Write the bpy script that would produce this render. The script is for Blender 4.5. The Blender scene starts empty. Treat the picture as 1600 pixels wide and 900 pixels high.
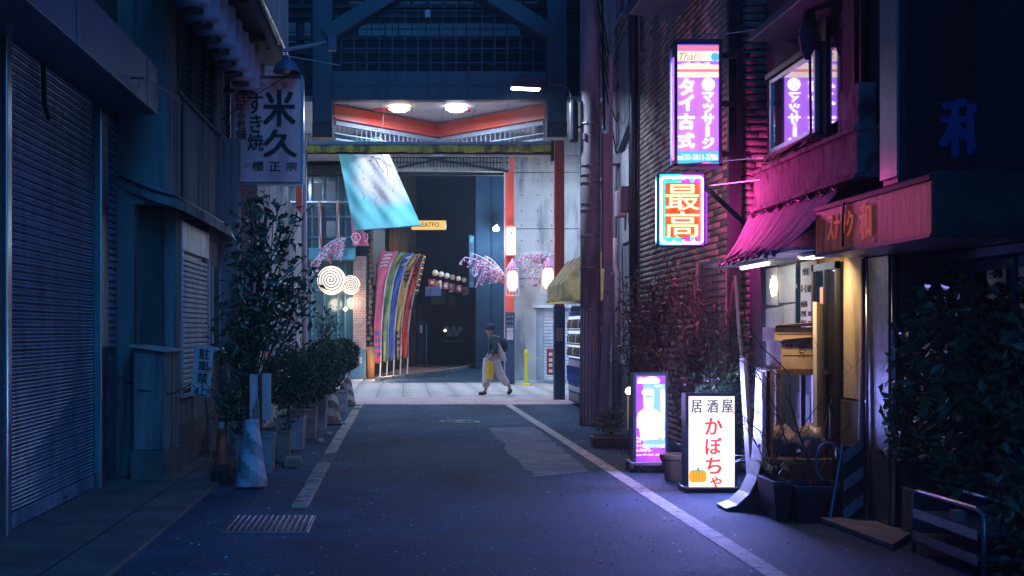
import bpy, bmesh, math, random
import numpy as np
from mathutils import Vector, Matrix

random.seed(11)
rng = np.random.default_rng(11)
sc = bpy.context.scene
COL = sc.collection
R = math.radians

# ---------------------------------------------------------------- camera
cam = bpy.data.cameras.new('camera')
cam_o = bpy.data.objects.new('camera', cam)
COL.objects.link(cam_o)
sc.camera = cam_o
cam.sensor_width = 36.0
cam.lens = 45.0
cam.shift_x = 0.10625          # rising / sideways shift: verticals stay vertical
cam.shift_y = 0.040625
cam.clip_end = 1500
cam_o.location = (0, 0, 1.5)
cam_o.rotation_euler = (R(90), 0, 0)

# ---------------------------------------------------------------- night sky, moonlight, exposure
SUN_DIR = Vector((-0.36, 0.80, -0.62)).normalized()      # where the light travels
SUN_EL, SUN_AZ = math.degrees(math.asin(-SUN_DIR.z)), math.degrees(math.atan2(-SUN_DIR.x, -SUN_DIR.y))
w = bpy.data.worlds.new('World')
sc.world = w
w.use_nodes = True
nt = w.node_tree
sky = nt.nodes.new('ShaderNodeTexSky')
sky.sky_type = 'NISHITA'
sky.sun_disc = False
sky.sun_elevation = R(SUN_EL)
sky.sun_rotation = R(SUN_AZ)
tint = nt.nodes.new('ShaderNodeMix')
tint.data_type = 'RGBA'
tint.blend_type = 'MULTIPLY'
tint.inputs[0].default_value = 1.0
tint.inputs[7].default_value = (0.05, 0.355, 1.0, 1)
nt.links.new(sky.outputs[0], tint.inputs[6])
nt.links.new(tint.outputs[2], nt.nodes['Background'].inputs[0])
nt.nodes['Background'].inputs[1].default_value = 0.068

sun = bpy.data.lights.new('moonlight', 'SUN')
sun.energy = 0.32
sun.angle = R(24)
sun.color = (0.03, 0.34, 1.0)
sun_o = bpy.data.objects.new('moonlight', sun)
COL.objects.link(sun_o)
sun_o.rotation_euler = SUN_DIR.to_track_quat('-Z', 'Y').to_euler()
sun_o.location = (5, -12, 14)

vs = sc.view_settings
vs.view_transform = 'Standard'
vs.look = 'None'
EXPO = 0.85                    # exposed for the dark street
vs.exposure = EXPO
GAIN = 2 ** EXPO
vs.gamma = 1.0
vs.use_curve_mapping = False
sc.cycles.use_denoising = True
sc.cycles.use_adaptive_sampling = True
sc.cycles.adaptive_threshold = 0.02
sc.cycles.max_bounces = 5
sc.cycles.diffuse_bounces = 2
sc.cycles.glossy_bounces = 2
sc.cycles.transmission_bounces = 4
sc.cycles.transparent_max_bounces = 8
sc.cycles.sample_clamp_indirect = 3.0
sc.cycles.caustics_reflective = False
sc.cycles.caustics_refractive = False

# ---------------------------------------------------------------- photograph geometry: a pixel at a known distance
F, CX, CY, H = 2000.0, 630.0, 515.0, 1.5
def gx(x, Y): return (x - CX) * Y / F
def gz(y, Y): return H - (y - CY) * Y / F
def at(x, y, Y): return (gx(x, Y), Y, gz(y, Y))

# ---------------------------------------------------------------- materials
MATS = {}
def mat(name, col, col2=None, scale=3.0, rough=0.7, metal=0.0, bump=0.0, bscale=60.0, stretch=(1, 1, 1), spec=0.4,
        contrast=(0.35, 0.65), detail=6.0, rvar=0.0, dirt=None, trans=0.0):
    m = bpy.data.materials.new(name)
    m.use_nodes = True
    n, l = m.node_tree.nodes, m.node_tree.links
    b = n['Principled BSDF']
    b.inputs['Roughness'].default_value = rough
    b.inputs['Metallic'].default_value = metal
    b.inputs['Specular IOR Level'].default_value = spec
    if trans: b.inputs['Transmission Weight'].default_value = trans
    geo = n.new('ShaderNodeNewGeometry')
    mp = n.new('ShaderNodeMapping')
    mp.inputs['Scale'].default_value = stretch
    l.new(geo.outputs['Position'], mp.inputs['Vector'])
    if col2 is not None:
        tx = n.new('ShaderNodeTexNoise')
        tx.inputs['Scale'].default_value = scale
        tx.inputs['Detail'].default_value = detail
        tx.inputs['Roughness'].default_value = 0.6
        l.new(mp.outputs[0], tx.inputs['Vector'])
        r = n.new('ShaderNodeValToRGB')
        r.color_ramp.elements[0].position, r.color_ramp.elements[1].position = contrast
        r.color_ramp.elements[0].color = (*col, 1)
        r.color_ramp.elements[1].color = (*col2, 1)
        l.new(tx.outputs['Fac'], r.inputs[0])
        out = r.outputs[0]
        if dirt:
            t2 = n.new('ShaderNodeTexNoise')
            t2.inputs['Scale'].default_value = dirt[1]
            t2.inputs['Detail'].default_value = 8.0
            m2 = n.new('ShaderNodeMapping')
            m2.inputs['Scale'].default_value = dirt[2]
            l.new(geo.outputs['Position'], m2.inputs['Vector'])
            l.new(m2.outputs[0], t2.inputs['Vector'])
            r2 = n.new('ShaderNodeValToRGB')
            r2.color_ramp.elements[0].position, r2.color_ramp.elements[1].position = 0.48, 0.66
            l.new(t2.outputs['Fac'], r2.inputs[0])
            mx = n.new('ShaderNodeMix')
            mx.data_type = 'RGBA'
            l.new(r2.outputs[0], mx.inputs[0])
            l.new(out, mx.inputs[6])
            mx.inputs[7].default_value = (*dirt[0], 1)
            out = mx.outputs[2]
        l.new(out, b.inputs['Base Color'])
        if rvar:
            mr = n.new('ShaderNodeMapRange')
            mr.inputs['To Min'].default_value = max(0.03, rough - rvar)
            mr.inputs['To Max'].default_value = min(1.0, rough + rvar)
            l.new(tx.outputs['Fac'], mr.inputs['Value'])
            l.new(mr.outputs[0], b.inputs['Roughness'])
    else:
        b.inputs['Base Color'].default_value = (*col, 1)
    if bump:
        tb = n.new('ShaderNodeTexNoise')
        tb.inputs['Scale'].default_value = bscale
        tb.inputs['Detail'].default_value = 5.0
        l.new(mp.outputs[0], tb.inputs['Vector'])
        bn = n.new('ShaderNodeBump')
        bn.inputs['Strength'].default_value = bump
        bn.inputs['Distance'].default_value = 0.02
        l.new(tb.outputs['Fac'], bn.inputs['Height'])
        l.new(bn.outputs[0], b.inputs['Normal'])
    MATS[name] = m
    return m

def emit(name, col, s, base=None, rough=0.4, col2=None, scale=2.5):
    m = bpy.data.materials.new(name)
    m.use_nodes = True
    b = m.node_tree.nodes['Principled BSDF']
    b.inputs['Base Color'].default_value = (*(base or col), 1)
    b.inputs['Roughness'].default_value = rough
    b.inputs['Emission Color'].default_value = (*col, 1)
    b.inputs['Emission Strength'].default_value = s / GAIN
    if col2:                                     # uneven film and tubes behind a light box
        n, l = m.node_tree.nodes, m.node_tree.links
        g = n.new('ShaderNodeNewGeometry'); t = n.new('ShaderNodeTexNoise'); r = n.new('ShaderNodeValToRGB')
        t.inputs['Scale'].default_value = scale; t.inputs['Detail'].default_value = 4
        r.color_ramp.elements[0].position, r.color_ramp.elements[1].position = .36, .64
        r.color_ramp.elements[0].color = (*col, 1); r.color_ramp.elements[1].color = (*col2, 1)
        l.new(g.outputs['Position'], t.inputs['Vector']); l.new(t.outputs['Fac'], r.inputs[0]); l.new(r.outputs[0], b.inputs['Emission Color'])
    MATS[name] = m
    return m

mat('asphalt', (0.020, 0.053, 0.094), (0.055, 0.122, 0.194), scale=1.3, rough=0.70, bump=0.6, bscale=150, rvar=0.14, detail=10,
    dirt=((0.015, 0.032, 0.054), 0.5, (1, 0.45, 1)), spec=0.2)
mat('asphalt_worn', (0.045, 0.095, 0.15), (0.26, 0.27, 0.31), scale=7, rough=0.7, bump=0.4, bscale=150, contrast=(0.36, 0.74), stretch=(0.35, 1, 1), detail=9)
mat('asphalt_patch', (0.016, 0.038, 0.066), (0.040, 0.082, 0.13), scale=5, rough=0.75, bump=0.5, bscale=160)
mat('line_paint', (0.36, 0.35, 0.33), (0.62, 0.60, 0.55), scale=7, rough=0.7, bump=0.25, bscale=140, dirt=((0.16, 0.155, 0.15), 14, (1, 1, 1)))
mat('kerb_stone', (0.34, 0.30, 0.27), (0.50, 0.46, 0.40), scale=5, rough=0.8, bump=0.4, bscale=90, dirt=((0.16, 0.15, 0.14), 6, (1, 1, 1)))
mat('concrete_dark', (0.07, 0.068, 0.066), (0.14, 0.135, 0.13), scale=2.2, rough=0.85, bump=0.4, bscale=70)
mat('concrete', (0.40, 0.38, 0.35), (0.52, 0.49, 0.45), scale=1.6, rough=0.75, bump=0.2, bscale=30, dirt=((0.22, 0.22, 0.23), 2.2, (1.5, 1.5, 0.3)))
mat('plaster_grey', (0.14, 0.15, 0.16), (0.22, 0.23, 0.24), scale=1.2, rough=0.85, bump=0.35, bscale=90, stretch=(1, 1, 0.35), dirt=((0.045, 0.045, 0.045), 3.2, (2.2, 2.2, 0.16)))
mat('plaster_pale', (0.30, 0.29, 0.30), (0.42, 0.40, 0.40), scale=1.4, rough=0.85, bump=0.3, bscale=80, stretch=(1, 1, 0.4), dirt=((0.18, 0.17, 0.17), 2.5, (1.6, 1.6, 0.2)))
mat('stucco', (0.22, 0.22, 0.24), (0.34, 0.33, 0.35), scale=9, rough=0.9, bump=0.9, bscale=28, dirt=((0.15, 0.15, 0.16), 2.0, (1.5, 1.5, 0.25)))
mat('stucco_dark', (0.05, 0.055, 0.06), (0.09, 0.095, 0.1), scale=3, rough=0.85, bump=0.4, bscale=50, stretch=(1, 1, 0.3))
mat('brick_tile', (0.30, 0.22, 0.18), (0.46, 0.36, 0.30), scale=7, rough=0.65, bump=0.35, bscale=60, dirt=((0.17, 0.13, 0.12), 1.4, (1, 1, 0.5)))
mat('mortar', (0.09, 0.085, 0.08), (0.14, 0.13, 0.12), scale=8, rough=0.95, bump=0.3)
mat('brick_far', (0.34, 0.20, 0.17), (0.48, 0.31, 0.26), scale=6, rough=0.8, bump=0.4, bscale=40)
mat('shutter_steel', (0.13, 0.22, 0.33), (0.22, 0.34, 0.47), scale=2.5, rough=0.40, metal=0.45, bump=0.06, bscale=18, stretch=(1, 1, 0.5), rvar=0.12, dirt=((0.10, 0.16, 0.22), 3.0, (1, 2.5, 0.4)))
mat('galvanised', (0.26, 0.27, 0.28), (0.40, 0.41, 0.43), scale=5, rough=0.25, metal=0.9, rvar=0.1, stretch=(1, 1, 0.2))
mat('blue_metal', (0.05, 0.10, 0.17), (0.09, 0.15, 0.23), scale=2, rough=0.5, metal=0.2, bump=0.08, bscale=25, stretch=(2, 2, 0.4), dirt=((0.10, 0.11, 0.12), 5, (1.5, 1.5, 0.2)))
mat('dark_metal', (0.03, 0.033, 0.036), (0.06, 0.063, 0.068), scale=6, rough=0.45, metal=0.5, bump=0.06)
mat('black_plastic', (0.015, 0.015, 0.017), (0.03, 0.03, 0.033), scale=8, rough=0.4)
mat('gate_teal', (0.030, 0.062, 0.075), (0.050, 0.085, 0.10), scale=2.5, rough=0.5, metal=0.1, bump=0.08, bscale=30, stretch=(1, 1, 0.4))
mat('gate_panel', (0.04, 0.06, 0.075), (0.075, 0.10, 0.12), scale=1.7, rough=0.4, metal=0.2, stretch=(3, 1, 0.3))
mat('gate_red', (0.76, 0.085, 0.045), (0.84, 0.12, 0.065), scale=2, rough=0.42, bump=0.03)
mat('navy_paint', (0.025, 0.05, 0.09), (0.04, 0.07, 0.115), scale=4, rough=0.5)
mat('white_paint', (0.62, 0.62, 0.63), (0.74, 0.74, 0.74), scale=3, rough=0.5, bump=0.05, dirt=((0.45, 0.45, 0.46), 4, (1, 1, 0.4)))
mat('ceiling_white', (0.60, 0.58, 0.60), (0.68, 0.66, 0.68), scale=2, rough=0.6)
mat('grey_paint', (0.30, 0.32, 0.35), (0.38, 0.40, 0.43), scale=4, rough=0.5, bump=0.05)
mat('dark_roof', (0.02, 0.024, 0.027), (0.04, 0.046, 0.05), scale=1.5, rough=0.7)
mat('pale_pane', (0.30, 0.29, 0.28), (0.40, 0.38, 0.36), scale=1.0, rough=0.6)
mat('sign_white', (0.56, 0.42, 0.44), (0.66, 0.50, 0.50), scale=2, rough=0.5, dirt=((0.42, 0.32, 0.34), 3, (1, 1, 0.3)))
mat('sign_black', (0.012, 0.012, 0.016), rough=0.6)
mat('faded_green', (0.16, 0.22, 0.22), rough=0.7)
mat('yellow_cloth', (0.70, 0.56, 0.05), (0.84, 0.68, 0.10), scale=6, rough=0.75, bump=0.25, bscale=14, stretch=(0.4, 1, 1), dirt=((0.22, 0.19, 0.08), 3, (2, 1, 1)))
mat('awning_yellow', (0.80, 0.50, 0.12), (0.88, 0.66, 0.30), scale=5, rough=0.7, bump=0.1, dirt=((0.4, 0.3, 0.14), 4, (1, 1, 1)))
mat('banner_cyan', (0.12, 0.50, 0.48), (0.22, 0.62, 0.56), scale=2.0, rough=0.75)
mat('awning_cloth', (0.20, 0.07, 0.15), (0.62, 0.30, 0.46), scale=4.0, rough=0.7, bump=0.3, bscale=10, stretch=(0.6, 7, 0.6), dirt=((0.10, 0.04, 0.09), 3.0, (0.5, 5, 0.5)))
mat('parapet_render', (0.30, 0.20, 0.21), (0.52, 0.38, 0.38), scale=3, rough=0.85, bump=0.7, bscale=40, dirt=((0.10, 0.06, 0.07), 7, (1, 1.4, 0.8)))
mat('wood_dark', (0.07, 0.045, 0.03), (0.13, 0.085, 0.055), scale=5, rough=0.75, bump=0.3, bscale=30, stretch=(4, 4, 0.4))
mat('wood_warm', (0.24, 0.10, 0.04), (0.36, 0.17, 0.07), scale=4, rough=0.6, bump=0.2, stretch=(4, 4, 0.5))
mat('bark', (0.06, 0.045, 0.035), (0.11, 0.085, 0.065), scale=14, rough=0.9, bump=0.8, bscale=40, stretch=(1, 1, 0.4))
mat('leaf_dark', (0.045, 0.082, 0.042), (0.105, 0.15, 0.08), scale=9, rough=0.36, spec=0.5)
mat('leaf_mid', (0.035, 0.075, 0.035), (0.075, 0.13, 0.06), scale=9, rough=0.4, spec=0.5)
mat('leaf_box', (0.04, 0.09, 0.055), (0.08, 0.16, 0.09), scale=12, rough=0.42, spec=0.45)
mat('leaf_yellow', (0.24, 0.23, 0.05), (0.32, 0.28, 0.07), scale=9, rough=0.5)
mat('twig', (0.05, 0.035, 0.035), (0.09, 0.06, 0.055), scale=20, rough=0.85)
mat('soil', (0.03, 0.022, 0.016), (0.06, 0.045, 0.035), scale=20, rough=1.0, bump=0.8, bscale=50)
mat('planter_grey', (0.24, 0.25, 0.27), (0.36, 0.37, 0.39), scale=6, rough=0.75, bump=0.15, dirt=((0.13, 0.13, 0.14), 5, (1, 1, 0.4)))
mat('planter_wood', (0.20, 0.15, 0.12), (0.33, 0.26, 0.21), scale=6, rough=0.8, bump=0.25, stretch=(1, 1, 3))
mat('terracotta', (0.30, 0.11, 0.09), (0.40, 0.17, 0.13), scale=8, rough=0.75)
mat('cone_red', (0.55, 0.06, 0.03), (0.65, 0.10, 0.05), scale=6, rough=0.5, dirt=((0.3, 0.06, 0.04), 7, (1, 1, 0.5)))
mat('cone_dark', (0.10, 0.075, 0.065), (0.16, 0.12, 0.10), scale=9, rough=0.7)
mat('cone_pale', (0.42, 0.36, 0.33), (0.55, 0.48, 0.44), scale=9, rough=0.7, dirt=((0.28, 0.22, 0.2), 8, (1, 1, 0.5)))
mat('vinyl', (0.34, 0.36, 0.42), (0.50, 0.52, 0.58), scale=12, rough=0.28, bump=0.6, bscale=16, spec=0.6)
mat('cardboard', (0.40, 0.27, 0.17), (0.52, 0.37, 0.25), scale=7, rough=0.85, bump=0.1)
mat('paper', (0.62, 0.54, 0.42), (0.72, 0.64, 0.52), scale=5, rough=0.85)
mat('ink_red', (0.35, 0.04, 0.03), rough=0.7)
mat('stone_panel', (0.36, 0.34, 0.28), (0.50, 0.47, 0.39), scale=3, rough=0.8, bump=0.3, bscale=20)
mat('wall_ochre', (0.42, 0.34, 0.23), (0.54, 0.45, 0.32), scale=2.5, rough=0.85, bump=0.2, dirt=((0.24, 0.17, 0.09), 4, (1, 1, 0.4)))
mat('window_glass', (0.010, 0.014, 0.02), rough=0.04, spec=0.9)
mat('mirror_glass', (0.55, 0.58, 0.62), rough=0.03, metal=1.0)
mat('shop_glass', (0.03, 0.09, 0.12), (0.05, 0.13, 0.17), scale=1.2, rough=0.12, spec=0.8)
mat('frame_blue', (0.05, 0.13, 0.19), (0.08, 0.18, 0.25), scale=3, rough=0.45)
mat('pole_concrete', (0.20, 0.175, 0.165), (0.30, 0.265, 0.25), scale=4, rough=0.85, bump=0.25, bscale=60, stretch=(1, 1, 0.3), dirt=((0.12, 0.10, 0.10), 4, (1.5, 1.5, 0.25)))
mat('pipe_pink', (0.36, 0.22, 0.23), (0.46, 0.30, 0.31), scale=4, rough=0.55, stretch=(1, 1, 0.3))
mat('pipe_grey', (0.22, 0.21, 0.23), (0.30, 0.29, 0.31), scale=4, rough=0.6, stretch=(1, 1, 0.3))
mat('cable', (0.012, 0.012, 0.014), rough=0.6)
mat('asphalt_pale', (0.022, 0.052, 0.090), (0.052, 0.106, 0.162), scale=6, rough=0.7, bump=0.5, bscale=160, dirt=((0.07, 0.075, 0.085), 1.2, (1, 1, 1)))
mat('tar', (0.016, 0.017, 0.02), (0.03, 0.031, 0.035), scale=9, rough=0.9, spec=0.1)
mat('paving_pink', (0.56, 0.36, 0.33), (0.68, 0.47, 0.43), scale=2.5, rough=0.7, bump=0.15, bscale=80)
mat('paving_grey', (0.54, 0.44, 0.37), (0.66, 0.55, 0.47), scale=1.5, rough=0.7, bump=0.1, bscale=80)
mat('paving_red', (0.34, 0.17, 0.14), (0.42, 0.24, 0.19), scale=3, rough=0.75)
mat('iron', (0.16, 0.16, 0.165), (0.26, 0.255, 0.255), scale=12, rough=0.42, metal=0.7, bump=0.25, bscale=60)
mat('skin', (0.50, 0.30, 0.22), rough=0.55)
mat('cloth_jacket', (0.03, 0.055, 0.055), (0.055, 0.085, 0.085), scale=14, rough=0.8, bump=0.4, bscale=24)
mat('cloth_trousers', (0.60, 0.47, 0.44), (0.70, 0.56, 0.52), scale=10, rough=0.85, bump=0.4, bscale=20)
mat('cloth_navy', (0.02, 0.03, 0.06), (0.035, 0.045, 0.08), scale=16, rough=0.85, bump=0.3, bscale=60)
mat('cloth_cream', (0.62, 0.50, 0.42), rough=0.8)
mat('bag_yellow', (0.75, 0.42, 0.02), (0.82, 0.50, 0.04), scale=9, rough=0.6, bump=0.3, bscale=16)
mat('bag_white', (0.66, 0.60, 0.58), (0.74, 0.68, 0.66), scale=9, rough=0.6, bump=0.3, bscale=16)
mat('yellow_plastic', (0.75, 0.58, 0.02), (0.82, 0.66, 0.05), scale=6, rough=0.45)
mat('blossom_pink', (0.80, 0.16, 0.42), (0.85, 0.30, 0.52), scale=30, rough=0.6)
mat('blossom_white', (0.80, 0.72, 0.80), rough=0.6)
mat('lantern_paper', (0.40, 0.40, 0.55), (0.50, 0.50, 0.66), scale=4, rough=0.75)
mat('rag', (0.10, 0.07, 0.11), (0.18, 0.13, 0.18), scale=5, rough=0.8, bump=0.5, bscale=12)
mat('plastic_film', (0.24, 0.19, 0.19), (0.40, 0.31, 0.29), scale=6, rough=0.25, bump=0.8, bscale=12)
mat('floor_mat', (0.16, 0.14, 0.16), (0.22, 0.2, 0.22), scale=6, rough=0.75, bump=0.2, bscale=80)
mat('teal_paint', (0.06, 0.26, 0.33), (0.09, 0.33, 0.40), scale=3, rough=0.55)
mat('flag_pink', (0.62, 0.09, 0.16), (0.70, 0.14, 0.22), scale=5, rough=0.75)
mat('flag_green', (0.14, 0.24, 0.12), (0.34, 0.38, 0.16), scale=4, rough=0.75, contrast=(0.4, 0.6))
mat('flag_blue', (0.05, 0.11, 0.40), (0.13, 0.20, 0.48), scale=4, rough=0.75)
mat('flag_tan', (0.58, 0.34, 0.10), (0.66, 0.42, 0.15), scale=5, rough=0.75)
mat('flag_red', (0.60, 0.07, 0.05), (0.68, 0.11, 0.07), scale=5, rough=0.75)
mat('flag_white', (0.70, 0.66, 0.66), rough=0.75)
mat('rail_steel', (0.30, 0.33, 0.38), (0.40, 0.43, 0.48), scale=8, rough=0.28, metal=0.85)
mat('board_cream', (0.50, 0.50, 0.46), (0.60, 0.60, 0.56), scale=3, rough=0.4, dirt=((0.38, 0.36, 0.34), 6, (1, 1, 1)))
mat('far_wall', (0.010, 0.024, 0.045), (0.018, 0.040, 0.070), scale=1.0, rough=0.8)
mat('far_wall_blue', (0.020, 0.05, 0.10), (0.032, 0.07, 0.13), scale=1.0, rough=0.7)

# coarse aggregate showing in the asphalt
for nm in ('asphalt', 'asphalt_worn'):
    m_ = MATS[nm]; n_, l_ = m_.node_tree.nodes, m_.node_tree.links
    bs_ = n_['Principled BSDF']; src_ = bs_.inputs['Base Color'].links[0].from_socket
    g_ = n_.new('ShaderNodeNewGeometry'); t_ = n_.new('ShaderNodeTexNoise'); r_ = n_.new('ShaderNodeValToRGB'); x_ = n_.new('ShaderNodeMix')
    t_.inputs['Scale'].default_value = 38; t_.inputs['Detail'].default_value = 3
    r_.color_ramp.elements[0].position, r_.color_ramp.elements[1].position = .38, .64
    r_.color_ramp.elements[0].color = (.55, .55, .55, 1); r_.color_ramp.elements[1].color = (1.5, 1.5, 1.5, 1)
    x_.data_type = 'RGBA'; x_.blend_type = 'MULTIPLY'; x_.inputs[0].default_value = 1
    l_.new(g_.outputs['Position'], t_.inputs['Vector']); l_.new(t_.outputs['Fac'], r_.inputs[0])
    l_.new(src_, x_.inputs[6]); l_.new(r_.outputs[0], x_.inputs[7]); l_.new(x_.outputs[2], bs_.inputs['Base Color'])

# ---------------------------------------------------------------- mesh builder
OFF = {}
class MB:
    def __init__(s):
        s.v, s.f = [], []
    def add(s, verts, faces):
        k = len(s.v)
        s.v.extend([tuple(p) for p in verts])
        s.f.extend([tuple(i + k for i in f) for f in faces])
        return s
    def bx(s, x0, x1, y0, y1, z0, z1):
        if x0 > x1: x0, x1 = x1, x0
        if y0 > y1: y0, y1 = y1, y0
        if z0 > z1: z0, z1 = z1, z0
        return s.add([(x0, y0, z0), (x1, y0, z0), (x1, y1, z0), (x0, y1, z0), (x0, y0, z1), (x1, y0, z1), (x1, y1, z1), (x0, y1, z1)],
                     [(0, 3, 2, 1), (4, 5, 6, 7), (0, 1, 5, 4), (1, 2, 6, 5), (2, 3, 7, 6), (3, 0, 4, 7)])
    def box(s, c, size, rot=(0, 0, 0)):
        m = Matrix.Translation(c) @ (Matrix.Rotation(rot[2], 4, 'Z') @ Matrix.Rotation(rot[1], 4, 'Y') @ Matrix.Rotation(rot[0], 4, 'X'))
        a, b, d = size[0] / 2, size[1] / 2, size[2] / 2
        vs = [m @ Vector(p) for p in [(-a, -b, -d), (a, -b, -d), (a, b, -d), (-a, b, -d), (-a, -b, d), (a, -b, d), (a, b, d), (-a, b, d)]]
        return s.add(vs, [(0, 3, 2, 1), (4, 5, 6, 7), (0, 1, 5, 4), (1, 2, 6, 5), (2, 3, 7, 6), (3, 0, 4, 7)])
    def beam(s, a, b, wd, ht, up=(0, 0, 1)):
        a, b = Vector(a), Vector(b)
        d = (b - a).normalized()
        u = Vector(up)
        sd = d.cross(u).normalized() * wd / 2
        uu = sd.cross(d).normalized() * ht / 2
        vs = [a - sd - uu, a + sd - uu, a + sd + uu, a - sd + uu, b - sd - uu, b + sd - uu, b + sd + uu, b - sd + uu]
        return s.add(vs, [(0, 1, 2, 3), (7, 6, 5, 4), (0, 4, 5, 1), (1, 5, 6, 2), (2, 6, 7, 3), (3, 7, 4, 0)])
    def tube(s, pts, r, n=8, cap=True):
        pts = [Vector(p) for p in pts]
        rr = r if isinstance(r, (list, tuple)) else [r] * len(pts)
        prev = None
        vs, fs = [], []
        for i, p in enumerate(pts):
            d = (pts[min(i + 1, len(pts) - 1)] - pts[max(i - 1, 0)])
            if d.length < 1e-9: d = Vector((0, 0, 1))
            d.normalize()
            if prev is None:
                a = d.cross(Vector((0, 0, 1)))
                if a.length < 1e-3: a = d.cross(Vector((1, 0, 0)))
            else:
                a = prev - d * prev.dot(d)
            a.normalize()
            prev = a
            b = d.cross(a)
            for k in range(n):
                t = 2 * math.pi * k / n
                vs.append(p + (a * math.cos(t) + b * math.sin(t)) * rr[i])
        for i in range(len(pts) - 1):
            for k in range(n):
                k2 = (k + 1) % n
                fs.append((i * n + k, i * n + k2, (i + 1) * n + k2, (i + 1) * n + k))
        if cap:
            fs.append(tuple(range(n - 1, -1, -1)))
            fs.append(tuple((len(pts) - 1) * n + k for k in range(n)))
        return s.add(vs, fs)
    def lathe(s, c, prof, n=16, axis='z', cap=True):
        vs, fs = [], []
        for (r, z) in prof:
            for k in range(n):
                t = 2 * math.pi * k / n
                if axis == 'z': vs.append((c[0] + r * math.cos(t), c[1] + r * math.sin(t), c[2] + z))
                elif axis == 'y': vs.append((c[0] + r * math.cos(t), c[1] + z, c[2] + r * math.sin(t)))
                else: vs.append((c[0] + z, c[1] + r * math.cos(t), c[2] + r * math.sin(t)))
        for i in range(len(prof) - 1):
            for k in range(n):
                k2 = (k + 1) % n
                fs.append((i * n + k, i * n + k2, (i + 1) * n + k2, (i + 1) * n + k))
        if cap:
            fs.append(tuple(range(n - 1, -1, -1)))
            fs.append(tuple((len(prof) - 1) * n + k for k in range(n)))
        return s.add(vs, fs)
    def prism(s, poly, axis, a0, a1):
        """poly: 2D outline; axis 'y' -> (x,z) outline extruded in y, 'x' -> (y,z), 'z' -> (x,y)"""
        def p3(q, a):
            return (q[0], a, q[1]) if axis == 'y' else (a, q[0], q[1]) if axis == 'x' else (q[0], q[1], a)
        n = len(poly)
        vs = [p3(q, a0) for q in poly] + [p3(q, a1) for q in poly]
        fs = [tuple(range(n - 1, -1, -1)), tuple(range(n, 2 * n))] + [(i, (i + 1) % n, (i + 1) % n + n, i + n) for i in range(n)]
        return s.add(vs, fs)
    def sheet(s, rows, thick=0.0):
        """rows of points -> grid surface"""
        k = len(rows[0])
        vs = [p for r in rows for p in r]
        fs = [(i * k + j, i * k + j + 1, (i + 1) * k + j + 1, (i + 1) * k + j) for i in range(len(rows) - 1) for j in range(k - 1)]
        return s.add(vs, fs)
    def build(s, name, material, parent=None, smooth=False, bevel=0.0, kind=None, solid=0.0, label=None, origin=None):
        me = bpy.data.meshes.new(name)
        v = np.array(s.v, dtype=float)
        if parent is not None: off = np.array(OFF[parent.name_full])
        elif origin is not None: off = np.array(origin, dtype=float)
        else: off = np.array([(v[:, 0].min() + v[:, 0].max()) / 2, (v[:, 1].min() + v[:, 1].max()) / 2, v[:, 2].min()])
        me.from_pydata((v - off).tolist(), [], s.f)
        bm = bmesh.new()
        bm.from_mesh(me)
        bmesh.ops.recalc_face_normals(bm, faces=bm.faces)
        bm.to_mesh(me)
        bm.free()
        me.materials.append(MATS[material] if isinstance(material, str) else material)
        if smooth:
            me.polygons.foreach_set('use_smooth', [True] * len(me.polygons))
        o = bpy.data.objects.new(name, me)
        COL.objects.link(o)
        if parent is not None:
            o.parent = parent
        else:
            o.location = off
        OFF[o.name_full] = tuple(off)
        if bevel:
            bv = o.modifiers.new('bevel', 'BEVEL')
            bv.width = bevel
            bv.segments = 2
            bv.limit_method = 'ANGLE'
        if solid:
            so = o.modifiers.new('solid', 'SOLIDIFY')
            so.thickness = solid
        if kind: o['kind'] = kind
        if label: o['label'] = label
        return o

def raw(name, verts, tris, material, parent=None, smooth=False, kind=None, origin=None):
    """large numpy meshes (foliage, bricks)"""
    me = bpy.data.meshes.new(name)
    v = np.asarray(verts, dtype=np.float32)
    off = np.array(OFF[parent.name_full] if parent is not None else (origin if origin is not None else (0, 0, 0)), dtype=np.float32)
    v = v - off
    t = np.asarray(tris, dtype=np.int32)
    n, k = t.shape
    me.vertices.add(len(v)); me.vertices.foreach_set('co', v.ravel())
    me.loops.add(n * k); me.loops.foreach_set('vertex_index', t.ravel())
    me.polygons.add(n)
    me.polygons.foreach_set('loop_start', np.arange(0, n * k, k, dtype=np.int32))
    me.update(calc_edges=True)
    me.validate()
    me.materials.append(MATS[material])
    o = bpy.data.objects.new(name, me)
    COL.objects.link(o)
    if parent is not None: o.parent = parent
    else: o.location = off
    OFF[o.name_full] = tuple(off)
    if kind: o['kind'] = kind
    return o

def tag(o, label, cat, group=None):
    o['label'] = label; o['category'] = cat
    if group: o['group'] = group
    return o
def struct(o):
    o['kind'] = 'structure'
    return o
def thing(name, label, cat, loc, group=None):
    o = bpy.data.objects.new(name, None)
    COL.objects.link(o)
    o.location = loc
    o.empty_display_size = 0.1
    OFF[o.name_full] = tuple(loc)
    return tag(o, label, cat, group)
def rep(proto, deltas, parent=None):
    """copies of one part (shared mesh), each moved by a delta"""
    out = []
    for d in deltas:
        o = proto.copy()
        COL.objects.link(o)
        o.location = Vector(proto.location) + Vector(d)
        OFF[o.name_full] = OFF[proto.name_full]
        out.append(o)
    return out
def dup(root, loc, label=None, rotz=None):
    r = root.copy()
    COL.objects.link(r)
    r.location = loc
    if rotz is not None: r.rotation_euler = (0, 0, rotz)
    if label: r['label'] = label
    for ch in list(root.children):
        c = ch.copy(); COL.objects.link(c); c.parent = r
        for g in ch.children:
            d = g.copy(); COL.objects.link(d); d.parent = c
    return r
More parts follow.
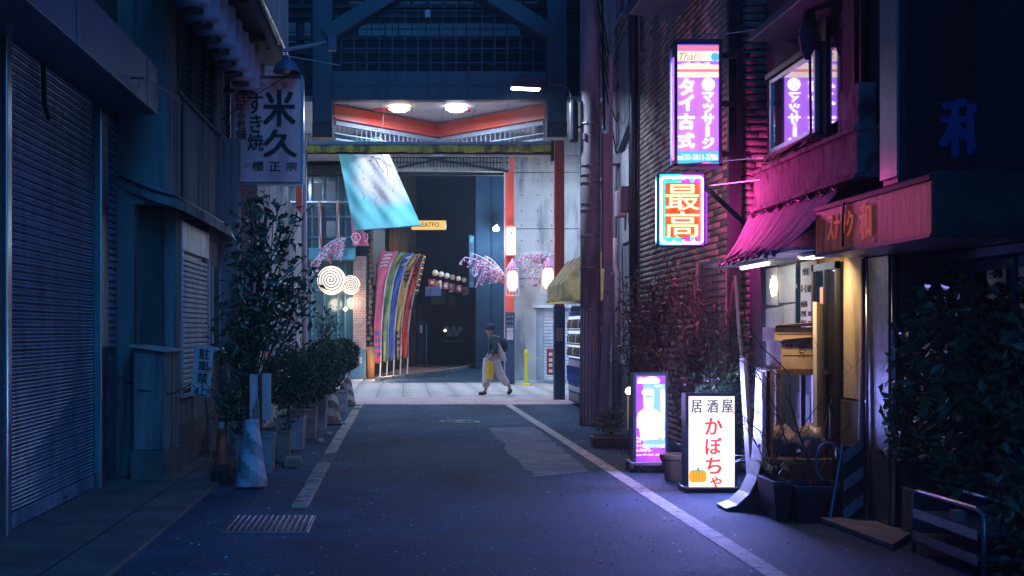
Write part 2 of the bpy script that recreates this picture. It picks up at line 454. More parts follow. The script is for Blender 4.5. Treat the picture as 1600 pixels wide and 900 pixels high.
def lamp(name, kind, loc, energy, col, parent=None, size=0.2, size_y=None, direction=None, spot=None, radius=0.05):
    l = bpy.data.lights.new(name, kind)
    l.energy = energy / GAIN; l.color = col
    if kind == 'AREA':
        l.shape = 'RECTANGLE' if size_y else 'DISK'
        l.size = size
        if size_y: l.size_y = size_y
    else:
        l.shadow_soft_size = radius
    if kind == 'SPOT':
        l.spot_size = R(spot or 90); l.spot_blend = 0.6
    o = bpy.data.objects.new(name, l)
    COL.objects.link(o)
    off = Vector(OFF[parent.name_full]) if parent is not None else Vector()
    o.location = Vector(loc) - off
    if direction is not None:
        o.rotation_euler = Vector(direction).to_track_quat('-Z', 'Y').to_euler()
    if parent is not None: o.parent = parent
    return o

def smooth(pts, k=6):
    P = [Vector(p) for p in pts]
    P = [P[0] * 2 - P[1]] + P + [P[-1] * 2 - P[-2]]
    out = []
    for i in range(1, len(P) - 2):
        for j in range(k):
            t = j / k
            a, b, c, d = P[i - 1], P[i], P[i + 1], P[i + 2]
            out.append(.5 * ((2 * b) + (c - a) * t + (2 * a - 5 * b + 4 * c - d) * t * t + (3 * b - a - 3 * c + d) * t ** 3))
    out.append(P[-2])
    return out

# lettering: Blender's own built-in font, turned into flat solid letters
def letters(mb, s, u0, u1, v0, v1, org, U, V, N, depth=0.006, weight=0.0, shear=0.0):
    cu = bpy.data.curves.new('lettering', 'FONT')
    cu.body = s; cu.resolution_u = 2; cu.extrude = 0.02; cu.shear = shear
    o = bpy.data.objects.new('lettering', cu)
    COL.objects.link(o)
    dg = bpy.context.evaluated_depsgraph_get()
    me = bpy.data.meshes.new_from_object(o.evaluated_get(dg))
    co = np.empty(len(me.vertices) * 3)
    me.vertices.foreach_get('co', co)
    co = co.reshape(-1, 3)
    fs = [tuple(p.vertices) for p in me.polygons]
    bpy.data.objects.remove(o); bpy.data.meshes.remove(me); bpy.data.curves.remove(cu)
    lo, hi = co.min(0), co.max(0)
    u = u0 + (co[:, 0] - lo[0]) / max(1e-6, hi[0] - lo[0]) * (u1 - u0)
    v = v0 + (co[:, 1] - lo[1]) / max(1e-6, hi[1] - lo[1]) * (v1 - v0)
    d = np.where(co[:, 2] > 0, depth, 0.0)
    em = abs(v1 - v0) if len(s) == 1 else abs(u1 - u0) / max(1, len(s))
    sh = [(0, 0)] if weight <= 0 else [(-1, -.6), (1, -.6), (-1, .6), (1, .6), (0, 0)]      # bold: the same glyph laid a few times
    for k, (a_, b_) in enumerate(sh):
        P = np.array(org)[None] + (u + a_ * weight * em)[:, None] * np.array(U)[None] + (v + b_ * weight * em)[:, None] * np.array(V)[None] + (d + k * .0006)[:, None] * np.array(N)[None]
        mb.add(P.tolist(), fs)
    return mb
FRONT = dict(U=(1, 0, 0), V=(0, 0, 1), N=(0, -1, 0))        # faces the camera (-Y)
STREET_R = dict(U=(0, -1, 0), V=(0, 0, 1), N=(-1, 0, 0))    # on the right-hand side, faces the street (-X)
def front_letters(mb, s, x0, x1, yt, yb, Y, **k):           # rectangle given at distance Y
    return letters(mb, s, gx(x0, Y), gx(x1, Y), gz(yb, Y), gz(yt, Y), (0, Y, 0), **FRONT, **k)

# foliage: many small folded leaves
def leaf_mesh(cent, size, up=0.2, jit=0.35, outward=None, wide=0.42):
    n = len(cent)
    d = rng.normal(size=(n, 3)); d[:, 2] = d[:, 2] * 0.7 + up
    if outward is not None: d = d * 0.6 + outward
    d /= np.linalg.norm(d, axis=1)[:, None]
    s = np.cross(d, rng.normal(size=(n, 3))); s /= np.linalg.norm(s, axis=1)[:, None]
    nrm = np.cross(d, s)
    L = size * (1 + jit * rng.uniform(-1, 1, size=n))[:, None]
    W = L * wide
    a = cent
    t = cent + d * L - nrm * L * 0.15
    l = cent + d * L * 0.5 + s * W * 0.5 + nrm * L * 0.08
    r = cent + d * L * 0.5 - s * W * 0.5 + nrm * L * 0.08
    V = np.stack([a, l, t, r], axis=1).reshape(-1, 3)
    k = np.arange(n)[:, None] * 4
    T = np.concatenate([k + np.array([[0, 2, 1]]), k + np.array([[0, 3, 2]])], axis=0)
    return V, T
def ellipsoid_pts(c, r, n, shell=0.0):
    p = rng.normal(size=(n, 3)); p /= np.linalg.norm(p, axis=1)[:, None]
    q = rng.uniform(shell ** 3, 1, size=n) ** (1 / 3)
    return np.array(c)[None] + p * q[:, None] * np.array(r)[None], p
def make_tree(name, label, cat, base, trunk_pts, lobes, nb, per, size, leafmat, group=None, trunk_r=0.03, spread=0.09, wide=0.42, up=0.2, barkmat='bark', tip=0.35):
    t = thing(name, label, cat, base, group)
    mb = MB()
    k = len(trunk_pts)
    mb.tube(trunk_pts, [trunk_r * (1 - 0.6 * i / (k - 1)) for i in range(k)], 7)
    cents = []
    vol = np.array([l[1][0] * l[1][1] * l[1][2] for l in lobes]); vol = vol / vol.sum()
    for i in range(nb):
        l = lobes[rng.choice(len(lobes), p=vol)]
        e = ellipsoid_pts(l[0], l[1], 1, 0.35)[0][0]
        tz = [p for p in trunk_pts if p[2] < e[2] - 0.03] or [trunk_pts[0]]
        b0 = Vector(random.choice(tz[-4:]))
        e = Vector(e)
        mid = b0.lerp(e, 0.5) + Vector((random.uniform(-.06, .06), random.uniform(-.06, .06), random.uniform(0, .10)))
        mb.tube([b0, mid, e], [trunk_r * 0.32, trunk_r * 0.2, trunk_r * 0.08], 4, cap=False)
        m = int(per * random.uniform(0.5, 1.5))
        tt = rng.uniform(tip, 1.05, size=m)
        bez = ((1 - tt) ** 2)[:, None] * np.array(b0) + (2 * tt * (1 - tt))[:, None] * np.array(mid) + (tt ** 2)[:, None] * np.array(e)
        cents.append(bez + rng.normal(size=(m, 3)) * spread)
    mb.build('trunk', barkmat, t, smooth=True)
    c = np.concatenate(cents)
    c = c[c[:, 2] > 0.03]
    V, T = leaf_mesh(c, size, up=up, wide=wide)
    raw('crown', V, T, leafmat, t)
    return t

# bodies: a skeleton of joints grown into one surface
def skin_mesh(nodes, edges, sub=2):
    me = bpy.data.meshes.new('skeleton')
    names = list(nodes)
    me.from_pydata([nodes[n][0] for n in names], [(names.index(a), names.index(b)) for a, b in edges], [])
    bm = bmesh.new(); bm.from_mesh(me)
    ly = bm.verts.layers.skin.verify()
    for i, v in enumerate(bm.verts):
        r = nodes[names[i]][1]
        v[ly].radius = (r, r) if not isinstance(r, tuple) else r
        v[ly].use_root = (i == 0)
    bm.to_mesh(me); bm.free()
    o = bpy.data.objects.new('skeleton', me)
    COL.objects.link(o)
    sk = o.modifiers.new('skin', 'SKIN'); sk.use_smooth_shade = True
    su = o.modifiers.new('sub', 'SUBSURF'); su.levels = sub; su.render_levels = sub
    dg = bpy.context.evaluated_depsgraph_get()
    m2 = bpy.data.meshes.new_from_object(o.evaluated_get(dg))
    vs = [tuple(v.co) for v in m2.vertices]
    fs = [tuple(p.vertices) for p in m2.polygons]
    bpy.data.objects.remove(o); bpy.data.meshes.remove(me); bpy.data.meshes.remove(m2)
    mb = MB(); mb.add(vs, fs)
    return mb
mat('glint_grit', (.40, .40, .42), (.72, .70, .7), scale=40, rough=.5)
# ================================================================ THE SETTING: ground, road, paving
mb = MB(); mb.add([(-300, -100, -0.02), (300, -100, -0.02), (300, 700, -0.02), (-300, 700, -0.02)], [(0, 1, 2, 3)])
struct(mb.build('ground', 'concrete_dark', origin=(0, 0, -0.02)))
mb = MB(); mb.add([(-1.77, -8, 0), (3.62, -8, 0), (3.62, 25.6, 0), (-1.77, 25.6, 0)], [(0, 1, 2, 3)])
road = struct(mb.build('road', 'asphalt', origin=(0, 8, 0)))
mb = MB(); mb.add([(2.20, -2, .004), (2.34, -2, .004), (2.34, 7.8, .004), (2.17, 25.55, .004), (2.03, 25.55, .004), (2.20, 7.8, .004)], [(0, 1, 2, 5), (5, 2, 3, 4)])
mb.build('painted_line', 'line_paint', road)
# worn paint hatch and asphalt repairs
L_ = [(at(762, 668, 19.6)[0], 19.5), (1.30, 13.0)]; R_ = [(at(838, 668, 19.6)[0], 19.7), (2.0, 13.5)]
le = [(L_[0][0] + (L_[1][0] - L_[0][0]) * q + random.uniform(-.05, .05), L_[0][1] + (L_[1][1] - L_[0][1]) * q) for q in np.linspace(0, 1, 40)]
re_ = [(R_[0][0] + (R_[1][0] - R_[0][0]) * q + random.uniform(-.05, .02), R_[0][1] + (R_[1][1] - R_[0][1]) * q) for q in np.linspace(0, 1, 40)]
MB().sheet([[(a_[0], a_[1], .004), ((a_[0] + b_[0]) / 2, (a_[1] + b_[1]) / 2, .004), (b_[0], b_[1], .004)] for a_, b_ in zip(le, re_)]).build('worn_paint', 'asphalt_worn', road)
# loose grit on the asphalt, its pale flecks standing in for specular glints
n_ = 2600
gp = np.stack([rng.uniform(-1.7, 3.3, n_), 6.5 + 19 * rng.uniform(0, 1, n_) ** 1.3, np.full(n_, .006)], axis=1)
V, T = leaf_mesh(gp, .019, up=0, wide=.8, jit=.8); V[:, 2] = .003 + np.abs(V[:, 2] - .006) * .35
raw('glint_grit', V, T, 'glint_grit', road, kind='stuff')
# kerb strip of pale stones along the left edge of the carriageway
ks = MB().bx(-.955, -.795, 10.6, 25.55, -.03, .0025).build('kerb', 'concrete_dark', origin=(-.87, 18, 0)); struct(ks)
y = 10.75
while y < 25.3:
    L = random.choice([0.55, 0.6, 1.1, 1.2, 1.8])
    L = min(L, 25.5 - y)
    if random.random() > 0.13:
        x = -.95 + random.uniform(-.008, .008)
        MB().bx(x, x + random.uniform(.135, .15), y + .012, y + L - .012, -.02, .014 + random.uniform(0, .008)).build('stone', 'kerb_stone', ks, bevel=.006)
    y += L
# gutter of concrete slabs and the apron on the left
ap = MB().bx(-2.95, -2.21, -6, 26, -.06, .012).build('pavement', 'concrete_dark', origin=(-2.6, 10, 0)); struct(ap)
gt = MB().bx(-2.21, -1.765, -6, 26, -.06, -.004).build('gutter', 'concrete_dark', origin=(-2, 10, 0)); struct(gt)
y = 5.6
while y < 25:
    MB().bx(-2.19, -1.785, y + .018, y + 1.495, -.05, .020 + random.uniform(-.004, .012)).build('slab', 'concrete_dark', gt, bevel=.01)
    y += 1.52
# steel grate lid in the road
g = thing('drain_cover', 'square steel drain cover with raised studs set in the dark asphalt', 'drain cover', (-1.03, 9.85, 0))
MB().bx(-1.36, -.70, 9.42, 10.3, -.02, .010).build('frame', 'iron', g, bevel=.004)
mb = MB()
for i in range(14):
    for j in range(16):
        mb.lathe((-1.32 + i * .045, 9.47 + j * .051, .008), [(.014, 0), (.012, .007), (.006, .009)], 5)
mb.build('studs', 'galvanised', g, kind='stuff')
g = thing('manhole_cover', 'round iron manhole cover in the middle of the road', 'manhole cover', (at(718, 659, 20.8)[0], 20.8, 0))
c = (at(718, 659, 20.8)[0], 20.8, 0)
MB().lathe(c, [(.34, -.02), (.34, .006), (.31, .006)], 28).build('frame', 'dark_metal', g)
mb = MB().lathe(c, [(.29, -.02), (.29, .008)], 28)
for k in range(6):
    mb.box((c[0], c[1], .009), (.5, .02, .006), (0, 0, k * math.pi / 6))
mb.build('lid', 'dark_metal', g)

# paving of the crossing arcade street
pv = MB().bx(-14, 18, 25.6, 39.5, -.06, -.004).build('pavement', 'concrete_dark', origin=(0, 30, 0)); struct(pv)
proto = MB().bx(-.138, .138, 0, .53, -.03, .006).build('paving_stone', 'paving_pink', pv, bevel=0)
proto.location = (-2.6, 25.62 - 30, 0)
for r_ in range(5):
    for i in range(26):
        if r_ == 0 and i == 0: continue
        o = proto.copy(); COL.objects.link(o)
        o.location = (-2.6 + i * .283 + (.14 if r_ % 2 else 0), 25.62 - 30 + r_ * .54, random.uniform(-.002, .003))
# (the part's mesh is already relative to the pavement's origin)
me = proto.data
me.transform(Matrix.Translation((0, 30, 0)))
V, T = [], []
for iy in range(17):
    for ix in range(50):
        x0 = -12 + ix * .6; y0 = 28.34 + iy * .6
        b = len(V)
        z = .004 + random.uniform(0, .003)
        V += [(x0 + .006, y0 + .006, z), (x0 + .594, y0 + .006, z), (x0 + .594, y0 + .594, z), (x0 + .006, y0 + .594, z),
              (x0 + .006, y0 + .006, -.01), (x0 + .594, y0 + .006, -.01), (x0 + .594, y0 + .594, -.01), (x0 + .006, y0 + .594, -.01)]
        T += [(b, b + 1, b + 2, b + 3), (b, b + 4, b + 5, b + 1), (b + 1, b + 5, b + 6, b + 2), (b + 2, b + 6, b + 7, b + 3), (b + 3, b + 7, b + 4, b)]
raw('paving_slabs', V, T, 'paving_grey', pv, kind='stuff')
# the street going on behind the arcade, bending right
mb = MB(); mb.add([(-.9, 36.0, .012), (9, 36.0, .012), (9, 62, .012), (5.2, 62, .012), (3.3, 52.5, .012), (1.2, 43, .012)], [(0, 1, 2, 3, 4, 5)])
struct(mb.build('road_beyond', 'asphalt', origin=(3, 45, 0)))
mb = MB(); mb.add([(-4, 38.6, .020), (-.6, 38.6, .020), (1.0, 43, .020), (3.1, 52.5, .020), (5.0, 62, .020), (-4, 62, .020)], [(0, 1, 2, 3, 4, 5)])
struct(mb.build('pavement_beyond', 'paving_red', origin=(-1, 50, 0)))
mb = MB()
cp = [(-.75, 37.2), (1.1, 43), (3.2, 52.5), (5.1, 62)]
for a, b in zip(cp[:-1], cp[1:]):
    mb.beam((a[0], a[1], .05), (b[0], b[1], .05), .16, .12)
struct(mb.build('kerb_beyond', 'kerb_stone', origin=(1, 45, 0)))

# ================================================================ LEFT: shuttered shop
sh = thing('shuttered_shop', 'dark building with a wide blue roller shutter and deep metal canopy', 'building', (-2.95, 10.0, 0))
mb = MB()
mb.bx(-3.6, -2.96, 1, 13.0, 0, 3.7)
mb.bx(-3.6, -2.90, 1, 13.0, 3.7, 9.5)
mb.bx(-2.96, -2.88, 1, 9.19, 0, 3.7)
mb.build('wall', 'stucco_dark', sh)
rs = MB().bx(-2.959, -2.945, 9.30, 12.05, .02, 3.70).build('rolling_shutter', 'dark_metal', sh)
prof = [(-2.944, 0), (-2.918, .004), (-2.910, .013), (-2.918, .022), (-2.926, .028), (-2.914, .036), (-2.910, .044), (-2.918, .053), (-2.944, .058)]
slat = MB().prism(prof, 'y', 9.31, 12.04).build('slat', 'shutter_steel', rs)
slat.location = (0, 0, .14)
rep(slat, [(random.uniform(-.003, .003), 0, i * .06 + random.uniform(-.001, .001)) for i in range(1, 59)])
MB().bx(-2.95, -2.90, 9.31, 12.04, .02, .135).build('bottom_bar', 'shutter_steel', rs, bevel=.006)
MB().bx(-2.895, -2.885, 10.9, 11.02, .05, .075).build('pull_handle', 'galvanised', rs)
for y0, y1, m_ in ((9.19, 9.30, 'galvanised'), (12.06, 12.34, 'galvanised')):
    MB().bx(-2.955, -2.84, y0, y1, 0, 3.66).build('guide_rail', m_, sh, bevel=.012)
sd = MB().bx(-2.955, -2.91, 12.36, 12.97, 0, 3.62).build('side_door', 'blue_metal', sh)
MB().bx(-2.909, -2.895, 12.42, 12.92, .18, 1.22).build('lower_panel', 'blue_metal', sd, bevel=.008)
MB().bx(-2.894, -2.875, 12.46, 12.49, .62, .70).build('handle', 'dark_metal', sd)
sl = MB().prism([(-2.909, 0), (-2.885, .006), (-2.890, .05), (-2.909, .055)], 'y', 12.40, 12.94).build('slat', 'shutter_steel', sd)
sl.location = (0, 0, 1.32)
rep(sl, [(0, 0, i * .066) for i in range(1, 34)])
# canopy: dented metal fascia
cn = MB().prism([(-2.89, 3.62), (-2.40, 3.60), (-2.40, 4.06), (-2.44, 4.09), (-2.89, 4.22)], 'y', 2.0, 12.52).build('canopy', 'blue_metal', sh, bevel=.01)
for yy in (4.2, 6.8, 9.4, 12.0):
    MB().bx(-2.397, -2.392, yy, yy + .035, 3.60, 4.06).build('seam', 'blue_metal', cn)
MB().bx(-2.86, -2.42, 12.525, 12.54, 3.63, 4.05).build('end_plate', 'galvanised', cn, bevel=.004)
MB().tube([(-2.38, 11.2, 3.70), (-2.30, 11.3, 3.72), (-2.24, 12.1, 3.76), (-2.2, 12.7, 3.74)], .012, 5).build('bracket', 'dark_metal', cn)
MB().tube([(-2.88, 10.2, 3.95), (-2.86, 10.2, 3.3), (-2.85, 10.3, 3.2)], .02, 6).build('cable_drop', 'cable', sh)

mb = MB()
for k in range(14):
    y_ = 11.4 + 1.1 * random.random() ** .6; z_ = 3.62 + random.uniform(0, .10 + .25 * (y_ - 11.4) / 1.1); q = random.uniform(.02, .06)
    mb.add([(-2.3985, y_ + q * math.cos(a) * random.uniform(.5, 1.2), z_ + q * math.sin(a) * random.uniform(.4, 1.4)) for a in np.linspace(0, 2 * math.pi, 9)[:-1]], [tuple(range(8))])
mb.build('flaking_paint', 'plaster_pale', cn, kind='stuff')
for zz, hh in ((.42, .2), (.86, .14)):
    MB().bx(-2.872, -2.869, 12.13, 12.13 + hh * .7, 1.0 + zz, 1.0 + zz + hh).build('sticker', 'paper', sh)
# ================================================================ LEFT: plaster house
ph = thing('plaster_house', 'grey plastered house with slatted upstairs windows and a curved eave', 'building', (-2.7, 14.8, 0))
mb = MB()
mb.bx(-3.6, -2.40, 13.6, 18.6, 2.78, 4.0)            # wall between the floors
mb.bx(-3.6, -2.40, 13.01, 13.6, 2.78, 9.0)
mb.bx(-3.6, -2.43, 13.6, 18.6, 5.12, 9.0)
mb.bx(-3.6, -2.40, 15.78, 18.6, 0, 2.78)
mb.bx(-3.6, -2.40, 13.62, 15.78, 0, .80)
mb.bx(-3.6, -2.74, 13.01, 13.30, 0, 2.78)            # pillar by the shutter
mb.bx(-3.6, -2.40, 13.5, 13.78, .8, 2.78)
mb.build('wall', 'plaster_grey', ph)
MB().bx(-3.6, -2.52, 13.35, 15.8, 0, 2.76).build('recess_wall', 'stucco_dark', ph)
MB().bx(-2.395, -2.375, 13.5, 18.6, 0, .48).build('plinth', 'concrete_dark', ph)
# meter cabinet with sloping lid
cb = thing('meter_cabinet', 'tall grey cabinet with a sloping lid beside the blue shutter', 'cabinet', (-2.5, 13.0, 0))
MB().bx(-2.70, -2.34, 12.66, 13.45, 0, .30).build('plinth', 'concrete_dark', cb, bevel=.01)
MB().prism([(-2.68, .30), (-2.36, .30), (-2.36, 1.27), (-2.68, 1.32)], 'y', 12.70, 13.44).build('body', 'plaster_grey', cb, bevel=.012)
MB().prism([(-2.71, 1.325), (-2.32, 1.272), (-2.32, 1.297), (-2.71, 1.352)], 'y', 12.64, 13.47).build('lid', 'plaster_pale', cb, bevel=.006)
# curved eave
mb = MB()
pts = [(-2.88, 13.0, 3.05), (-2.7, 12.96, 2.97), (-2.5, 12.93, 2.89), (-2.32, 12.95, 2.84), (-2.24, 13.1, 2.81), (-2.22, 14.2, 2.81), (-2.22, 16.7, 2.80)]
inn = [(-2.88, 13.0, 3.07), (-2.8, 13.0, 3.05), (-2.7, 13.0, 3.01), (-2.5, 13.02, 2.97), (-2.41, 13.1, 2.95), (-2.41, 14.2, 2.95), (-2.41, 16.7, 2.94)]
mb.sheet([[Vector(p) for p in inn], [Vector(p) for p in pts], [Vector(p) - Vector((0, 0, .10)) for p in pts], [Vector(p) - Vector((0, 0, .16)) for p in inn]])
mb.build('eave', 'plaster_grey', ph)
mb = MB(); mb.tube([Vector(p) + Vector((-.01, -.01, .012)) for p in pts], .014, 5); mb.build('eave_trim', 'dark_metal', ph)
# shuttered ground-floor window
wn = MB().bx(-2.52, -2.44, 13.8, 15.76, .80, 2.70).build('window', 'dark_metal', ph)
MB().bx(-2.44, -2.385, 13.82, 15.74, 2.36, 2.68).build('shutter_box', 'white_paint', wn, bevel=.01)
sl = MB().prism([(-2.44, 0), (-2.405, .006), (-2.40, .035), (-2.44, .052)], 'y', 13.86, 15.70).build('slat', 'white_paint', wn)
sl.location = (0, 0, .84)
rep(sl, [(0, 0, i * .057) for i in range(1, 26)])
for y0, y1 in ((13.80, 13.855), (15.705, 15.76)):
    MB().bx(-2.44, -2.38, y0, y1, .80, 2.36).build('frame', 'grey_paint', wn)
MB().bx(-2.44, -2.36, 13.80, 15.76, .76, .80).build('sill', 'grey_paint', wn)
# second small window with a pale sill behind the tree
w2 = MB().bx(-2.44, -2.395, 16.1, 17.3, 1.28, 2.3).build('window', 'window_glass', ph)
MB().bx(-2.40, -2.26, 16.0, 17.4, 1.20, 1.27).build('sill', 'white_paint', w2, bevel=.01)
for y0 in (16.08, 16.68, 17.28):
    MB().bx(-2.42, -2.385, y0, y0 + .05, 1.28, 2.3).build('frame', 'grey_paint', w2)
# upstairs louvred windows
edges_ = [13.62, 14.55, 15.5, 16.05]
def louvre(y0, y1, z0, z1, par, xw=-2.40, pitch=.068):
    wv = MB().bx(xw - .10, xw - .06, y0, y1, z0, z1).build('window', 'stucco_dark', par)
    s_ = MB().prism([(xw - .055, 0), (xw - .012, .0), (xw - .018, .012), (xw - .055, .05)], 'y', y0 + .03, y1 - .03).build('slat', 'shutter_steel', wv)
    s_.location = (0, 0, z0 + .03)
    rep(s_, [(0, 0, i * pitch) for i in range(1, int((z1 - z0 - .04) / pitch))])
    for a, b in ((y0, y0 + .035), (y1 - .035, y1)):
        MB().bx(xw - .06, xw + .012, a, b, z0, z1).build('frame', 'dark_metal', wv)
    MB().bx(xw - .06, xw + .02, y0, y1, z0 - .05, z0).build('sill', 'dark_metal', wv)
    return wv
for y0, y1 in ((13.62, 14.52), (14.54, 15.44), (15.46, 16.1)):
    louvre(y0, y1, 4.06, 5.1, ph)
MB().bx(-2.43, -2.34, 16.12, 16.5, 4.0, 5.12).build('pilaster', 'plaster_grey', ph)
louvre(16.75, 17.7, 3.95, 5.1, ph)
# roof eave with gutter
ev = MB().bx(-2.42, -1.72, 11.5, 18.2, 5.25, 5.33).build('roof_eave', 'dark_metal', ph)
MB().bx(-1.74, -1.66, 11.5, 18.22, 5.20, 5.36).build('fascia_board', 'blue_metal', ev)
MB().tube([(-1.62, 11.5, 5.27), (-1.62, 18.25, 5.27)], .045, 8).build('rain_gutter', 'galvanised', ev, smooth=True)
for yy in (12.5, 14.4, 16.3):
    MB().bx(-2.40, -1.75, yy, yy + .05, 5.18, 5.25).build('rafter', 'wood_dark', ev)
# downpipe and cables
MB().tube([(-2.36, 13.66, 2.9), (-2.36, 13.66, 4.0)], .014, 6).build('cable_drop', 'cable', ph)
tag(MB().tube([(-2.87, 12.99, 1.02), (-2.6, 12.68, .9), (-2.3, 12.75, .86), (-2.2, 13.2, .93), (-2.1, 13.7, 1.0)], .008, 5).build('slack_cable', 'cable'),
    'thin black cable sagging across the grey cabinet', 'cable')

# unlit paper lanterns in a row under the eave
names = ['nearest the corner of the eave', 'second along the eave', 'third along the eave', 'fourth along the eave', 'fifth along the eave',
         'sixth along the eave', 'seventh along the eave', 'eighth along the eave', 'ninth along the eave', 'last before the white shop sign']
lt = None
for i in range(10):
    p = (-2.06, 11.9 + i * .62, 4.62)
    lab = 'pale unlit paper lantern, ' + names[i]
    if lt is None:
        lt = thing('paper_lantern', lab, 'lantern', p, 'row of unlit paper lanterns under the eave')
        prof = [(.05, 0), (.10, .015)] + [(.172 + .008 * (k % 2), .05 + .04 * k) for k in range(12)] + [(.10, .53), (.06, .55)]
        MB().lathe(p, prof, 16).build('shade', 'lantern_paper', lt, smooth=True)
        MB().lathe((p[0], p[1], p[2] - .02), [(.11, 0), (.11, .035)], 14).build('bottom_ring', 'black_plastic', lt)
        MB().lathe((p[0], p[1], p[2] + .54), [(.07, 0), (.07, .04)], 14).build('top_ring', 'black_plastic', lt)
        m_ = MB()
        m_.tube([(p[0], p[1], p[2] + .58), (p[0], p[1], 5.255)], .005, 4)
        m_.build('cord', 'cable', lt)
    else:
        dup(lt, p, lab, rotz=random.uniform(-.25, .6))

# pilaster, lower corner building and its pale wall
cbld = thing('corner_building', 'pale corner building hidden behind the potted tree, under the white sign', 'building', (-2.4, 22, 0))
MB().bx(-2.8, -2.16, 16.72, 17.02, 0, 4.0).build('pilaster', 'plaster_grey', cbld, bevel=.01)
mb = MB(); mb.bx(-4, -2.12, 18.6, 27.0, 0, 3.9); mb.bx(-4, -2.42, 18.61, 27.0, 3.9, 9)
mb.build('wall', 'plaster_pale', cbld)
for y0 in (19.4, 21.6, 23.8):
    wv = MB().bx(-2.14, -2.10, y0, y0 + 1.3, 1.0, 2.3).build('window', 'window_glass', cbld)
    for (a, b, c_, d_) in ((y0 - .04, y0, 1.0, 2.3), (y0 + 1.3, y0 + 1.34, 1.0, 2.3), (y0 - .04, y0 + 1.34, 2.3, 2.35), (y0 + .63, y0 + .67, 1.0, 2.3)):
        MB().bx(-2.12, -2.08, a, b, c_, d_).build('frame', 'white_paint', wv)
    MB().bx(-2.12, -2.02, y0 - .06, y0 + 1.36, .94, 1.0).build('sill', 'white_paint', wv)
MB().tube([(-2.06, 26.7, 0), (-2.06, 26.7, 5.5)], .05, 8).build('downpipe', 'pipe_pink', cbld, smooth=True)

# white shop sign
SY = 17.2
sg = thing('shop_sign', 'large white projecting sign with bold black brush characters above the tree', 'sign', (-1.82, SY, gz(285, SY)))
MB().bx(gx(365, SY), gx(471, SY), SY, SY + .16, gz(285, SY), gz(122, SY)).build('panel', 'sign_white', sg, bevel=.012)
mb = MB()
x0, x1, z0, z1 = gx(364, SY), gx(473, SY), gz(286.5, SY), gz(121, SY)
mb.bx(x1 - .02, x1 + .012, SY - .012, SY + .17, z0, z1); mb.bx(x0, x1, SY - .012, SY + .17, z1, z1 + .025); mb.bx(x0, x1, SY - .012, SY + .17, z0 - .02, z0)
mb.build('frame', 'galvanised', sg)
mb = MB()
for ch, a, b, c_, d_, wg in (('米', 412, 461, 141, 197, .022), ('久', 412, 463, 203, 245, .026), ('す', 387, 411, 146, 178, .012), ('き', 391, 409, 179, 207, .012), ('焼', 387, 412, 209, 235, .012),
                        ('百', 368, 384, 143, 160, .006), ('年', 368, 384, 161, 175, .006), ('の', 371, 382, 176, 186, .006), ('老', 368, 384, 187, 202, .006), ('舗', 368, 385, 203, 218, .006),
                        ('櫻', 394, 412, 252, 267, .008), ('正', 421, 438, 253, 267, .008), ('宗', 447, 464, 253, 267, .008)):
    front_letters(mb, ch, a, b, c_, d_, SY - .004, weight=wg, depth=.006)
mb.build('lettering', 'sign_black', sg)
mb = MB()
for ch, a in (('會', 387), ('特', 405), ('有', 424), ('個', 440)):
    front_letters(mb, ch, a, a + 9, 129, 138, SY - .003, depth=.003)
front_letters(mb, '印', 382, 390, 255, 262, SY - .003, depth=.003)
mb.build('faded_lettering', 'faded_green', sg)
for zz in (3.75, 4.7):
    MB().bx(-2.42, x0, SY + .05, SY + .10, zz, zz + .05).build('bracket', 'dark_metal', sg)
tag(MB().tube([at(450, 118, 17.0), at(405, 145, 16.9), at(362, 176, 16.8), at(330, 200, 16.75)], .007, 5).build('sign_cable', 'cable'),
    'black cable slanting down across the white brush sign', 'cable')
# bell lamp over the sign
LY = 17.0
bl = thing('bell_lamp', 'unlit bell-shaped metal lamp on a long arm above the white sign', 'lamp', at(448, 115, LY))
c = at(448, 113, LY)
MB().lathe(c, [(.185, 0), (.18, .02), (.15, .09), (.09, .155), (.04, .175), (.03, .22), (.0, .225)], 20, cap=False).build('shade', 'blue_metal', bl, smooth=True, solid=.006)
MB().lathe((c[0], c[1], c[2] - .015), [(.03, 0), (.055, .03), (.05, .08), (.02, .12)], 12).build('bulb', 'white_paint', bl, smooth=True)
MB().tube([(c[0], c[1], c[2] + .21), (c[0] - .02, c[1], c[2] + .30), (c[0] - .12, c[1], c[2] + .36), (c[0] - .28, c[1], c[2] + .3)], .012, 6).build('stem', 'dark_metal', bl)
mb = MB()
mb.tube([at(440, 79, LY), at(517, 66, LY - .2)], .028, 8)
mb.tube([at(440, 86, LY), at(530, 102, LY - .2)], .009, 6)
mb.build('arm', 'grey_paint', bl)
mb = MB()
mb.bx(gx(516, LY) - .02, gx(527, LY), LY - .30, LY - .15, gz(85, LY), gz(63, LY))
mb.build('end_bracket', 'blue_metal', bl, bevel=.01)
# ================================================================ LEFT: things along the wall
# no-parking board on a leaning pole
Y = 13.2
ns = thing('no_parking_sign', 'small white board with four black characters on a leaning pole', 'sign', (at(331, 740, Y)[0], Y, 0))
ang = R(-5)
c = Vector(at(316, 580, Y))
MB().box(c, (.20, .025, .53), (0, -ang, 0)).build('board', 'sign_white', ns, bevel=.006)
mb = MB()
U = Vector((math.cos(ang), 0, math.sin(ang))); Vv = Vector((-math.sin(ang), 0, math.cos(ang)))
for i, ch in enumerate('駐車禁止'):
    letters(mb, ch, -.045, .065, .125 - i * .125, .235 - i * .125, c + Vector((0, -.0135, 0)), U, Vv, (0, -1, 0), depth=.004, weight=.012)
mb.build('lettering', 'sign_black', ns)
MB().tube([c + Vector((0, .03, .2)), c + Vector((.03, .03, -.27)), Vector((at(331, 740, Y)[0], Y + .03, 0))], .012, 7).build('pole', 'galvanised', ns)
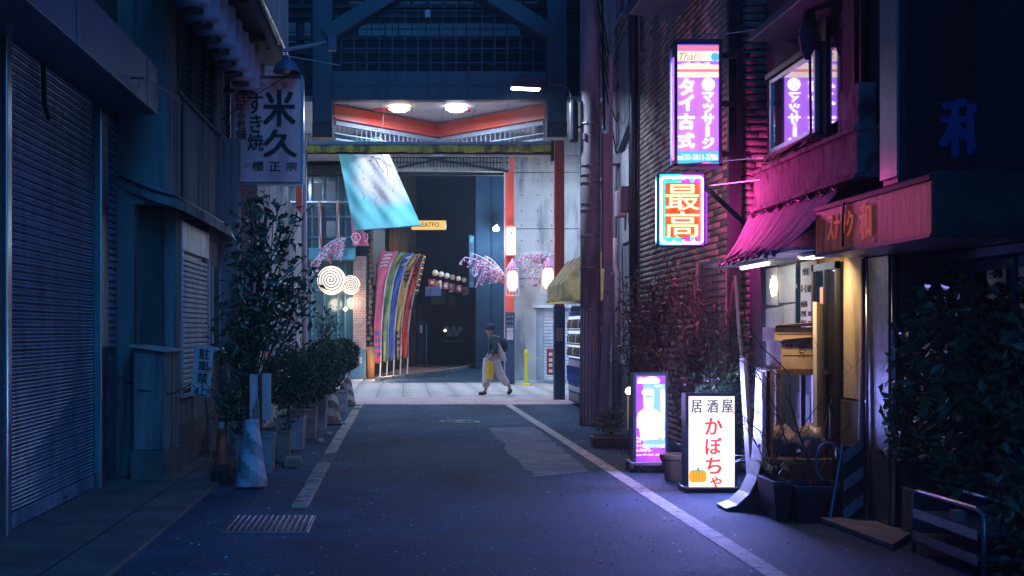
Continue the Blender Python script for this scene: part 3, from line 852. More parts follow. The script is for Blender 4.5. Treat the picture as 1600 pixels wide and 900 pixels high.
# lumpy concrete foot
mb = MB().lathe((at(348, 760, 12.5)[0], 12.5, 0), [(.11, 0), (.125, .05), (.11, .13), (.07, .17), (.02, .18)], 9)
mb.v = [(x + random.uniform(-.015, .015), y_ + random.uniform(-.015, .015), z + random.uniform(-.008, .008) * (z > .02)) for x, y_, z in mb.v]
tag(mb.build('rubble_lump', 'soil', smooth=False), 'rough dark lump of stone on the ground beside the red cone', 'stone')
# slim red cone
cx = at(343, 738, 13.2)[0]
rc = thing('slim_cone', 'slim red traffic cone with a pale band between wall and striped cone', 'traffic cone', (cx, 13.35, 0))
MB().lathe((cx, 13.35, 0), [(.105, 0), (.105, .025), (.085, .03), (.02, .62), (.012, .64)], 16).build('body', 'cone_red', rc, smooth=False)
MB().lathe((cx, 13.35, 0), [(.0375, .475), (.030, .54)], 16, cap=False).build('band', 'sign_white', rc)

def striped_cone(name, label, x, y, h, r0, r1, base=True, m1='cone_pale', m2='cone_dark', tw=1.5, group=None):
    t = thing(name, label, 'traffic cone', (x, y, 0), group)
    n, k = 20, 24
    A, B_ = MB(), MB()
    for i in range(k):
        for j in range(n):
            qs = []
            for (ii, jj) in ((i, j), (i, j + 1), (i + 1, j + 1), (i + 1, j)):
                f = ii / k
                rr = r0 + (r1 - r0) * f
                a = 2 * math.pi * jj / n
                qs.append((x + rr * math.cos(a), y + rr * math.sin(a), .03 + f * h))
            ph_ = (j / n + i / k * tw) * 2 % 1
            (A if ph_ < .5 else B_).add(qs, [(0, 1, 2, 3)])
    A.build('body', m1, t, kind='stuff'); B_.build('stripe', m2, t, kind='stuff')
    MB().lathe((x, y, .03 + h), [(r1, 0), (r1 * .8, .02), (.005, .025)], 12).build('tip', m1, t)
    if base: MB().box((x, y, .016), (r0 * 2.4, r0 * 2.4, .03), (0, 0, .2)).build('base', 'black_plastic', t, bevel=.008)
    return t
striped_cone('striped_cone', 'broad dull blue-grey wrapped cone in front of the white boards', at(391, 765, 12.0)[0], 12.1, .60, .155, .07, False, 'vinyl', 'planter_grey', 1.0)
striped_cone('striped_cone', 'pale and dark striped cone at the end of the planters, nearer one', at(519, 664, 20)[0] - .06, 20.2, .72, .19, .09, True)
striped_cone('striped_cone', 'striped cone under the farthest clipped ball by the paving', at(541, 630, 25.2)[0], 25.2, .62, .19, .07, True)
MB_ = MB().tube([at(520, 600, 20.1), at(527, 604, 21.5), at(536, 596, 23.8), at(541, 588, 25.1)], .012, 5)
tag(MB_.build('barrier_rope', 'white_paint'), 'white rope hanging between the two striped cones', 'rope')

# white boards and a plank
Y = 12.9
b1 = thing('white_board', 'narrow white post with a small black label, beside the potted tree', 'board', (at(396, 661, Y)[0], Y, 0))
MB().bx(gx(390, Y), gx(402, Y), Y, Y + .05, gz(662, Y), gz(585, Y)).build('board', 'sign_white', b1, bevel=.005)
mb = MB(); front_letters(mb, '米', 394, 398, 640, 645, Y - .002, depth=.003); front_letters(mb, '久', 394, 398, 648, 654, Y - .002, depth=.003); mb.build('lettering', 'sign_black', b1)
MB().bx(gx(395, Y), gx(398, Y), Y + .02, Y + .04, 0, gz(662, Y)).build('leg', 'wood_dark', b1)
b2 = thing('white_board', 'plain white board standing between dark stakes above the grey planter', 'board', (at(412, 661, Y)[0], Y + .3, 0))
MB().bx(gx(405, Y), gx(419, Y), Y + .25, Y + .30, gz(660, Y), gz(585, Y)).build('board', 'sign_white', b2, bevel=.005)
MB().bx(gx(403, Y) - .012, gx(403, Y) + .012, Y + .2, Y + .24, 0, gz(584, Y)).build('leg', 'wood_dark', b2)
mb = MB().beam((gx(404, Y), Y - .1, gz(622, Y)), (gx(411, Y), Y - .2, 0.0), .02, .07, up=(0, -1, 0))
tag(mb.build('leaning_plank', 'planter_wood'), 'narrow brown plank leaning on the grey planter', 'plank')
mb = MB().beam((gx(352, 13.7), 13.9, gz(570, 13.7)), (gx(358, 13.7), 13.6, .25), .02, .09, up=(0, -1, 0))
mb.beam((gx(352, 13.7), 13.9, gz(572, 13.7)), (gx(358, 13.7), 13.6, .01), .015, .03, up=(0, -1, 0))
tag(mb.build('leaning_board', 'plaster_pale'), 'pale narrow board leaning on the wall behind the red cone', 'board')

def planter(label, x, y, wd, dp, h, m='planter_grey', taper=.02, group='planters along the left wall'):
    t = thing('planter', label, 'planter', (x, y, 0), group)
    a, b = wd / 2, dp / 2
    A = [(-a + taper, -b + taper), (a - taper, -b + taper), (a - taper, b - taper), (-a + taper, b - taper)]
    B_ = [(-a, -b), (a, -b), (a, b), (-a, b)]
    C_ = [(-a + .025, -b + .025), (a - .025, -b + .025), (a - .025, b - .025), (-a + .025, b - .025)]
    vs = [(x + p[0], y + p[1], 0) for p in A] + [(x + p[0], y + p[1], h) for p in B_] + [(x + p[0], y + p[1], h) for p in C_] + [(x + p[0], y + p[1], h - .06) for p in C_]
    fs = [(3, 2, 1, 0)] + [(i, (i + 1) % 4, (i + 1) % 4 + 4, i + 4) for i in range(4)] + [(i + 4, (i + 1) % 4 + 4, (i + 1) % 4 + 8, i + 8) for i in range(4)] + [(i + 8, (i + 1) % 4 + 8, (i + 1) % 4 + 12, i + 12) for i in range(4)]
    MB().add(vs, fs).build('box', m, t, bevel=.006)
    MB().bx(x - a + .026, x + a - .026, y - b + .026, y + b - .026, h - .09, h - .045).build('soil', 'soil', t)
    for s in (-1, 1):
        MB().bx(x - a - .004, x + a + .004, y + s * b - .012, y + s * b + .012, h - .03, h + .006).build('rim', m, t)
    return t
planter('pale square planter at the foot of the potted tree', -1.56, 13.55, .40, .40, .40)
planter('low brown wooden planter beside the pale square one', -1.36, 14.6, .16, .34, .36, 'planter_wood')
planter('grey planter under the nearest clipped ball', -1.42, 16.2, .36, .55, .40)
planter('brown boxy planter under the second clipped ball', -1.36, 17.7, .34, .5, .42, 'planter_wood')
planter('pale planter with wide rim under the third clipped ball', -1.32, 19.2, .36, .55, .46)
planter('dark planter behind the nearer striped cone', -1.36, 21.6, .36, .7, .42, 'planter_wood')
planter('small planter under the farthest clipped ball', -1.18, 23.4, .34, .5, .40)
tag(MB().bx(-1.30, -1.12, 13.95, 14.25, 0, .10).build('brick_block', 'planter_wood', bevel=.01), 'small brown block on the ground by the pale planter', 'block')
mb = MB()
for (x, y, z, r) in ((-1.1, 17.0, .03, .05), (-1.12, 17.3, .025, .04), (-1.06, 18.2, .03, .045)):
    mb.lathe((x, y, 0), [(r, 0), (r * 1.1, r * .5), (r * .6, r)], 7)
tag(mb.build('loose_stones', 'kerb_stone', kind='stuff'), 'a few loose pale stones beside the planters', 'stones')

def ball(label, c, r, planter_y, leafs=3600, size=.045, group='clipped ball shrubs in the planters'):
    t = thing('clipped_shrub', label, 'shrub', (c[0], c[1], .34), group)
    MB().tube([(c[0], c[1], .33), (c[0] + .01, c[1], c[2])], [.022, .014], 6).build('trunk', 'bark', t)
    inner, _ = ellipsoid_pts(c, (r * .80, r * .80, r * .76), leafs // 3)
    p, nrm = ellipsoid_pts(c, (r, r, r * .95), leafs, 0.82)
    bumpy = 1 + .06 * np.sin(p[:, 0] * 19 + c[1]) * np.sin(p[:, 2] * 17) + .05 * np.sin(p[:, 1] * 23)
    p = np.array(c) + (p - np.array(c)) * bumpy[:, None]
    cc = np.concatenate([p, inner]); nn = np.concatenate([nrm, nrm[:len(inner)]])
    V, T = leaf_mesh(cc, size, outward=nn * .9, wide=.55)
    raw('crown', V, T, 'leaf_box', t)
    return t
ball('clipped round shrub nearest the potted tree', (-1.45, 16.2, .86), .34, 16.2)
ball('clipped round shrub, second from the potted tree', (-1.33, 17.7, .84), .36, 17.7)
ball('clipped round shrub, third from the potted tree', (-1.27, 19.2, .86), .36, 19.2)
ball('clipped round shrub behind the nearer striped cone', (-1.32, 21.5, .98), .36, 21.5)
ball('farthest clipped round shrub, standing out against the paving', (-1.13, 23.4, 1.02), .33, 23.4)

# the tall potted tree
tp = [(-1.58, 13.55, .34), (-1.60, 13.55, .8), (-1.57, 13.56, 1.2), (-1.60, 13.54, 1.6), (-1.52, 13.55, 2.0), (-1.48, 13.55, 2.4), (-1.45, 13.55, 2.75)]
make_tree('potted_tree', 'tall dark leafy tree in a pot below the white brush sign', 'tree', (-1.58, 13.55, .34), tp,
          [((-1.42, 13.6, 2.62), (.46, .45, .42)), ((-1.48, 13.6, 2.05), (.56, .5, .5)), ((-1.70, 13.5, 1.55), (.40, .4, .32)), ((-1.15, 13.6, 1.75), (.32, .35, .35))],
          92, 14, .10, 'leaf_dark', trunk_r=.036, spread=.06, tip=.5, wide=.48)
tp = [(-1.70, 13.4, .34), (-1.78, 13.3, .7), (-1.85, 13.3, 1.1)]
make_tree('leafy_shrub', 'loose low shrub leaning out beside the no-parking board', 'shrub', (-1.70, 13.4, .34), tp,
          [((-1.72, 13.3, .95), (.36, .3, .32)), ((-1.45, 13.6, 1.05), (.36, .3, .22))], 34, 16, .075, 'leaf_dark', trunk_r=.015, spread=.06)
tp = [(-1.36, 14.6, .30), (-1.33, 14.6, .45), (-1.32, 14.6, .6)]
make_tree('small_plant', 'small spiky plant in the low brown planter', 'plant', (-1.36, 14.6, .30), tp, [((-1.32, 14.6, .52), (.18, .18, .16))], 16, 8, .05, 'leaf_mid', trunk_r=.008, spread=.03)
tp = [(-1.30, 22.6, .36), (-1.30, 22.6, .9), (-1.34, 22.6, 1.3), (-1.36, 22.6, 1.7)]
make_tree('slender_shrub', 'slender upright shrub rising above the clipped balls before the lit lanterns', 'shrub', (-1.30, 22.6, .36), tp,
          [((-1.36, 22.6, 1.55), (.26, .24, .40))], 36, 14, .07, 'leaf_dark', trunk_r=.016, spread=.05)
tp = [(-1.36, 18.4, .4), (-1.38, 18.4, .8), (-1.42, 18.4, 1.1)]
make_tree('leafy_shrub', 'untidy bush growing between the clipped balls and the pale wall', 'shrub', (-1.36, 18.4, .4), tp,
          [((-1.55, 17.6, 1.12), (.42, .8, .22))], 40, 16, .08, 'leaf_mid', trunk_r=.014, spread=.06)
# ================================================================ THE ARCADE GATE
GY = 28.0
emit('lantern_glow2', (1.0, .74, .50), 1.25)
emit('lamp_cool', (0.86, 0.92, 1.0), 9.0)
emit('lamp_warm', (1.0, 0.80, 0.52), 5.0)
emit('lamp_white', (1.0, 0.93, 0.86), 3.0)
emit('tube_white', (1.0, 0.95, 0.88), 14.0)
ga = thing('arcade_gate', 'dark teal steel arcade gate with gable beams and wire lattice over the street', 'gate', (.8, GY, 5.6))
for a, b in ((489, 520), (853, 884)):
    MB().bx(gx(a, GY), gx(b, GY), GY - .2, GY + .25, gz(216, GY), 9.6).build('post', 'gate_teal', ga, bevel=.02)
    MB().bx(gx(a, GY) - .01, gx(b, GY) + .01, GY - .22, GY + .27, gz(216, GY) - .01, gz(192, GY)).build('post_foot', 'dark_metal', ga, bevel=.02)
bm_ = MB().bx(gx(520, GY), gx(853, GY), GY - .05, GY + .2, gz(157, GY), gz(112, GY)).build('crossbeam', 'gate_panel', ga)
for i in range(16):
    x = gx(522 + i * 21, GY)
    MB().bx(x, x + .02, GY - .062, GY - .051, gz(155, GY), gz(113, GY)).build('rib', 'gate_teal', bm_)
MB().bx(gx(520, GY), gx(853, GY), GY - .075, GY - .052, gz(157, GY), gz(152, GY)).build('lower_edge', 'gate_teal', bm_)
MB().bx(gx(520, GY), gx(853, GY), GY - .065, GY - .0505, gz(135, GY), gz(131, GY)).build('rail', 'gate_teal', bm_)
for s, (xa, xb) in ((1, (508, 655)), (-1, (866, 719))):
    mb = MB().beam((gx(xa, GY), GY, gz(58, GY)), (gx(xb, GY), GY, gz(-32, GY)), .34, .50, up=(0, -1, 0))
    mb.v = [(x, y_, z) for x, y_, z in mb.v]
    mb.build('gable_beam', 'gate_teal', ga, bevel=.02)
for i in range(17):
    x = gx(533 + i * 20, GY)
    t_ = abs(533 + i * 20 - 687) / 165
    zt = gz(-28 + 92 * t_, GY)
    MB().bx(x - .012, x + .012, GY + .02, GY + .045, gz(113, GY), max(zt, gz(95, GY))).build('lattice_bar', 'gate_teal', ga)
for yy, ha in ((97, 165), (75, 165), (55, 158), (36, 122), (16, 85)):
    MB().bx(gx(687 - ha, GY), gx(687 + ha, GY), GY + .046, GY + .066, gz(yy, GY) - .011, gz(yy, GY) + .011).build('lattice_rail', 'gate_teal', ga)
MB().box((gx(668, GY), GY - .02, gz(22, GY)), (.12, .1, .16)).build('junction_box', 'grey_paint', ga, bevel=.01)
# red and navy columns carrying it
def column(label, x0, x1, Y, ztop, dots=True, znavy=1.95):
    t = thing('arcade_column', label, 'column', ((gx(x0, Y) + gx(x1, Y)) / 2, Y, 0), 'red arcade columns')
    a, b = gx(x0, Y), gx(x1, Y)
    MB().bx(a, b, Y, Y + (b - a), znavy, ztop).build('shaft', 'gate_red', t, bevel=.01)
    MB().bx(a - .012, b + .012, Y - .012, Y + (b - a) + .012, 0, znavy).build('base', 'navy_paint', t, bevel=.01)
    if dots:
        mb = MB()
        for i in range(3):
            for j in range(4):
                mb.lathe((a + (b - a) * (.2 + .3 * i), Y - .016, znavy - .12 - j * .13), [(.028, -.005), (.02, -.02), (.0, -.024)], 8, axis='y')
        mb.build('studs', 'rail_steel', t, kind='stuff')
    return t
NY = 27.3
cr = column('red column with navy foot beside the yellow awning and vending machine', 867, 882, NY, gz(219, NY), False, gz(478, NY))
MB().bx(gx(868.5, NY), gx(880, NY), NY - .022, NY - .013, gz(533, NY), gz(512, NY)).build('notice', 'pipe_pink', cr)
cl_ = column('red column almost hidden behind the left edge of the white sign', 462, 474, NY, gz(155, NY), False)
FY = 35.0
c2 = column('red column with lit lantern box at the back of the arcade', 789.5, 803.5, FY, gz(246, FY), True, gz(488, FY))
MB().bx(gx(791.5, FY), gx(802, FY), FY - .03, FY - .014, gz(531, FY), gz(512, FY)).build('notice', 'sign_white', c2)
MB().bx(gx(781, FY), gx(789, FY), FY - .02, FY + .08, gz(442, FY), gz(438, FY)).build('bracket', 'gate_red', c2)
MB().bx(gx(780, FY), gx(783.5, FY), FY - .02, FY + .08, gz(442, FY), gz(428, FY)).build('bracket', 'gate_red', c2)
mb = MB().tube([(gx(788.3, FY), FY - .05, .3), (gx(788.3, FY), FY - .05, gz(265, FY))], .022, 6); mb.build('downpipe', 'pipe_pink', c2)
lb = thing('lantern_box', 'glowing white box lamp fixed on the red column at the back', 'lamp', at(797.5, 398, FY - .2))
MB().bx(gx(791, FY), gx(804.5, FY), FY - .24, FY - .02, gz(398, FY), gz(356, FY)).build('diffuser', 'lamp_white', lb, bevel=.02)
for yy in (399.5, 354.5):
    MB().bx(gx(790.5, FY), gx(805, FY), FY - .26, FY - .018, gz(yy, FY) - .02, gz(yy, FY) + .02).build('cap', 'gate_red', lb)
mb = MB(); mb.bx(gx(796, FY), gx(800, FY), FY - .246, FY - .2405, gz(367, FY), gz(363, FY)); mb.build('emblem', 'ink_red', lb)
lamp('light', 'POINT', at(797, 376, FY - .6), 40, (1, .88, .82), lb, radius=.2)

# diagonal red ring beams under the arcade ceiling
V1, V2, V3 = Vector((gx(523, 28.6), 28.6, 6.36)), Vector((gx(684, 31.3), 31.3, 6.36)), Vector((gx(850, 28.6), 28.6, 6.36))
rb = thing('ceiling_frame', 'red V-shaped ceiling beam with grey railing under the arcade roof', 'beam', (V2.x, V2.y, 6.1))
for a, b in ((V1, V2), (V2, V3)):
    d = (b - a).normalized()
    MB().beam(a - d * .1, b + d * .14, .16, .28).build('beam', 'gate_red', rb)
    MB().beam(a - Vector((0, 0, .155)) - d * .1, b - Vector((0, 0, .155)) + d * .12, .26, .03).build('flange', 'gate_red', rb)
    MB().beam(a - Vector((0, 0, .24)), b - Vector((0, 0, .24)), .08, .09).build('rail', 'grey_paint', rb)
    L = (b - a).length
    for k in range(int(L / .16)):
        p = a + d * (k * .16 + .08) - Vector((0, 0, .28))
        MB().bx(p.x - .012, p.x + .012, p.y - .012, p.y + .012, p.z - .26, p.z).build('baluster', 'grey_paint', rb)
    MB().beam(a - Vector((0, 0, .47)), b - Vector((0, 0, .47)), .03, .025).build('rail', 'grey_paint', rb)
    MB().beam(a - Vector((0, 0, .60)), b - Vector((0, 0, .60)), .06, .04).build('rail', 'grey_paint', rb)
for q in (.80, .90, .96):
    p = V2.lerp(V3, q)
    MB().box((p.x, p.y, p.z), (.05, .2, .37), (0, 0, .8)).build('stiffener', 'gate_red', rb)
# the far railing, crossing bars over white soffit
BY = 34.0
rl = thing('arcade_railing', 'grey wire railing with crossed bars above the far opening of the arcade', 'railing', (1.4, BY, gz(266, BY)))
for i in range(36):
    x = 610 + i * 5.2
    yl = 240 + (x - 610) * .14
    MB().bx(gx(x, BY) - .012, gx(x, BY) + .012, BY, BY + .024, gz(min(265, 262), BY), gz(237, BY)).build('baluster', 'dark_metal', rl)
for a, b, wd in (((612, 238), (795, 268), .07), ((622, 262), (735, 238), .06), ((610, 246), (795, 246), .025), ((610, 254), (795, 254), .025)):
    MB().beam(at(*a, BY - .06), at(*b, BY - .06), .05, wd).build('bar', 'gate_teal', rl)
MB().beam(at(600, 264, BY + .1), at(796, 266, BY + .1), .2, .10).build('lower_beam', 'white_paint', rl)
MB().bx(gx(785, BY), gx(789, BY), BY - .1, BY + .1, gz(264, BY), gz(240, BY)).build('end_post', 'grey_paint', rl)
MB().bx(gx(600, 34.3), gx(796, 34.3), 34.3, 34.34, gz(264, 34.3), gz(234, 34.3)).build('backing', 'white_paint', rl)

# ceiling and upper hall
ah = thing('arcade_hall', 'covered arcade hall with white ceiling panels and a dark upper roof', 'building', (.8, 33, 6.4))
cl = MB().bx(-13, 17, 28.28, 33.0, 6.56, 6.66).build('ceiling', 'grey_paint', ah)
for i in range(22):
    x = -7 + i * .72
    for j, (y0, y1) in enumerate(((28.3, 29.45), (29.47, 31.2), (31.22, 32.98))):
        MB().bx(x + .008, x + .712, y0, y1, 6.54, 6.559).build('panel', 'ceiling_white', cl)
MB().bx(-13, 17, 33.0, 33.15, 5.98, 6.7).build('fascia', 'concrete', ah)
for i in range(9):
    x = -5 + i * 1.35
    MB().bx(x + .01, x + 1.34, 32.975, 32.999, 6.0, 6.53).build('panel', 'ceiling_white', ah)
mb = MB(); mb.bx(-13, 17, 33.15, 38.9, 6.62, 6.72); mb.build('ceiling', 'ceiling_white', ah)
mb = MB(); mb.bx(-13, 17, 38.9, 39.2, 6.2, 16); mb.bx(-13, 17, 27.9, 39.2, 15.5, 15.8); mb.build('back_wall', 'dark_roof', ah)
# pale clerestory panes and dark trusses seen through the lattice
UY = 36.0
cy = MB().bx(-8, 10, UY + .05, UY + .2, 6.75, 15.4).build('clerestory', 'dark_roof', ah)
def pane(xa, xb, ya, yb):
    MB().bx(gx(xa, UY), gx(xb, UY), UY, UY + .04, gz(yb, UY), gz(ya, UY)).build('pane', 'pale_pane', cy)
for xa in np.arange(560, 812, 21.2):
    pane(xa, xa + 19.6, 37, 44.5); pane(xa, xa + 19.6, 46, 57)
for xa, xb in ((420, 462), (470, 485), (497, 520), (862, 880)):
    pane(xa, xb, 35, 49.5); pane(xa, xb, 51, 67)
for i in range(12):
    xa = 545 + i * 25
    pane(xa, xa + 21, 2, 6)
mb = MB()
for yy in (12, 28, 62, 85):
    mb.bx(-6, 8, 33, 33.12, gz(yy, 33), gz(yy, 33) + .1)
for xx in (432, 466, 492, 884):
    mb.bx(gx(xx, 33), gx(xx, 33) + .14, 33.13, 33.25, 6.8, 15)
mb.build('truss', 'dark_roof', ah)
mb = MB(); mb.bx(-13, -2.6, 28.0, 28.2, 6.4, 15); mb.bx(4.1, 17, 28.0, 28.2, 6.4, 15); mb.build('side_screen', 'dark_roof', ah)
for i, x in enumerate((gx(598, 29.2), gx(722, 29.2))):
    MB().bx(x - .2, x + .2, 29.1, 29.4, 6.50, 6.538).build('exit_plate', 'flag_pink', ah)
# bowl lamps
def bowl(label, x, y, e, on='lamp_warm', col=(.50, .64, 1.0)):
    t = thing('ceiling_lamp', label, 'lamp', (x, y, 6.40), 'bowl lamps on the arcade ceiling')
    MB().lathe((x, y, 6.40), [(.04, 0), (.16, .015), (.19, .045), (.24, .06), (.24, .08), (.17, .13)], 20).build('bowl', on, t, smooth=True)
    MB().lathe((x, y, 6.53), [(.12, -.02), (.12, .02)], 16).build('ceiling_plate', 'white_paint', t)
    lamp('light', 'AREA', (x, y, 6.33), e, col, t, size=.6, direction=(0, 0.05, -1))
    return t
LAMP_E = 240
bowl('warm glowing bowl lamp on the arcade ceiling, nearer the cyan banner', gx(624, 28.85), 28.85, 95, 'lamp_warm')
bowl('brilliant white bowl lamp on the arcade ceiling, nearer the street lamp', gx(713, 28.85), 28.85, 150, 'lamp_cool', (.42, .64, 1))
for i, (x, y) in enumerate(((-4.5, 30.0), (6.5, 30.0), (-3.2, 33.6), (1.0, 34.6), (5.4, 33.6))):
    t = thing('ceiling_lamp', ['bowl lamp on the arcade ceiling far to the left', 'bowl lamp on the arcade ceiling far to the right', 'bowl lamp behind the red beam towards the blue shopfront',
              'bowl lamp behind the crossed railing', 'bowl lamp behind the red beam towards the concrete wall'][i], 'lamp', (x, y, 6.40), 'bowl lamps on the arcade ceiling')
    zz = 6.40 if y < 32.9 else 6.48
    MB().lathe((x, y, zz), [(.04, 0), (.16, .015), (.19, .045), (.24, .06), (.24, .08), (.17, .13)], 20).build('bowl', 'lamp_warm', t, smooth=True)
    lamp('light', 'AREA', (x, y, zz - .07), LAMP_E, (.42, .63, 1.0), t, size=.6, direction=(0, 0.02, -1))

# rolled-up yellow blind across the street
RY = 27.2
rlb = thing('rolled_blind', 'rolled yellow blind under a grey rail stretched across the street', 'blind', (gx(670, RY), RY, gz(240, RY)))
MB().bx(gx(478, RY), gx(862, RY), RY - .06, RY + .10, gz(226.5, RY), gz(221.5, RY)).build('rail', 'grey_paint', rlb, bevel=.01)
mb = MB()
rows = []
n = 60
for i in range(n + 1):
    x = gx(479, RY) + (gx(861, RY) - gx(479, RY)) * i / n
    rr = .085 * (1 + .10 * math.sin(i * 1.3) + .05 * math.sin(i * 3.1))
    rows.append([(x, RY + .02 + rr * math.cos(t), gz(232, RY) - .01 * math.sin(i * .5) + rr * math.sin(t)) for t in np.linspace(0, 2 * math.pi, 13)])
mb.sheet(rows); mb.build('roll', 'yellow_cloth', rlb, smooth=True)
MB().tube([(gx(478, RY), RY + .03, gz(238.5, RY)), (gx(862, RY), RY + .03, gz(239.5, RY))], .03, 8).build('bottom_tube', 'dark_metal', rlb)
for x in (477, 862):
    MB().bx(gx(x, RY) - .02, gx(x, RY) + .05, RY - .08, RY + .14, gz(252, RY), gz(220, RY)).build('end_bracket', 'dark_metal', rlb)

# cyan hanging banner with pale cherry cloud
BN = 29.0
cb_ = thing('hanging_banner', 'slanting cyan cloth banner with a pale blossom cloud under the arcade ceiling', 'banner', at(606, 361, BN))
def bpt(u, v):
    L_ = (523 + (553 - 523) * v, 210 + 150 * v); R_ = (596 + (658 - 596) * v, 214 + 138 * v)
    x = L_[0] + (R_[0] - L_[0]) * u; y_ = L_[1] + (R_[1] - L_[1]) * u + 3 * math.sin(u * 9) * v * (1 - v)
    Y_ = BN + .9 * (1 - v) + .045 * math.sin(u * 13 + v * 3) + .08 * math.sin(v * 7 + u * 3) + .012 * math.sin(u * 25 - v * 18) + .35 * u * v
    return at(x, y_, Y_)
mb = MB(); mb.sheet([[bpt(u, v) for u in np.linspace(0, 1, 25)] for v in np.linspace(0, 1, 31)])
mb.build('cloth', 'banner_cyan', cb_, smooth=True)
m = MATS['banner_cyan']; n_, l_ = m.node_tree.nodes, m.node_tree.links
# printed cloud: large soft white patch on the cloth
g_ = n_.new('ShaderNodeNewGeometry'); mp_ = n_.new('ShaderNodeMapping'); mp_.vector_type = 'POINT'
cc = at(607, 262, 29.2)
mp_.inputs['Location'].default_value = (-cc[0] / 1.05, 0, -cc[2] / 1.05); mp_.inputs['Scale'].default_value = (1 / 1.05, 0, 1 / 1.05)
gr = n_.new('ShaderNodeTexGradient'); gr.gradient_type = 'SPHERICAL'
ns_ = n_.new('ShaderNodeTexNoise'); ns_.inputs['Scale'].default_value = 3.0; ns_.inputs['Detail'].default_value = 8
l_.new(g_.outputs['Position'], mp_.inputs['Vector']); l_.new(mp_.outputs[0], gr.inputs['Vector']); l_.new(g_.outputs['Position'], ns_.inputs['Vector'])
ad = n_.new('ShaderNodeMath'); ad.operation = 'ADD'; sb = n_.new('ShaderNodeMath'); sb.operation = 'MULTIPLY'; sb.inputs[1].default_value = .55
l_.new(ns_.outputs['Fac'], sb.inputs[0]); l_.new(sb.outputs[0], ad.inputs[0]); l_.new(gr.outputs['Fac'], ad.inputs[1])
rp = n_.new('ShaderNodeValToRGB'); rp.color_ramp.elements[0].position = .36; rp.color_ramp.elements[1].position = .66
l_.new(ad.outputs[0], rp.inputs[0])
mx = n_.new('ShaderNodeMix'); mx.data_type = 'RGBA'
l_.new(rp.outputs[0], mx.inputs[0]); bs_ = n_['Principled BSDF']
old = bs_.inputs['Base Color'].links[0].from_socket
l_.new(old, mx.inputs[6]); mx.inputs[7].default_value = (.56, .50, .42, 1); l_.new(mx.outputs[2], bs_.inputs['Base Color'])
tl_ = n_.new('ShaderNodeBsdfTranslucent'); ms_ = n_.new('ShaderNodeMixShader'); ms_.inputs[0].default_value = .2
l_.new(mx.outputs[2], tl_.inputs['Color']); l_.new(bs_.outputs[0], ms_.inputs[1]); l_.new(tl_.outputs[0], ms_.inputs[2])
l_.new(ms_.outputs[0], n_['Material Output'].inputs['Surface'])       # thin cloth lets the lamps behind shine through
mb = MB()
def onb(u, v, d=.012):
    p = Vector(bpt(u, v)); p.y -= d
    return p
for pts_ in ([(.62, .22), (.70, .25), (.78, .24), (.86, .30), (.95, .33)], [(.70, .25), (.72, .33), (.76, .40)], [(.86, .30), (.84, .38), (.80, .44)], [(.52, .28), (.6, .27), (.68, .22), (.76, .17)], [(.9, .12), (.84, .2), (.86, .3)]):
    mb.tube([onb(u, v) for u, v in pts_], .006, 4)
mb.build('printed_branch', 'wood_dark', cb_)
mb = MB()
for _ in range(70):
    u, v = random.uniform(.25, .97), random.uniform(.08, .75)
    p = onb(u, v, .010); q = random.uniform(.012, .03)
    mb.add([p + Vector((-q, 0, 0)), p + Vector((0, 0, -q)), p + Vector((q, 0, 0)), p + Vector((0, 0, q))], [(0, 1, 2, 3)])
mb.build('printed_petals', 'cloth_cream', cb_, kind='stuff')
MB().tube([onb(0, 1, 0), onb(.5, 1, 0), onb(1, 1, 0)], .022, 6).build('hem_rod', 'teal_paint', cb_)
MB().tube([onb(0, 0, 0), onb(.5, 0, 0), onb(1, 0, 0)], .022, 6).build('top_rod', 'teal_paint', cb_)
MB().tube([onb(0, 0, 0), at(522, 165, 28.7)], .006, 4).build('cord', 'white_paint', cb_)
MB().tube([onb(1, 0, 0), at(600, 172, 28.7)], .006, 4).build('cord', 'white_paint', cb_)

# ================================================================ RIGHT BACK: concrete wall of the arcade
WY = 36.2
cw = thing('concrete_wall', 'pale fair-faced concrete wall with tie holes and a roller door', 'wall', (gx(835, WY), WY, 0))
mb = MB()
xd0, xd1 = gx(838, WY), gx(892, WY)
mb.bx(gx(803, WY), xd0, WY, WY + .4, 0, 9); mb.bx(xd0, xd1 + 2.5, WY, WY + .4, gz(478, WY), 9)
mb.build('wall', 'concrete', cw)
for yy in (270, 358, 436):
    MB().bx(gx(803, WY), gx(905, WY), WY - .004, WY + .01, gz(yy, WY), gz(yy, WY) + .02).build('joint', 'dark_metal', cw)
mb = MB()
for xx in (815, 840, 862):
    for yy in (256, 282, 305, 330, 352, 376, 400, 425, 448):
        mb.lathe((gx(xx, WY), WY - .003, gz(yy, WY)), [(.022, .0), (.018, .004)], 8, axis='y')
mb.build('tie_holes', 'dark_metal', cw, kind='stuff')
dr = MB().bx(xd0, xd1, WY + .12, WY + .16, 0, gz(478, WY)).build('roller_door', 'white_paint', cw)
s_ = MB().prism([(WY + .118, 0), (WY + .10, .02), (WY + .10, .075), (WY + .118, .09)], 'x', xd0 + .22, xd1).build('slat', 'white_paint', dr)
s_.location = (0, 0, .05)
rep(s_, [(0, 0, i * .095) for i in range(1, 21)])
MB().bx(xd0, xd0 + .2, WY + .05, WY + .118, 0, gz(478, WY)).build('jamb', 'grey_paint', dr)
MB().bx(xd0 - .1, xd1, WY - .08, WY + .05, gz(481, WY), gz(477, WY)).build('lintel', 'white_paint', cw)
MB().bx(gx(803, WY), gx(900, WY), WY - .5, WY, 0, .06).build('step', 'concrete', cw)
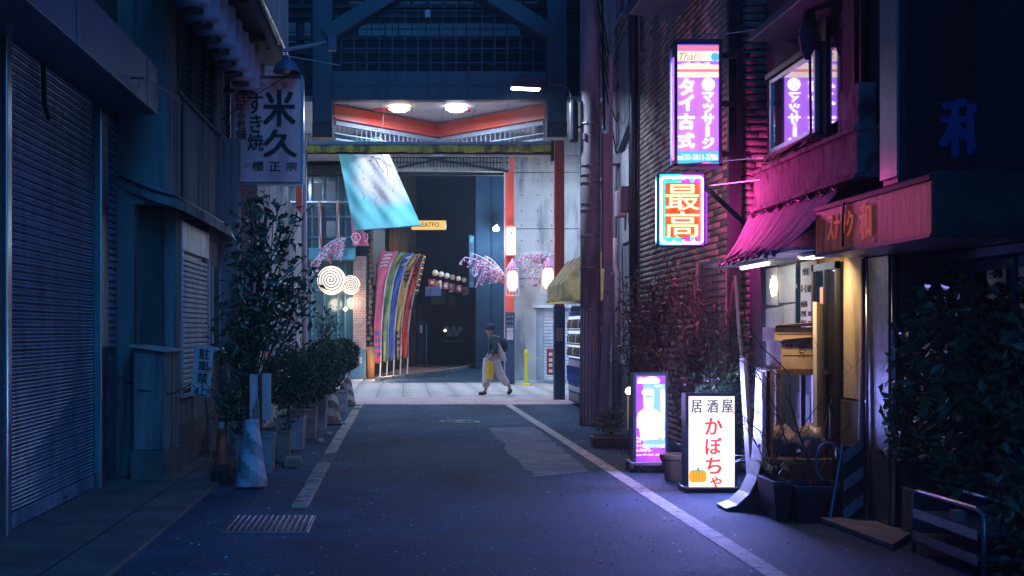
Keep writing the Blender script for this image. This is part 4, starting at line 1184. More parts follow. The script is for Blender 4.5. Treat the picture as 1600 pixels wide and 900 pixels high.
# blue banner panel at the top of the right-hand side
mb = MB().bx(gx(838, 31), gx(851, 31), 31, 31.06, gz(222, 31), gz(194, 31))
pb = tag(mb.build('small_banner', 'sign_white', bevel=.01), 'small pale panel with blue swirls high beside the red beam', 'banner')
mb = MB()
for k in range(5):
    z = gz(198 + k * 4.6, 31)
    mb.tube([(gx(841 + k * .4, 31), 30.985, z), (gx(844, 31), 30.985, z - .03), (gx(848 - k * .3, 31), 30.985, z + .015)], .012, 5)
mb.build('printed_swirl', 'navy_paint', pb)

# yellow post, red crates
p = at(822, 605, 34.4)
yb = thing('barrier_post', 'yellow plastic barrier post with chain standing before the roller door', 'post', (p[0], 34.4, 0))
MB().lathe((p[0], 34.4, 0), [(.17, 0), (.17, .03), (.06, .06), (.06, .10)], 18).build('base', 'yellow_plastic', yb)
MB().lathe((p[0], 34.4, .10), [(.05, 0), (.05, .70), (.06, .71), (.06, .80), (.04, .86), (.0, .88)], 12).build('tube', 'yellow_plastic', yb)
MB().tube([(p[0], 34.38, .86), (p[0] + .2, 34.4, .78), (p[0] + .42, 34.6, .72)], .012, 5).build('chain', 'yellow_plastic', yb)
p = at(862, 586, 35.4)
rcx = thing('news_rack', 'small dark red rack with papers hung by the navy column', 'rack', (p[0], 35.4, gz(586, 35.4)))
MB().bx(gx(855, 35.4), gx(869, 35.4), 35.4, 35.55, gz(586, 35.4), gz(545, 35.4)).build('body', 'ink_red', rcx, bevel=.01)
for yy in (551, 560, 568, 577):
    MB().bx(gx(857.5, 35.4), gx(863, 35.4), 35.38, 35.399, gz(yy + 5, 35.4), gz(yy, 35.4)).build('paper', 'paper', rcx)

# ================================================================ BLOSSOM DECORATIONS
def blossom(label, start, ends, Y, droop=.35, dens=9):
    t = thing('blossom_branch', label, 'decoration', at(*start, Y), 'artificial cherry blossom branches')
    mb = MB(); A, B_ = [], []
    s = Vector(at(*start, Y))
    for e in ends:
        e = Vector(at(*e, Y + random.uniform(-.25, .25)))
        mid = s.lerp(e, .55) + Vector((0, 0, .18))
        pts_ = [s.lerp(mid, q).lerp(mid.lerp(e, q), q) for q in np.linspace(0, 1, 7)]
        mb.tube(pts_, .010, 4)
        for p_ in pts_[2:]:
            for _ in range(dens // 3):
                q = p_ + Vector((random.uniform(-.14, .02), random.uniform(-.1, .1), -random.uniform(.1, droop)))
                mb.tube([p_, p_.lerp(q, .6) + Vector((0, 0, .03)), q], .005, 3)
                for k in range(4):
                    (A if random.random() < .6 else B_).append(np.array(p_.lerp(q, random.uniform(.3, 1))))
    mb.build('branch', 'blossom_white', t)
    for arr, m_ in ((A, 'blossom_pink'), (B_, 'blossom_white')):
        c_ = np.array(arr) + rng.normal(size=(len(arr), 3)) * .012
        V, T = leaf_mesh(np.repeat(c_, 3, axis=0), .05, up=0, wide=.9)
        raw('blossoms', V, T, m_, t, kind='stuff')
    return t
blossom('pink artificial blossom branch reaching out over the dark street', (790, 432), [(726, 402), (738, 396), (745, 415), (758, 400), (752, 428), (770, 420)], 34.6)
blossom('pink artificial blossom spray on the concrete wall between two lanterns', (868, 400), [(815, 398), (820, 415), (835, 398), (828, 430), (845, 405), (840, 442)], 35.6)
blossom('pink artificial blossom clump above the spiral lanterns', (540, 372), [(492, 405), (500, 392), (508, 385), (515, 400), (525, 388), (488, 420), (532, 398)], 38.2, .3)
def blossom_lantern(label, x, yt, yb, Y, r):
    t = thing('blossom_lantern', label, 'lantern', at(x, yb, Y), 'glowing lanterns in clear sleeves')
    zb, zt = gz(yb, Y), gz(yt, Y); h = zt - zb; X = gx(x, Y)
    MB().lathe((X, Y, zb + h * .12), [(r * .5, 0), (r, h * .12), (r * .92, h * .45), (r * .45, h * .62)], 14).build('shade', 'lantern_glow2', t, smooth=True)
    MB().lathe((X, Y, zb + h * .70), [(r * .9, -.02), (r * .7, h * .08), (r * .2, h * .25), (.01, h * .3)], 14).build('top', 'blossom_pink', t, smooth=True)
    mb = MB()
    for k in range(12):
        a = k * math.pi / 6
        mb.tube([(X + 1.25 * r * math.cos(a), Y + 1.25 * r * math.sin(a), zb), (X + 1.1 * r * math.cos(a), Y + 1.1 * r * math.sin(a), zb + h * .7), (X, Y, zt)], .005, 3)
    for q in (0, .25, .5, .72):
        mb.tube([(X + 1.2 * r * math.cos(a), Y + 1.2 * r * math.sin(a), zb + h * q) for a in np.linspace(0, 2 * math.pi, 17)], .004, 3)
    mb.build('wire_sleeve', 'blossom_white', t)
    mb = MB()
    for _ in range(40):
        a = random.uniform(0, 2 * math.pi); z = zb + h * random.uniform(.2, .6); q = .022
        p_ = Vector((X + 1.04 * r * math.cos(a), Y + 1.04 * r * math.sin(a), z))
        mb.box(p_, (q, q, q), (a, a, 0))
    mb.build('petal_print', 'blossom_pink', t)
    lamp('light', 'POINT', (X, Y - r - .3, zb - .15), 5, (1, .72, .5), t, radius=.1)
blossom_lantern('glowing lantern hung in front of the red back column', 800.5, 404, 462, 34.4, .15)
blossom_lantern('glowing lantern hung by the concrete wall near the front red column', 856.5, 400, 458, 35.4, .17)
emit('lantern_dim', (1.0, .72, .55), .16, base=(.7, .66, .62))  # faint warm glow given to the far row of round lanterns
# ================================================================ LEFT BACK: blue glazed shop across the arcade
SY_ = 39.0
bs = thing('glazed_shop', 'two-storey shop with blue glass front and brick pillar behind the arcade', 'building', (-2.4, SY_, 0))
def X(x, Y=SY_): return gx(x, Y)
def Z(y, Y=SY_): return gz(y, Y)
mb = MB(); mb.bx(-9, X(553), SY_ + .35, SY_ + .7, 0, 9); mb.bx(-9, X(541), SY_ - .1, SY_ + .36, Z(259), Z(236)); mb.bx(-9, X(545), SY_ + .0, SY_ + .36, Z(272), Z(258.8))
mb.build('wall', 'plaster_pale', bs)
gl = MB().bx(-6, X(553), SY_ + .2, SY_ + .24, .0, Z(272)).build('glazing', 'shop_glass', bs)
for x in (478, 486, 505, 527, 538, 552):
    MB().bx(X(x), X(x) + .06, SY_ + .08, SY_ + .199, 0, Z(272)).build('mullion', 'frame_blue', gl)
for y in (318, 340, 372, 404, 408, 455, 552):
    MB().bx(-6, X(553), SY_ + .10, SY_ + .198, Z(y), Z(y) + .07).build('transom', 'frame_blue', gl)
for (a, b, c_, d_) in ((489, 503, 285, 315), (510, 524, 283, 315), (509, 524, 345, 370)):
    MB().bx(X(a), X(b), SY_ + .185, SY_ + .199, Z(d_), Z(c_)).build('blind', 'grey_paint', gl)
mb = MB().box((X(539.5), SY_ + .07, Z(483)), (.13, .01, .13), (0, R(45), 0)); mb.build('notice', 'paper', gl)
# teal fascia below the balcony
MB().bx(X(484), X(556), SY_ - .55, SY_ + .08, Z(407), Z(389)).build('fascia', 'teal_paint', bs, bevel=.02)
# balcony rail with ribbon poles
mb = MB(); mb.bx(-5, X(551), SY_ - .53, SY_ - .5, Z(319), Z(317)); mb.build('balcony_rail', 'galvanised', bs)
for x in (478, 502, 530):
    MB().tube([(X(x), SY_ - .52, Z(390)), (X(x) - .02, SY_ - .52, Z(316))], .045, 8).build('ribbon_pole', 'flag_white', bs)
    MB().tube([(X(x) + .035, SY_ - .555, Z(390)), (X(x) - .03, SY_ - .57, Z(355)), (X(x) + .02, SY_ - .57, Z(318))], .02, 6).build('ribbon', 'flag_red', bs)
# brick pillar and blue plinth panel
PY = 39.6
bp = MB().bx(gx(553, PY), gx(573, PY), PY - .6, PY + .3, 0, gz(402, PY)).build('brick_pillar', 'mortar', bs)
V, T = [], []
for j in range(52):
    z0 = .02 + j * .073
    if z0 + .066 > gz(402, PY): break
    for f in range(2):
        off = .11 if j % 2 else 0
        n = 4
        for i in range(n):
            b0 = len(V)
            if f == 0:
                xa = gx(553, PY) + i * .11 - off / 2; xb = min(xa + .10, gx(573, PY)); xa = max(xa, gx(553, PY))
                pts_ = [(xa, PY - .612, z0), (xb, PY - .612, z0), (xb, PY - .612, z0 + .063), (xa, PY - .612, z0 + .063)]
            else:
                ya = PY - .6 + i * .23 - off; yb_ = min(ya + .22, PY + .3); ya = max(ya, PY - .6)
                xr = gx(573, PY) + .012
                pts_ = [(xr, ya, z0), (xr, yb_, z0), (xr, yb_, z0 + .063), (xr, ya, z0 + .063)]
            V += pts_; T.append((b0, b0 + 1, b0 + 2, b0 + 3))
raw('bricks', V, T, 'brick_far', bp, kind='stuff')
pl_ = MB().bx(gx(546, 38.6), gx(571, 38.6), 38.55, 38.9, 0, gz(547, 38.6)).build('plinth_panel', 'frame_blue', bs, bevel=.02)
mb = MB()
for dx, dz in ((-.05, .05), (.05, .05), (-.05, -.05), (.05, -.05)):
    mb.lathe((gx(561, 38.6) + dx, 38.548, gz(563, 38.6) + dz), [(.045, 0), (.04, -.006)], 10, axis='y')
mb.build('flower_mark', 'sign_white', pl_)
MB().tube([(gx(579, PY), PY - .5, 0), (gx(579, PY), PY - .5, 5.2)], .06, 8).build('black_chain_post', 'dark_metal', bs)
mb = MB()
for k in range(26):
    z = .9 + k * .16
    mb.box((gx(579, PY) + random.uniform(-.05, .05), PY - .56, z), (.10, .06, .11), (random.uniform(-.5, .5), random.uniform(-.6, .6), 0))
mb.build('hanging_charms', 'wood_dark', bs, kind='stuff')
MB().lathe((gx(579, PY), PY - .55, 0), [(.13, 0), (.15, .7), (.13, .98)], 14).build('gold_base', 'wood_warm', bs, smooth=True)
# pink flag with round crest
pf = thing('crest_flag', 'pink hanging flag with a white round crest over the shop door', 'flag', at(560, 386, 38.2))
mb = MB(); mb.sheet([[at(547 + (560 - 547) * v * .3 + 26 * u * (.3 + .7 * v), 322 + 62 * v, 38.2 + .1 * math.sin(u * 5)) for u in np.linspace(0, 1, 7)] for v in np.linspace(0, 1, 9)])
mb.build('cloth', 'flag_pink', pf, solid=.01)
mb = MB()
mb.tube([Vector(at(556, 371, 38.02)) + Vector((.13 * math.cos(a), 0, .13 * math.sin(a))) for a in np.linspace(0, 2 * math.pi, 21)], .015, 5)
front_letters(mb, '九', 552.5, 559.5, 367, 375, 38.03, weight=.01)
for k in range(2):
    mb.bx(gx(552, 38.03), gx(560, 38.03), 38.02, 38.03, gz(379.5 + k * 2.2, 38.03), gz(378.6 + k * 2.2, 38.03))
mb.tube([Vector(at(569, 371, 38.06)) + Vector((.11 * math.cos(a), 0, .13 * math.sin(a))) for a in np.linspace(-1.5, 1.5, 11)], .012, 5)
mb.build('crest', 'flag_white', pf)
# spiral lanterns
def spiral_lantern(label, x, y, r, Y, s):
    c_ = at(x, y, Y); rad = r * Y / F
    t = thing('spiral_lantern', label, 'lantern', (c_[0], c_[1], c_[2] - rad), 'round glowing spiral lanterns')
    pr = [(rad * math.sin(a), -rad * math.cos(a)) for a in np.linspace(.12, math.pi - .12, 17)]
    MB().lathe(c_, pr, 28, axis='z').build('globe', s, t, smooth=True)
    mb = MB(); pts_ = []
    for k in range(150):
        a = k * .21; q = rad * .97 * k / 150
        pts_.append((c_[0] + q * math.cos(a), c_[1] - math.sqrt(max(0, rad * rad - q * q)) - .004, c_[2] + q * math.sin(a)))
    mb.tube(pts_, .014, 4); mb.build('spiral', 'cone_dark', t)
    MB().tube([(c_[0], c_[1], c_[2] + rad * .95), (c_[0], c_[1], c_[2] + rad + .3)], .012, 5).build('cord', 'cable', t)
    lamp('light', 'POINT', (c_[0], c_[1] - .1, c_[2] - rad - .25), 22, (1, .85, .68), t, radius=.2)
emit('lantern_glow', (1.0, 0.84, 0.64), .95)
spiral_lantern('large round lantern with a spiral line glowing by the shop front', 518, 438, 22.5, 38.1, 'lantern_glow')
spiral_lantern('smaller spiral lantern half hidden by the brick pillar', 548, 445, 15, 38.8, 'lantern_glow')

# ================================================================ FAR STREET
# timber shop with leaning flags
th = thing('timber_shop', 'dark timber shop along the bending street behind the leaning flags', 'building', (-.2, 46, 0))
W0, W1 = Vector((-1.02, 40.2, 0)), Vector((.75, 56, 0))
d = (W1 - W0).normalized(); nrm = Vector((-d.y, d.x, 0))
def wallbox(m_, a, b, z0, z1, t0, t1):
    p = [W0 + d * a + nrm * t1, W0 + d * b + nrm * t1, W0 + d * b + nrm * t0, W0 + d * a + nrm * t0]
    m_.prism([(q.x, q.y) for q in p], 'z', z0, z1); return m_
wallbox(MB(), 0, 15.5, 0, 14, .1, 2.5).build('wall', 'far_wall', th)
wallbox(MB(), .2, 3.2, 2.9, 5.2, -.05, .1).build('wooden_loft', 'wood_warm', th)
for k in range(12):
    wallbox(MB(), .3 + k * .22, .42 + k * .22, 0, 2.4, .02, .1).build('plank', 'wood_dark', th)
for k in range(9):
    wallbox(MB(), 5.6 + k * .5, 5.68 + k * .5, 3.3, 5.9, -.06, .1).build('window_bar', 'wood_dark', th)
emit('window_glow', (1.0, .62, .18), .35)
wallbox(MB(), 5.5, 9.8, 4.3, 5.0, .085, .095).build('lit_window', 'window_glow', th)
wallbox(MB(), 5.4, 10.0, 4.05, 4.25, -.1, .1).build('window_sill', 'wood_dark', th)
for k in range(7):
    wallbox(MB(), 11.0 + k * .55, 11.35 + k * .55, 2.9, 3.7, .06, .1).build('shop_window', 'shop_glass', th)
    wallbox(MB(), 4.2 + k * 1.5, 4.3 + k * 1.5, 0, 13.5, -.08, .1).build('post', 'wood_dark', th)
# yellow lit fascia sign
EY = 44.5
emit('sign_yellow', (1.0, .62, .16), .95)
es = thing('fascia_sign', 'yellow glowing strip sign with dark letters beside the cyan banner', 'sign', at(672, 359, EY))
MB().bx(gx(643, EY), gx(697, EY), EY, EY + .2, gz(358.5, EY), gz(344.5, EY)).build('panel', 'sign_yellow', es, bevel=.02)
mb = MB(); front_letters(mb, 'EATFO', 659, 686, 347.5, 354.5, EY - .005, weight=.01); mb.build('lettering', 'wood_dark', es)
MB().bx(gx(655, EY), gx(660, EY), EY + .2, EY + 1.2, gz(353, EY), gz(350, EY)).build('bracket', 'dark_metal', es)
lamp('light', 'AREA', at(672, 362, EY), 55, (1, .65, .2), es, size=1.0, size_y=.3, direction=(0, .3, -1))
# leaning tall flags
cols = [('pink', 'flag_pink', 591, 620), ('green', 'flag_green', 601.5, 634), ('blue', 'flag_blue', 612, 645), ('tan', 'flag_tan', 622.5, 655), ('red', 'flag_red', 633.5, 661)]
words = ['with white brush writing', 'with a pale oval patch', 'with a pale wavy edge', 'with dark bands and a blue foot', 'with dark slanting bars']
for i, (cn_, m_, xb, xt) in enumerate(cols):
    Yf = 39.3 + i * .25
    t = thing('tall_flag', 'tall narrow %s flag bending to the right, %s' % (cn_, words[i]), 'flag', (gx(xb + 1, Yf), Yf, 0), 'tall flags leaning outside the timber shop')
    def fp(u, v, o=0.0):
        # v 0 top .. 1 bottom; top leans right
        ct = [(xt - 1, 391 + i * 1.5), (xb + 15 + i, 414 + i * 2), (xb + 7 + i * .4, 445 + i * 5), (xb + 1.5, 505), (xb + 1, 566 - i * 2)]
        q = v * 4; k = min(3, int(q)); f = q - k
        x = ct[k][0] * (1 - f) + ct[k + 1][0] * f; y_ = ct[k][1] * (1 - f) + ct[k + 1][1] * f
        wd = 17 * (1 - v) ** 1.5 + 9.0 + (1.4 + .3 * i) * math.sin(v * (8 + i) + i * 2.1)
        return at(x - wd * (1 - u) + 3, y_ + 2 * math.sin(u * 3), Yf + (.10 + .03 * i) * math.sin(v * (7 + 1.3 * i) + u * (3 + i) + i * 1.7) - o)
    mb = MB(); mb.sheet([[fp(u, v) for u in np.linspace(0, 1, 5)] for v in np.linspace(0, 1, 33)])
    mb.build('cloth', m_, t, smooth=True, solid=.008)
    mb = MB()
    if i == 4 or i == 3:
        for k in range(9):
            v0 = .03 + k * (.045 if i == 4 else .038)
            mb.sheet([[fp(u, v0 + .018 * q - (.03 * u if i == 4 else 0), .03) for u in (.05, .5, .95)] for q in (0, 1)])
        bm2 = 'wood_dark'
    elif i == 0:
        for k in range(4):
            v0 = .05 + k * .06
            mb.sheet([[fp(u, v0 + .03 * q + .015 * math.sin(u * 8), .03) for u in (.25, .4, .55, .75)] for q in (0, 1)])
        for k in range(4):
            pass
        bm2 = 'flag_white'
    else:
        mb.sheet([[fp(u, v0, .03) for u in ((.3, .7) if i == 1 else (.7 + .2 * math.sin(v0 * 60), .95))] for v0 in np.linspace(.05, .22, 12)])
        bm2 = 'flag_tan' if i == 1 else 'flag_white'
    mb.build('print', bm2, t, solid=.004)
    if i in (0, 3):
        mb = MB()
        for k in range(4):
            v0 = .80 + k * .045
            mb.sheet([[fp(u, v0 + .02 * q, .03) for u in (.1, .5, .95)] for q in (0, 1)])
        mb.build('foot_bands', 'flag_blue', t, solid=.004)
    pp = [(gx(xb + 2.5, Yf), Yf, 0)] + [Vector(fp(1, v, -.03)) for v in (.98, .8, .6, .4, .2, .02)]
    MB().tube(pp, .022, 6).build('pole', 'flag_white', t)
# floor uplighter
ul = thing('floor_light', 'small bright floor light at the foot of the pink flag', 'lamp', at(594, 593, 38.3))
MB().lathe((gx(594, 38.3), 38.3, .01), [(.10, 0), (.10, .03), (.07, .045)], 12).build('lens', 'lamp_warm', ul)
MB().lathe((gx(594, 38.3), 38.3, 0.006), [(.13, 0), (.13, .02)], 12).build('rim', 'dark_metal', ul)
lamp('light', 'POINT', (gx(600, 38.3), 38.3, .35), 45, (1, .75, .5), ul)
# slatted awning behind the flags
sa = thing('slatted_screen', 'brown slatted bamboo screen hanging behind the red flag', 'screen', at(655, 455, 45.2))
for k in range(14):
    y_ = 400 + k * 4.4
    MB().beam(at(650 - k * .3, y_, 45.2), at(664 - k * .9, y_ + 1.5, 45.6), .05, .06).build('slat', 'wood_dark' if k % 2 else 'flag_tan', sa)
MB().beam(at(657, 398, 45.5), at(650, 463, 45.5), .05, .05).build('cord', 'wood_dark', sa)

# dark end building, gate with circles, lanterns
eb = thing('end_building', 'dark unlit building closing the far end of the street', 'building', (3, 57, 0))
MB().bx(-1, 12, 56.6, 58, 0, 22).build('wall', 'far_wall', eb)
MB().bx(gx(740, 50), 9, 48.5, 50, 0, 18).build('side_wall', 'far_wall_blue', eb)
MB().bx(gx(765, 49), gx(768, 49), 48.44, 48.49, 0, 16).build('wall_strip', 'far_wall', eb)
DY = 54.0
dg_ = thing('dark_gate', 'dark closed gate marked with six pale discs at the street end', 'gate', (gx(702, DY), DY, 0))
MB().bx(gx(652, DY), gx(755, DY), DY, DY + .3, gz(498, DY), gz(475, DY)).build('lintel', 'dark_roof', dg_)
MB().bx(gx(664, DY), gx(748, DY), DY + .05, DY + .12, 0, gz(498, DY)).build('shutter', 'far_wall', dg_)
for a, b in ((652, 664), (748, 755)):
    MB().bx(gx(a, DY), gx(b, DY), DY - .05, DY + .3, 0, gz(498, DY)).build('jamb', 'far_wall_blue', dg_)
for j, (xx, yy) in enumerate(((698, 514), (708.5, 514), (719, 514), (703, 521.5), (713.5, 521.5))):
    MB().lathe((gx(xx, DY), DY + .048, gz(yy, DY)), [(.125, 0), (.12, -.012)], 14, axis='y').build('disc', 'grey_paint', dg_)
MB().lathe((gx(695.5, DY), DY + .035, gz(516.5, DY)), [(.055, 0), (.05, -.012)], 10, axis='y').build('disc', 'lamp_warm', dg_, label='small orange disc')
mb = MB(); mb.bx(gx(692, DY), gx(726, DY), DY + .04, DY + .049, gz(534, DY), gz(532.8, DY)); mb.build('lettering_line', 'grey_paint', dg_)
MB().bx(gx(656, 50), gx(660, 50), 50, 50.1, gz(520, 50), gz(508, 50)).build('lit_plate', 'pipe_pink', dg_)
tp_ = thing('queue_post', 'thin chrome post with flat foot before the dark gate', 'post', (gx(666, 51), 51, 0))
MB().lathe((gx(666, 51), 51, .02), [(.2, 0), (.2, .03), (.03, .05), (.03, .85), (.05, .87), (.05, 1.7)], 12).build('post', 'galvanised', tp_)
for i in range(6):
    x, y_, r = 680 + i * 9.1, 426.5 + i * 2.2, 4.9 - i * .22
    Yl = 47.5 + i * .55
    c_ = at(x, y_, Yl); rad = r * Yl / F
    pr = [(max(.02, rad * math.sin(a)), -rad * math.cos(a)) for a in np.linspace(.2, math.pi - .2, 11)]
    t = thing('round_lantern', 'faintly glowing round white lantern over the far shop, %s' % ['first from the flags', 'second from the flags', 'third from the flags', 'fourth from the flags', 'fifth from the flags', 'last of the row'][i], 'lantern', (c_[0], c_[1], c_[2] - rad), 'row of round lanterns over the far shop')
    MB().lathe(c_, pr, 16).build('globe', 'lantern_dim', t, smooth=True)
    MB().tube([(c_[0], c_[1], c_[2] + rad * .9), (c_[0], c_[1], c_[2] + rad + .15)], .012, 4).build('cord', 'cable', t)
fcol = ['flag_red', 'flag_white', 'flag_pink', 'grey_paint', 'flag_pink', 'grey_paint']
for i in range(6):
    x = 670 + i * 10.5; Yl = 47.4 + i * .5
    a_ = Vector(at(x, 436 + i * 2.4, Yl)); w_ = 9.5 * Yl / F; h_ = (12 + (i % 2) * 2) * Yl / F
    t = thing('small_flag', 'small %s flag hung under the round lanterns, %s' % (['orange-red', 'white', 'pink', 'grey', 'rose', 'dull grey'][i], ['first', 'second', 'third', 'fourth', 'fifth', 'last'][i] + ' from the tall flags'), 'flag', a_ - Vector((0, 0, h_)), 'small flags over the far shop')
    mb = MB(); mb.sheet([[(a_.x + w_ * u, Yl + .05 * math.sin(u * 6 + i), a_.z - h_ * v * (1 - .1 * u)) for u in np.linspace(0, 1, 5)] for v in np.linspace(0, 1, 4)])
    mb.build('cloth', fcol[i], t, solid=.008)
    MB().lathe((a_.x + w_ * .5, Yl - .07, a_.z - h_ * .5), [(.07, 0), (.06, -.01)], 10, axis='y').build('crest', 'flag_white' if i % 2 == 0 else 'flag_red', t)
tag(MB().bx(gx(664, 47.2), gx(689, 47.2), 47.2, 47.4, gz(463, 47.2), gz(448, 47.2)).build('blue_panel', 'flag_blue', bevel=.02), 'plain dark blue panel sign under the small flags', 'sign')
mb = MB(); mb.bx(gx(674, 53), gx(696, 53), 53, 53.2, gz(476, 53), gz(455, 53)); mb.bx(gx(702, 53), gx(712, 53), 53, 53.2, gz(476, 53), gz(463, 53))
tag(mb.build('pale_boards', 'plaster_grey'), 'pale boards above the dark gate', 'board')
vs_ = thing('vertical_sign', 'tall dim vertical sign on the dark wall over the gate', 'sign', at(737, 452, 48))
MB().bx(gx(732.5, 48), gx(741, 48), 48, 48.25, gz(448, 48), gz(367, 48)).build('panel', 'far_wall_blue', vs_, bevel=.02)
for yy in (370, 393, 420, 440):
    MB().bx(gx(733.5, 48), gx(740, 48), 47.98, 47.999, gz(yy + 9, 48), gz(yy, 48)).build('character_block', 'frame_blue', vs_)
# spot lamp on the dark wall
sp = thing('spot_lamp', 'bright bluish spot lamp on the dark wall beside the red column', 'lamp', at(775, 360, 47))
c_ = at(775, 357, 47)
MB().lathe((c_[0], c_[1], c_[2]), [(.02, .12), (.10, .06), (.13, -.02), (.10, -.08), (.03, -.10)], 14).build('lens', 'lamp_cool', sp, smooth=True)
MB().tube([(c_[0] + .02, c_[1] + .1, c_[2] + .14), (c_[0] + .08, c_[1] + .6, c_[2] + .25), (c_[0] + .05, 48.5, c_[2] + .25)], .03, 6).build('arm', 'dark_metal', sp)
lamp('light', 'POINT', (c_[0], c_[1] - .3, c_[2] - .1), 480, (.40, .70, 1), sp, radius=.12)
# ================================================================ RIGHT: stucco building, pole, vending corner
sb_ = thing('stucco_building', 'rough grey stucco building with drainpipes behind the utility pole', 'building', (3.8, 23, 0))
mb = MB(); mb.bx(3.6, 5.5, 19.55, 24.4, 0, 9.5); mb.bx(3.72, 5.5, 24.4, 26.9, 0, 9.5); mb.build('wall', 'stucco', sb_)
MB().bx(3.555, 3.605, 19.6, 23.6, 0, .95).build('plinth', 'concrete_dark', sb_)
MB().bx(3.54, 3.606, 19.58, 22.0, .95, 1.0).build('ledge', 'plaster_pale', sb_)
for (y0, y1, z0, z1) in ((22.6, 23.3, 4.2, 5.6), (24.9, 25.7, 2.9, 5.3), (20.6, 21.2, 6.6, 8.4)):
    xw = 3.6 if y0 < 24.4 else 3.72
    wv = MB().bx(xw - .01, xw + .02, y0, y1, z0, z1).build('window', 'window_glass', sb_)
    for (a, b, c_, d_) in ((y0 - .05, y0, z0, z1), (y1, y1 + .05, z0, z1), (y0 - .05, y1 + .05, z1, z1 + .06)):
        MB().bx(xw - .04, xw + .01, a, b, c_, d_).build('frame', 'grey_paint', wv)
    MB().bx(xw - .09, xw + .01, y0 - .07, y1 + .07, z0 - .06, z0).build('sill', 'grey_paint', wv)
MB().tube([(3.52, 21.3, .0), (3.52, 21.3, 9.4)], .045, 8).build('downpipe', 'pipe_grey', sb_, smooth=True)
MB().tube([(3.50, 20.9, 0), (3.50, 20.9, 2.4), (3.46, 20.95, 2.6), (3.46, 20.95, 3.0)], .05, 8).build('downpipe', 'pipe_pink', sb_, smooth=True)
MB().tube([(3.53, 19.62, 0), (3.53, 19.62, 9.4)], .06, 8).build('downpipe', 'dark_metal', sb_, smooth=True)
MB().tube([(3.53, 19.85, 2.3), (3.53, 19.85, 9.4)], .03, 8).build('downpipe', 'dark_metal', sb_, smooth=True)
MB().bx(3.44, 3.6, 21.2, 21.5, 4.25, 4.4).build('pipe_head', 'pipe_grey', sb_, bevel=.01)
MB().prism([(19.9, 4.75), (21.0, 4.45), (21.0, 4.40), (19.9, 4.69)], 'x', 3.5, 3.6).build('hood', 'blue_metal', sb_)
MB().bx(3.57, 3.602, 19.9, 20.95, 2.9, 4.38).build('panel', 'plaster_pale', sb_)
mb = MB(); mb.bx(3.42, 3.58, 20.05, 20.3, 3.35, 3.75); mb.bx(3.40, 3.56, 20.42, 20.62, 3.30, 3.72)
mb.build('meter_box', 'pipe_pink', sb_, bevel=.02)
mb = MB()
for k in range(3):
    mb.tube(smooth([(3.56, 23.2, 6.3 + k * .2), (3.50, 22.2, 5.9 + k * .22), (3.50, 21.4, 6.0 + k * .2), (3.56, 19.7, 6.4 + k * .15)]), .010, 5)
mb.build('cable_bundle', 'cable', sb_)

# utility pole
PX, PYc = 2.93, 20.0
up = thing('utility_pole', 'thick concrete utility pole with bands and conduit rising past the frame', 'utility pole', (PX, PYc, 0))
MB().tube([(PX - .01, PYc, 0), (PX, PYc, 4), (PX + .0, PYc, 9.5)], [.165, .150, .12], 18).build('shaft', 'pole_concrete', up, smooth=True)
MB().lathe((PX - .006, PYc, 1.80), [(.1665, -1.78), (.1575, .0)], 18, cap=False).build('lower_sleeve', 'pipe_grey', up, smooth=True)
for z in (.55, .75, 1.8, 2.45, 2.95, 3.35, 3.45, 3.78, 3.9, 4.05, 4.7):
    MB().lathe((PX - .004, PYc, z), [(.163, 0), (.165, .012), (.163, .024)], 18).build('band', 'iron', up)
MB().box((PX + .22, PYc - .06, 3.5), (.10, .09, 2.1), (0, 0, .2)).build('conduit_cover', 'pipe_pink', up, bevel=.01)
MB().box((PX + .31, PYc - .02, 4.1), (.06, .07, 3.4)).build('conduit_cover', 'pipe_pink', up, bevel=.01)
MB().beam((PX + .13, PYc - .12, .02), (PX + .26, PYc - .08, 2.55), .09, .09, up=(0, 1, 0)).build('guard', 'pipe_grey', up)
MB().beam((PX + .22, PYc, .02), (PX + .32, PYc, 2.35), .07, .07, up=(0, 1, 0)).build('guard', 'pipe_grey', up)
mb = MB()
for k in range(4):
    mb.tube(smooth([(PX + .1, PYc - .1, 6.9 - k * .3), (PX + .35, PYc + .3, 5.75 - k * .28), (PX + .55, PYc + .9, 5.9 - k * .5), (3.58, PYc + 1.3, 6.1 - k * .5)]), .012, 5)
mb.tube([(PX + .12, PYc - .1, 9.3), (PX + .17, PYc - .12, 6), (PX + .2, PYc - .1, 4.6)], .02, 6)
mb.build('cable', 'cable', up)
MB().tube([(PX - .11, PYc - .1, 4.55), (PX - .11, PYc - .1, 4.45)], .03, 6).build('step_bolt', 'iron', up)
# transformer-like box and street lamp
slp = thing('street_lamp', 'lit street lamp on a curved arm fixed to the utility pole', 'street lamp', (2.65, 20, gz(230, 20)))
MB().lathe((gx(896, 20), 20, gz(222, 20)), [(.06, 0), (.075, .03), (.075, .60), (.05, .66)], 14).build('ballast_box', 'dark_metal', slp, smooth=False)
MB().bx(gx(896, 20), PX - .1, 19.98, 20.03, gz(200, 20), gz(197, 20)).build('bracket', 'dark_metal', slp)
MB().tube([at(893, 165, 20), at(892.5, 150, 20), at(889, 139, 20), at(880, 132, 20), at(862, 130, 20), at(845, 131, 20)], .018, 8).build('arm', 'dark_metal', slp, smooth=True)
hc = at(821, 133, 20)
MB().prism([(gx(797, 20), gz(137, 20)), (gx(846, 20), gz(139.5, 20)), (gx(846, 20), gz(131, 20)), (gx(828, 20), gz(122, 20)), (gx(806, 20), gz(120, 20)), (gx(799, 20), gz(131, 20))], 'y', 19.88, 20.12).build('hood', 'dark_metal', slp, bevel=.01)
MB().box((hc[0], 20, gz(138.6, 20)), (.44, .16, .03), (0, R(3), 0)).build('tube', 'tube_white', slp, bevel=.008)
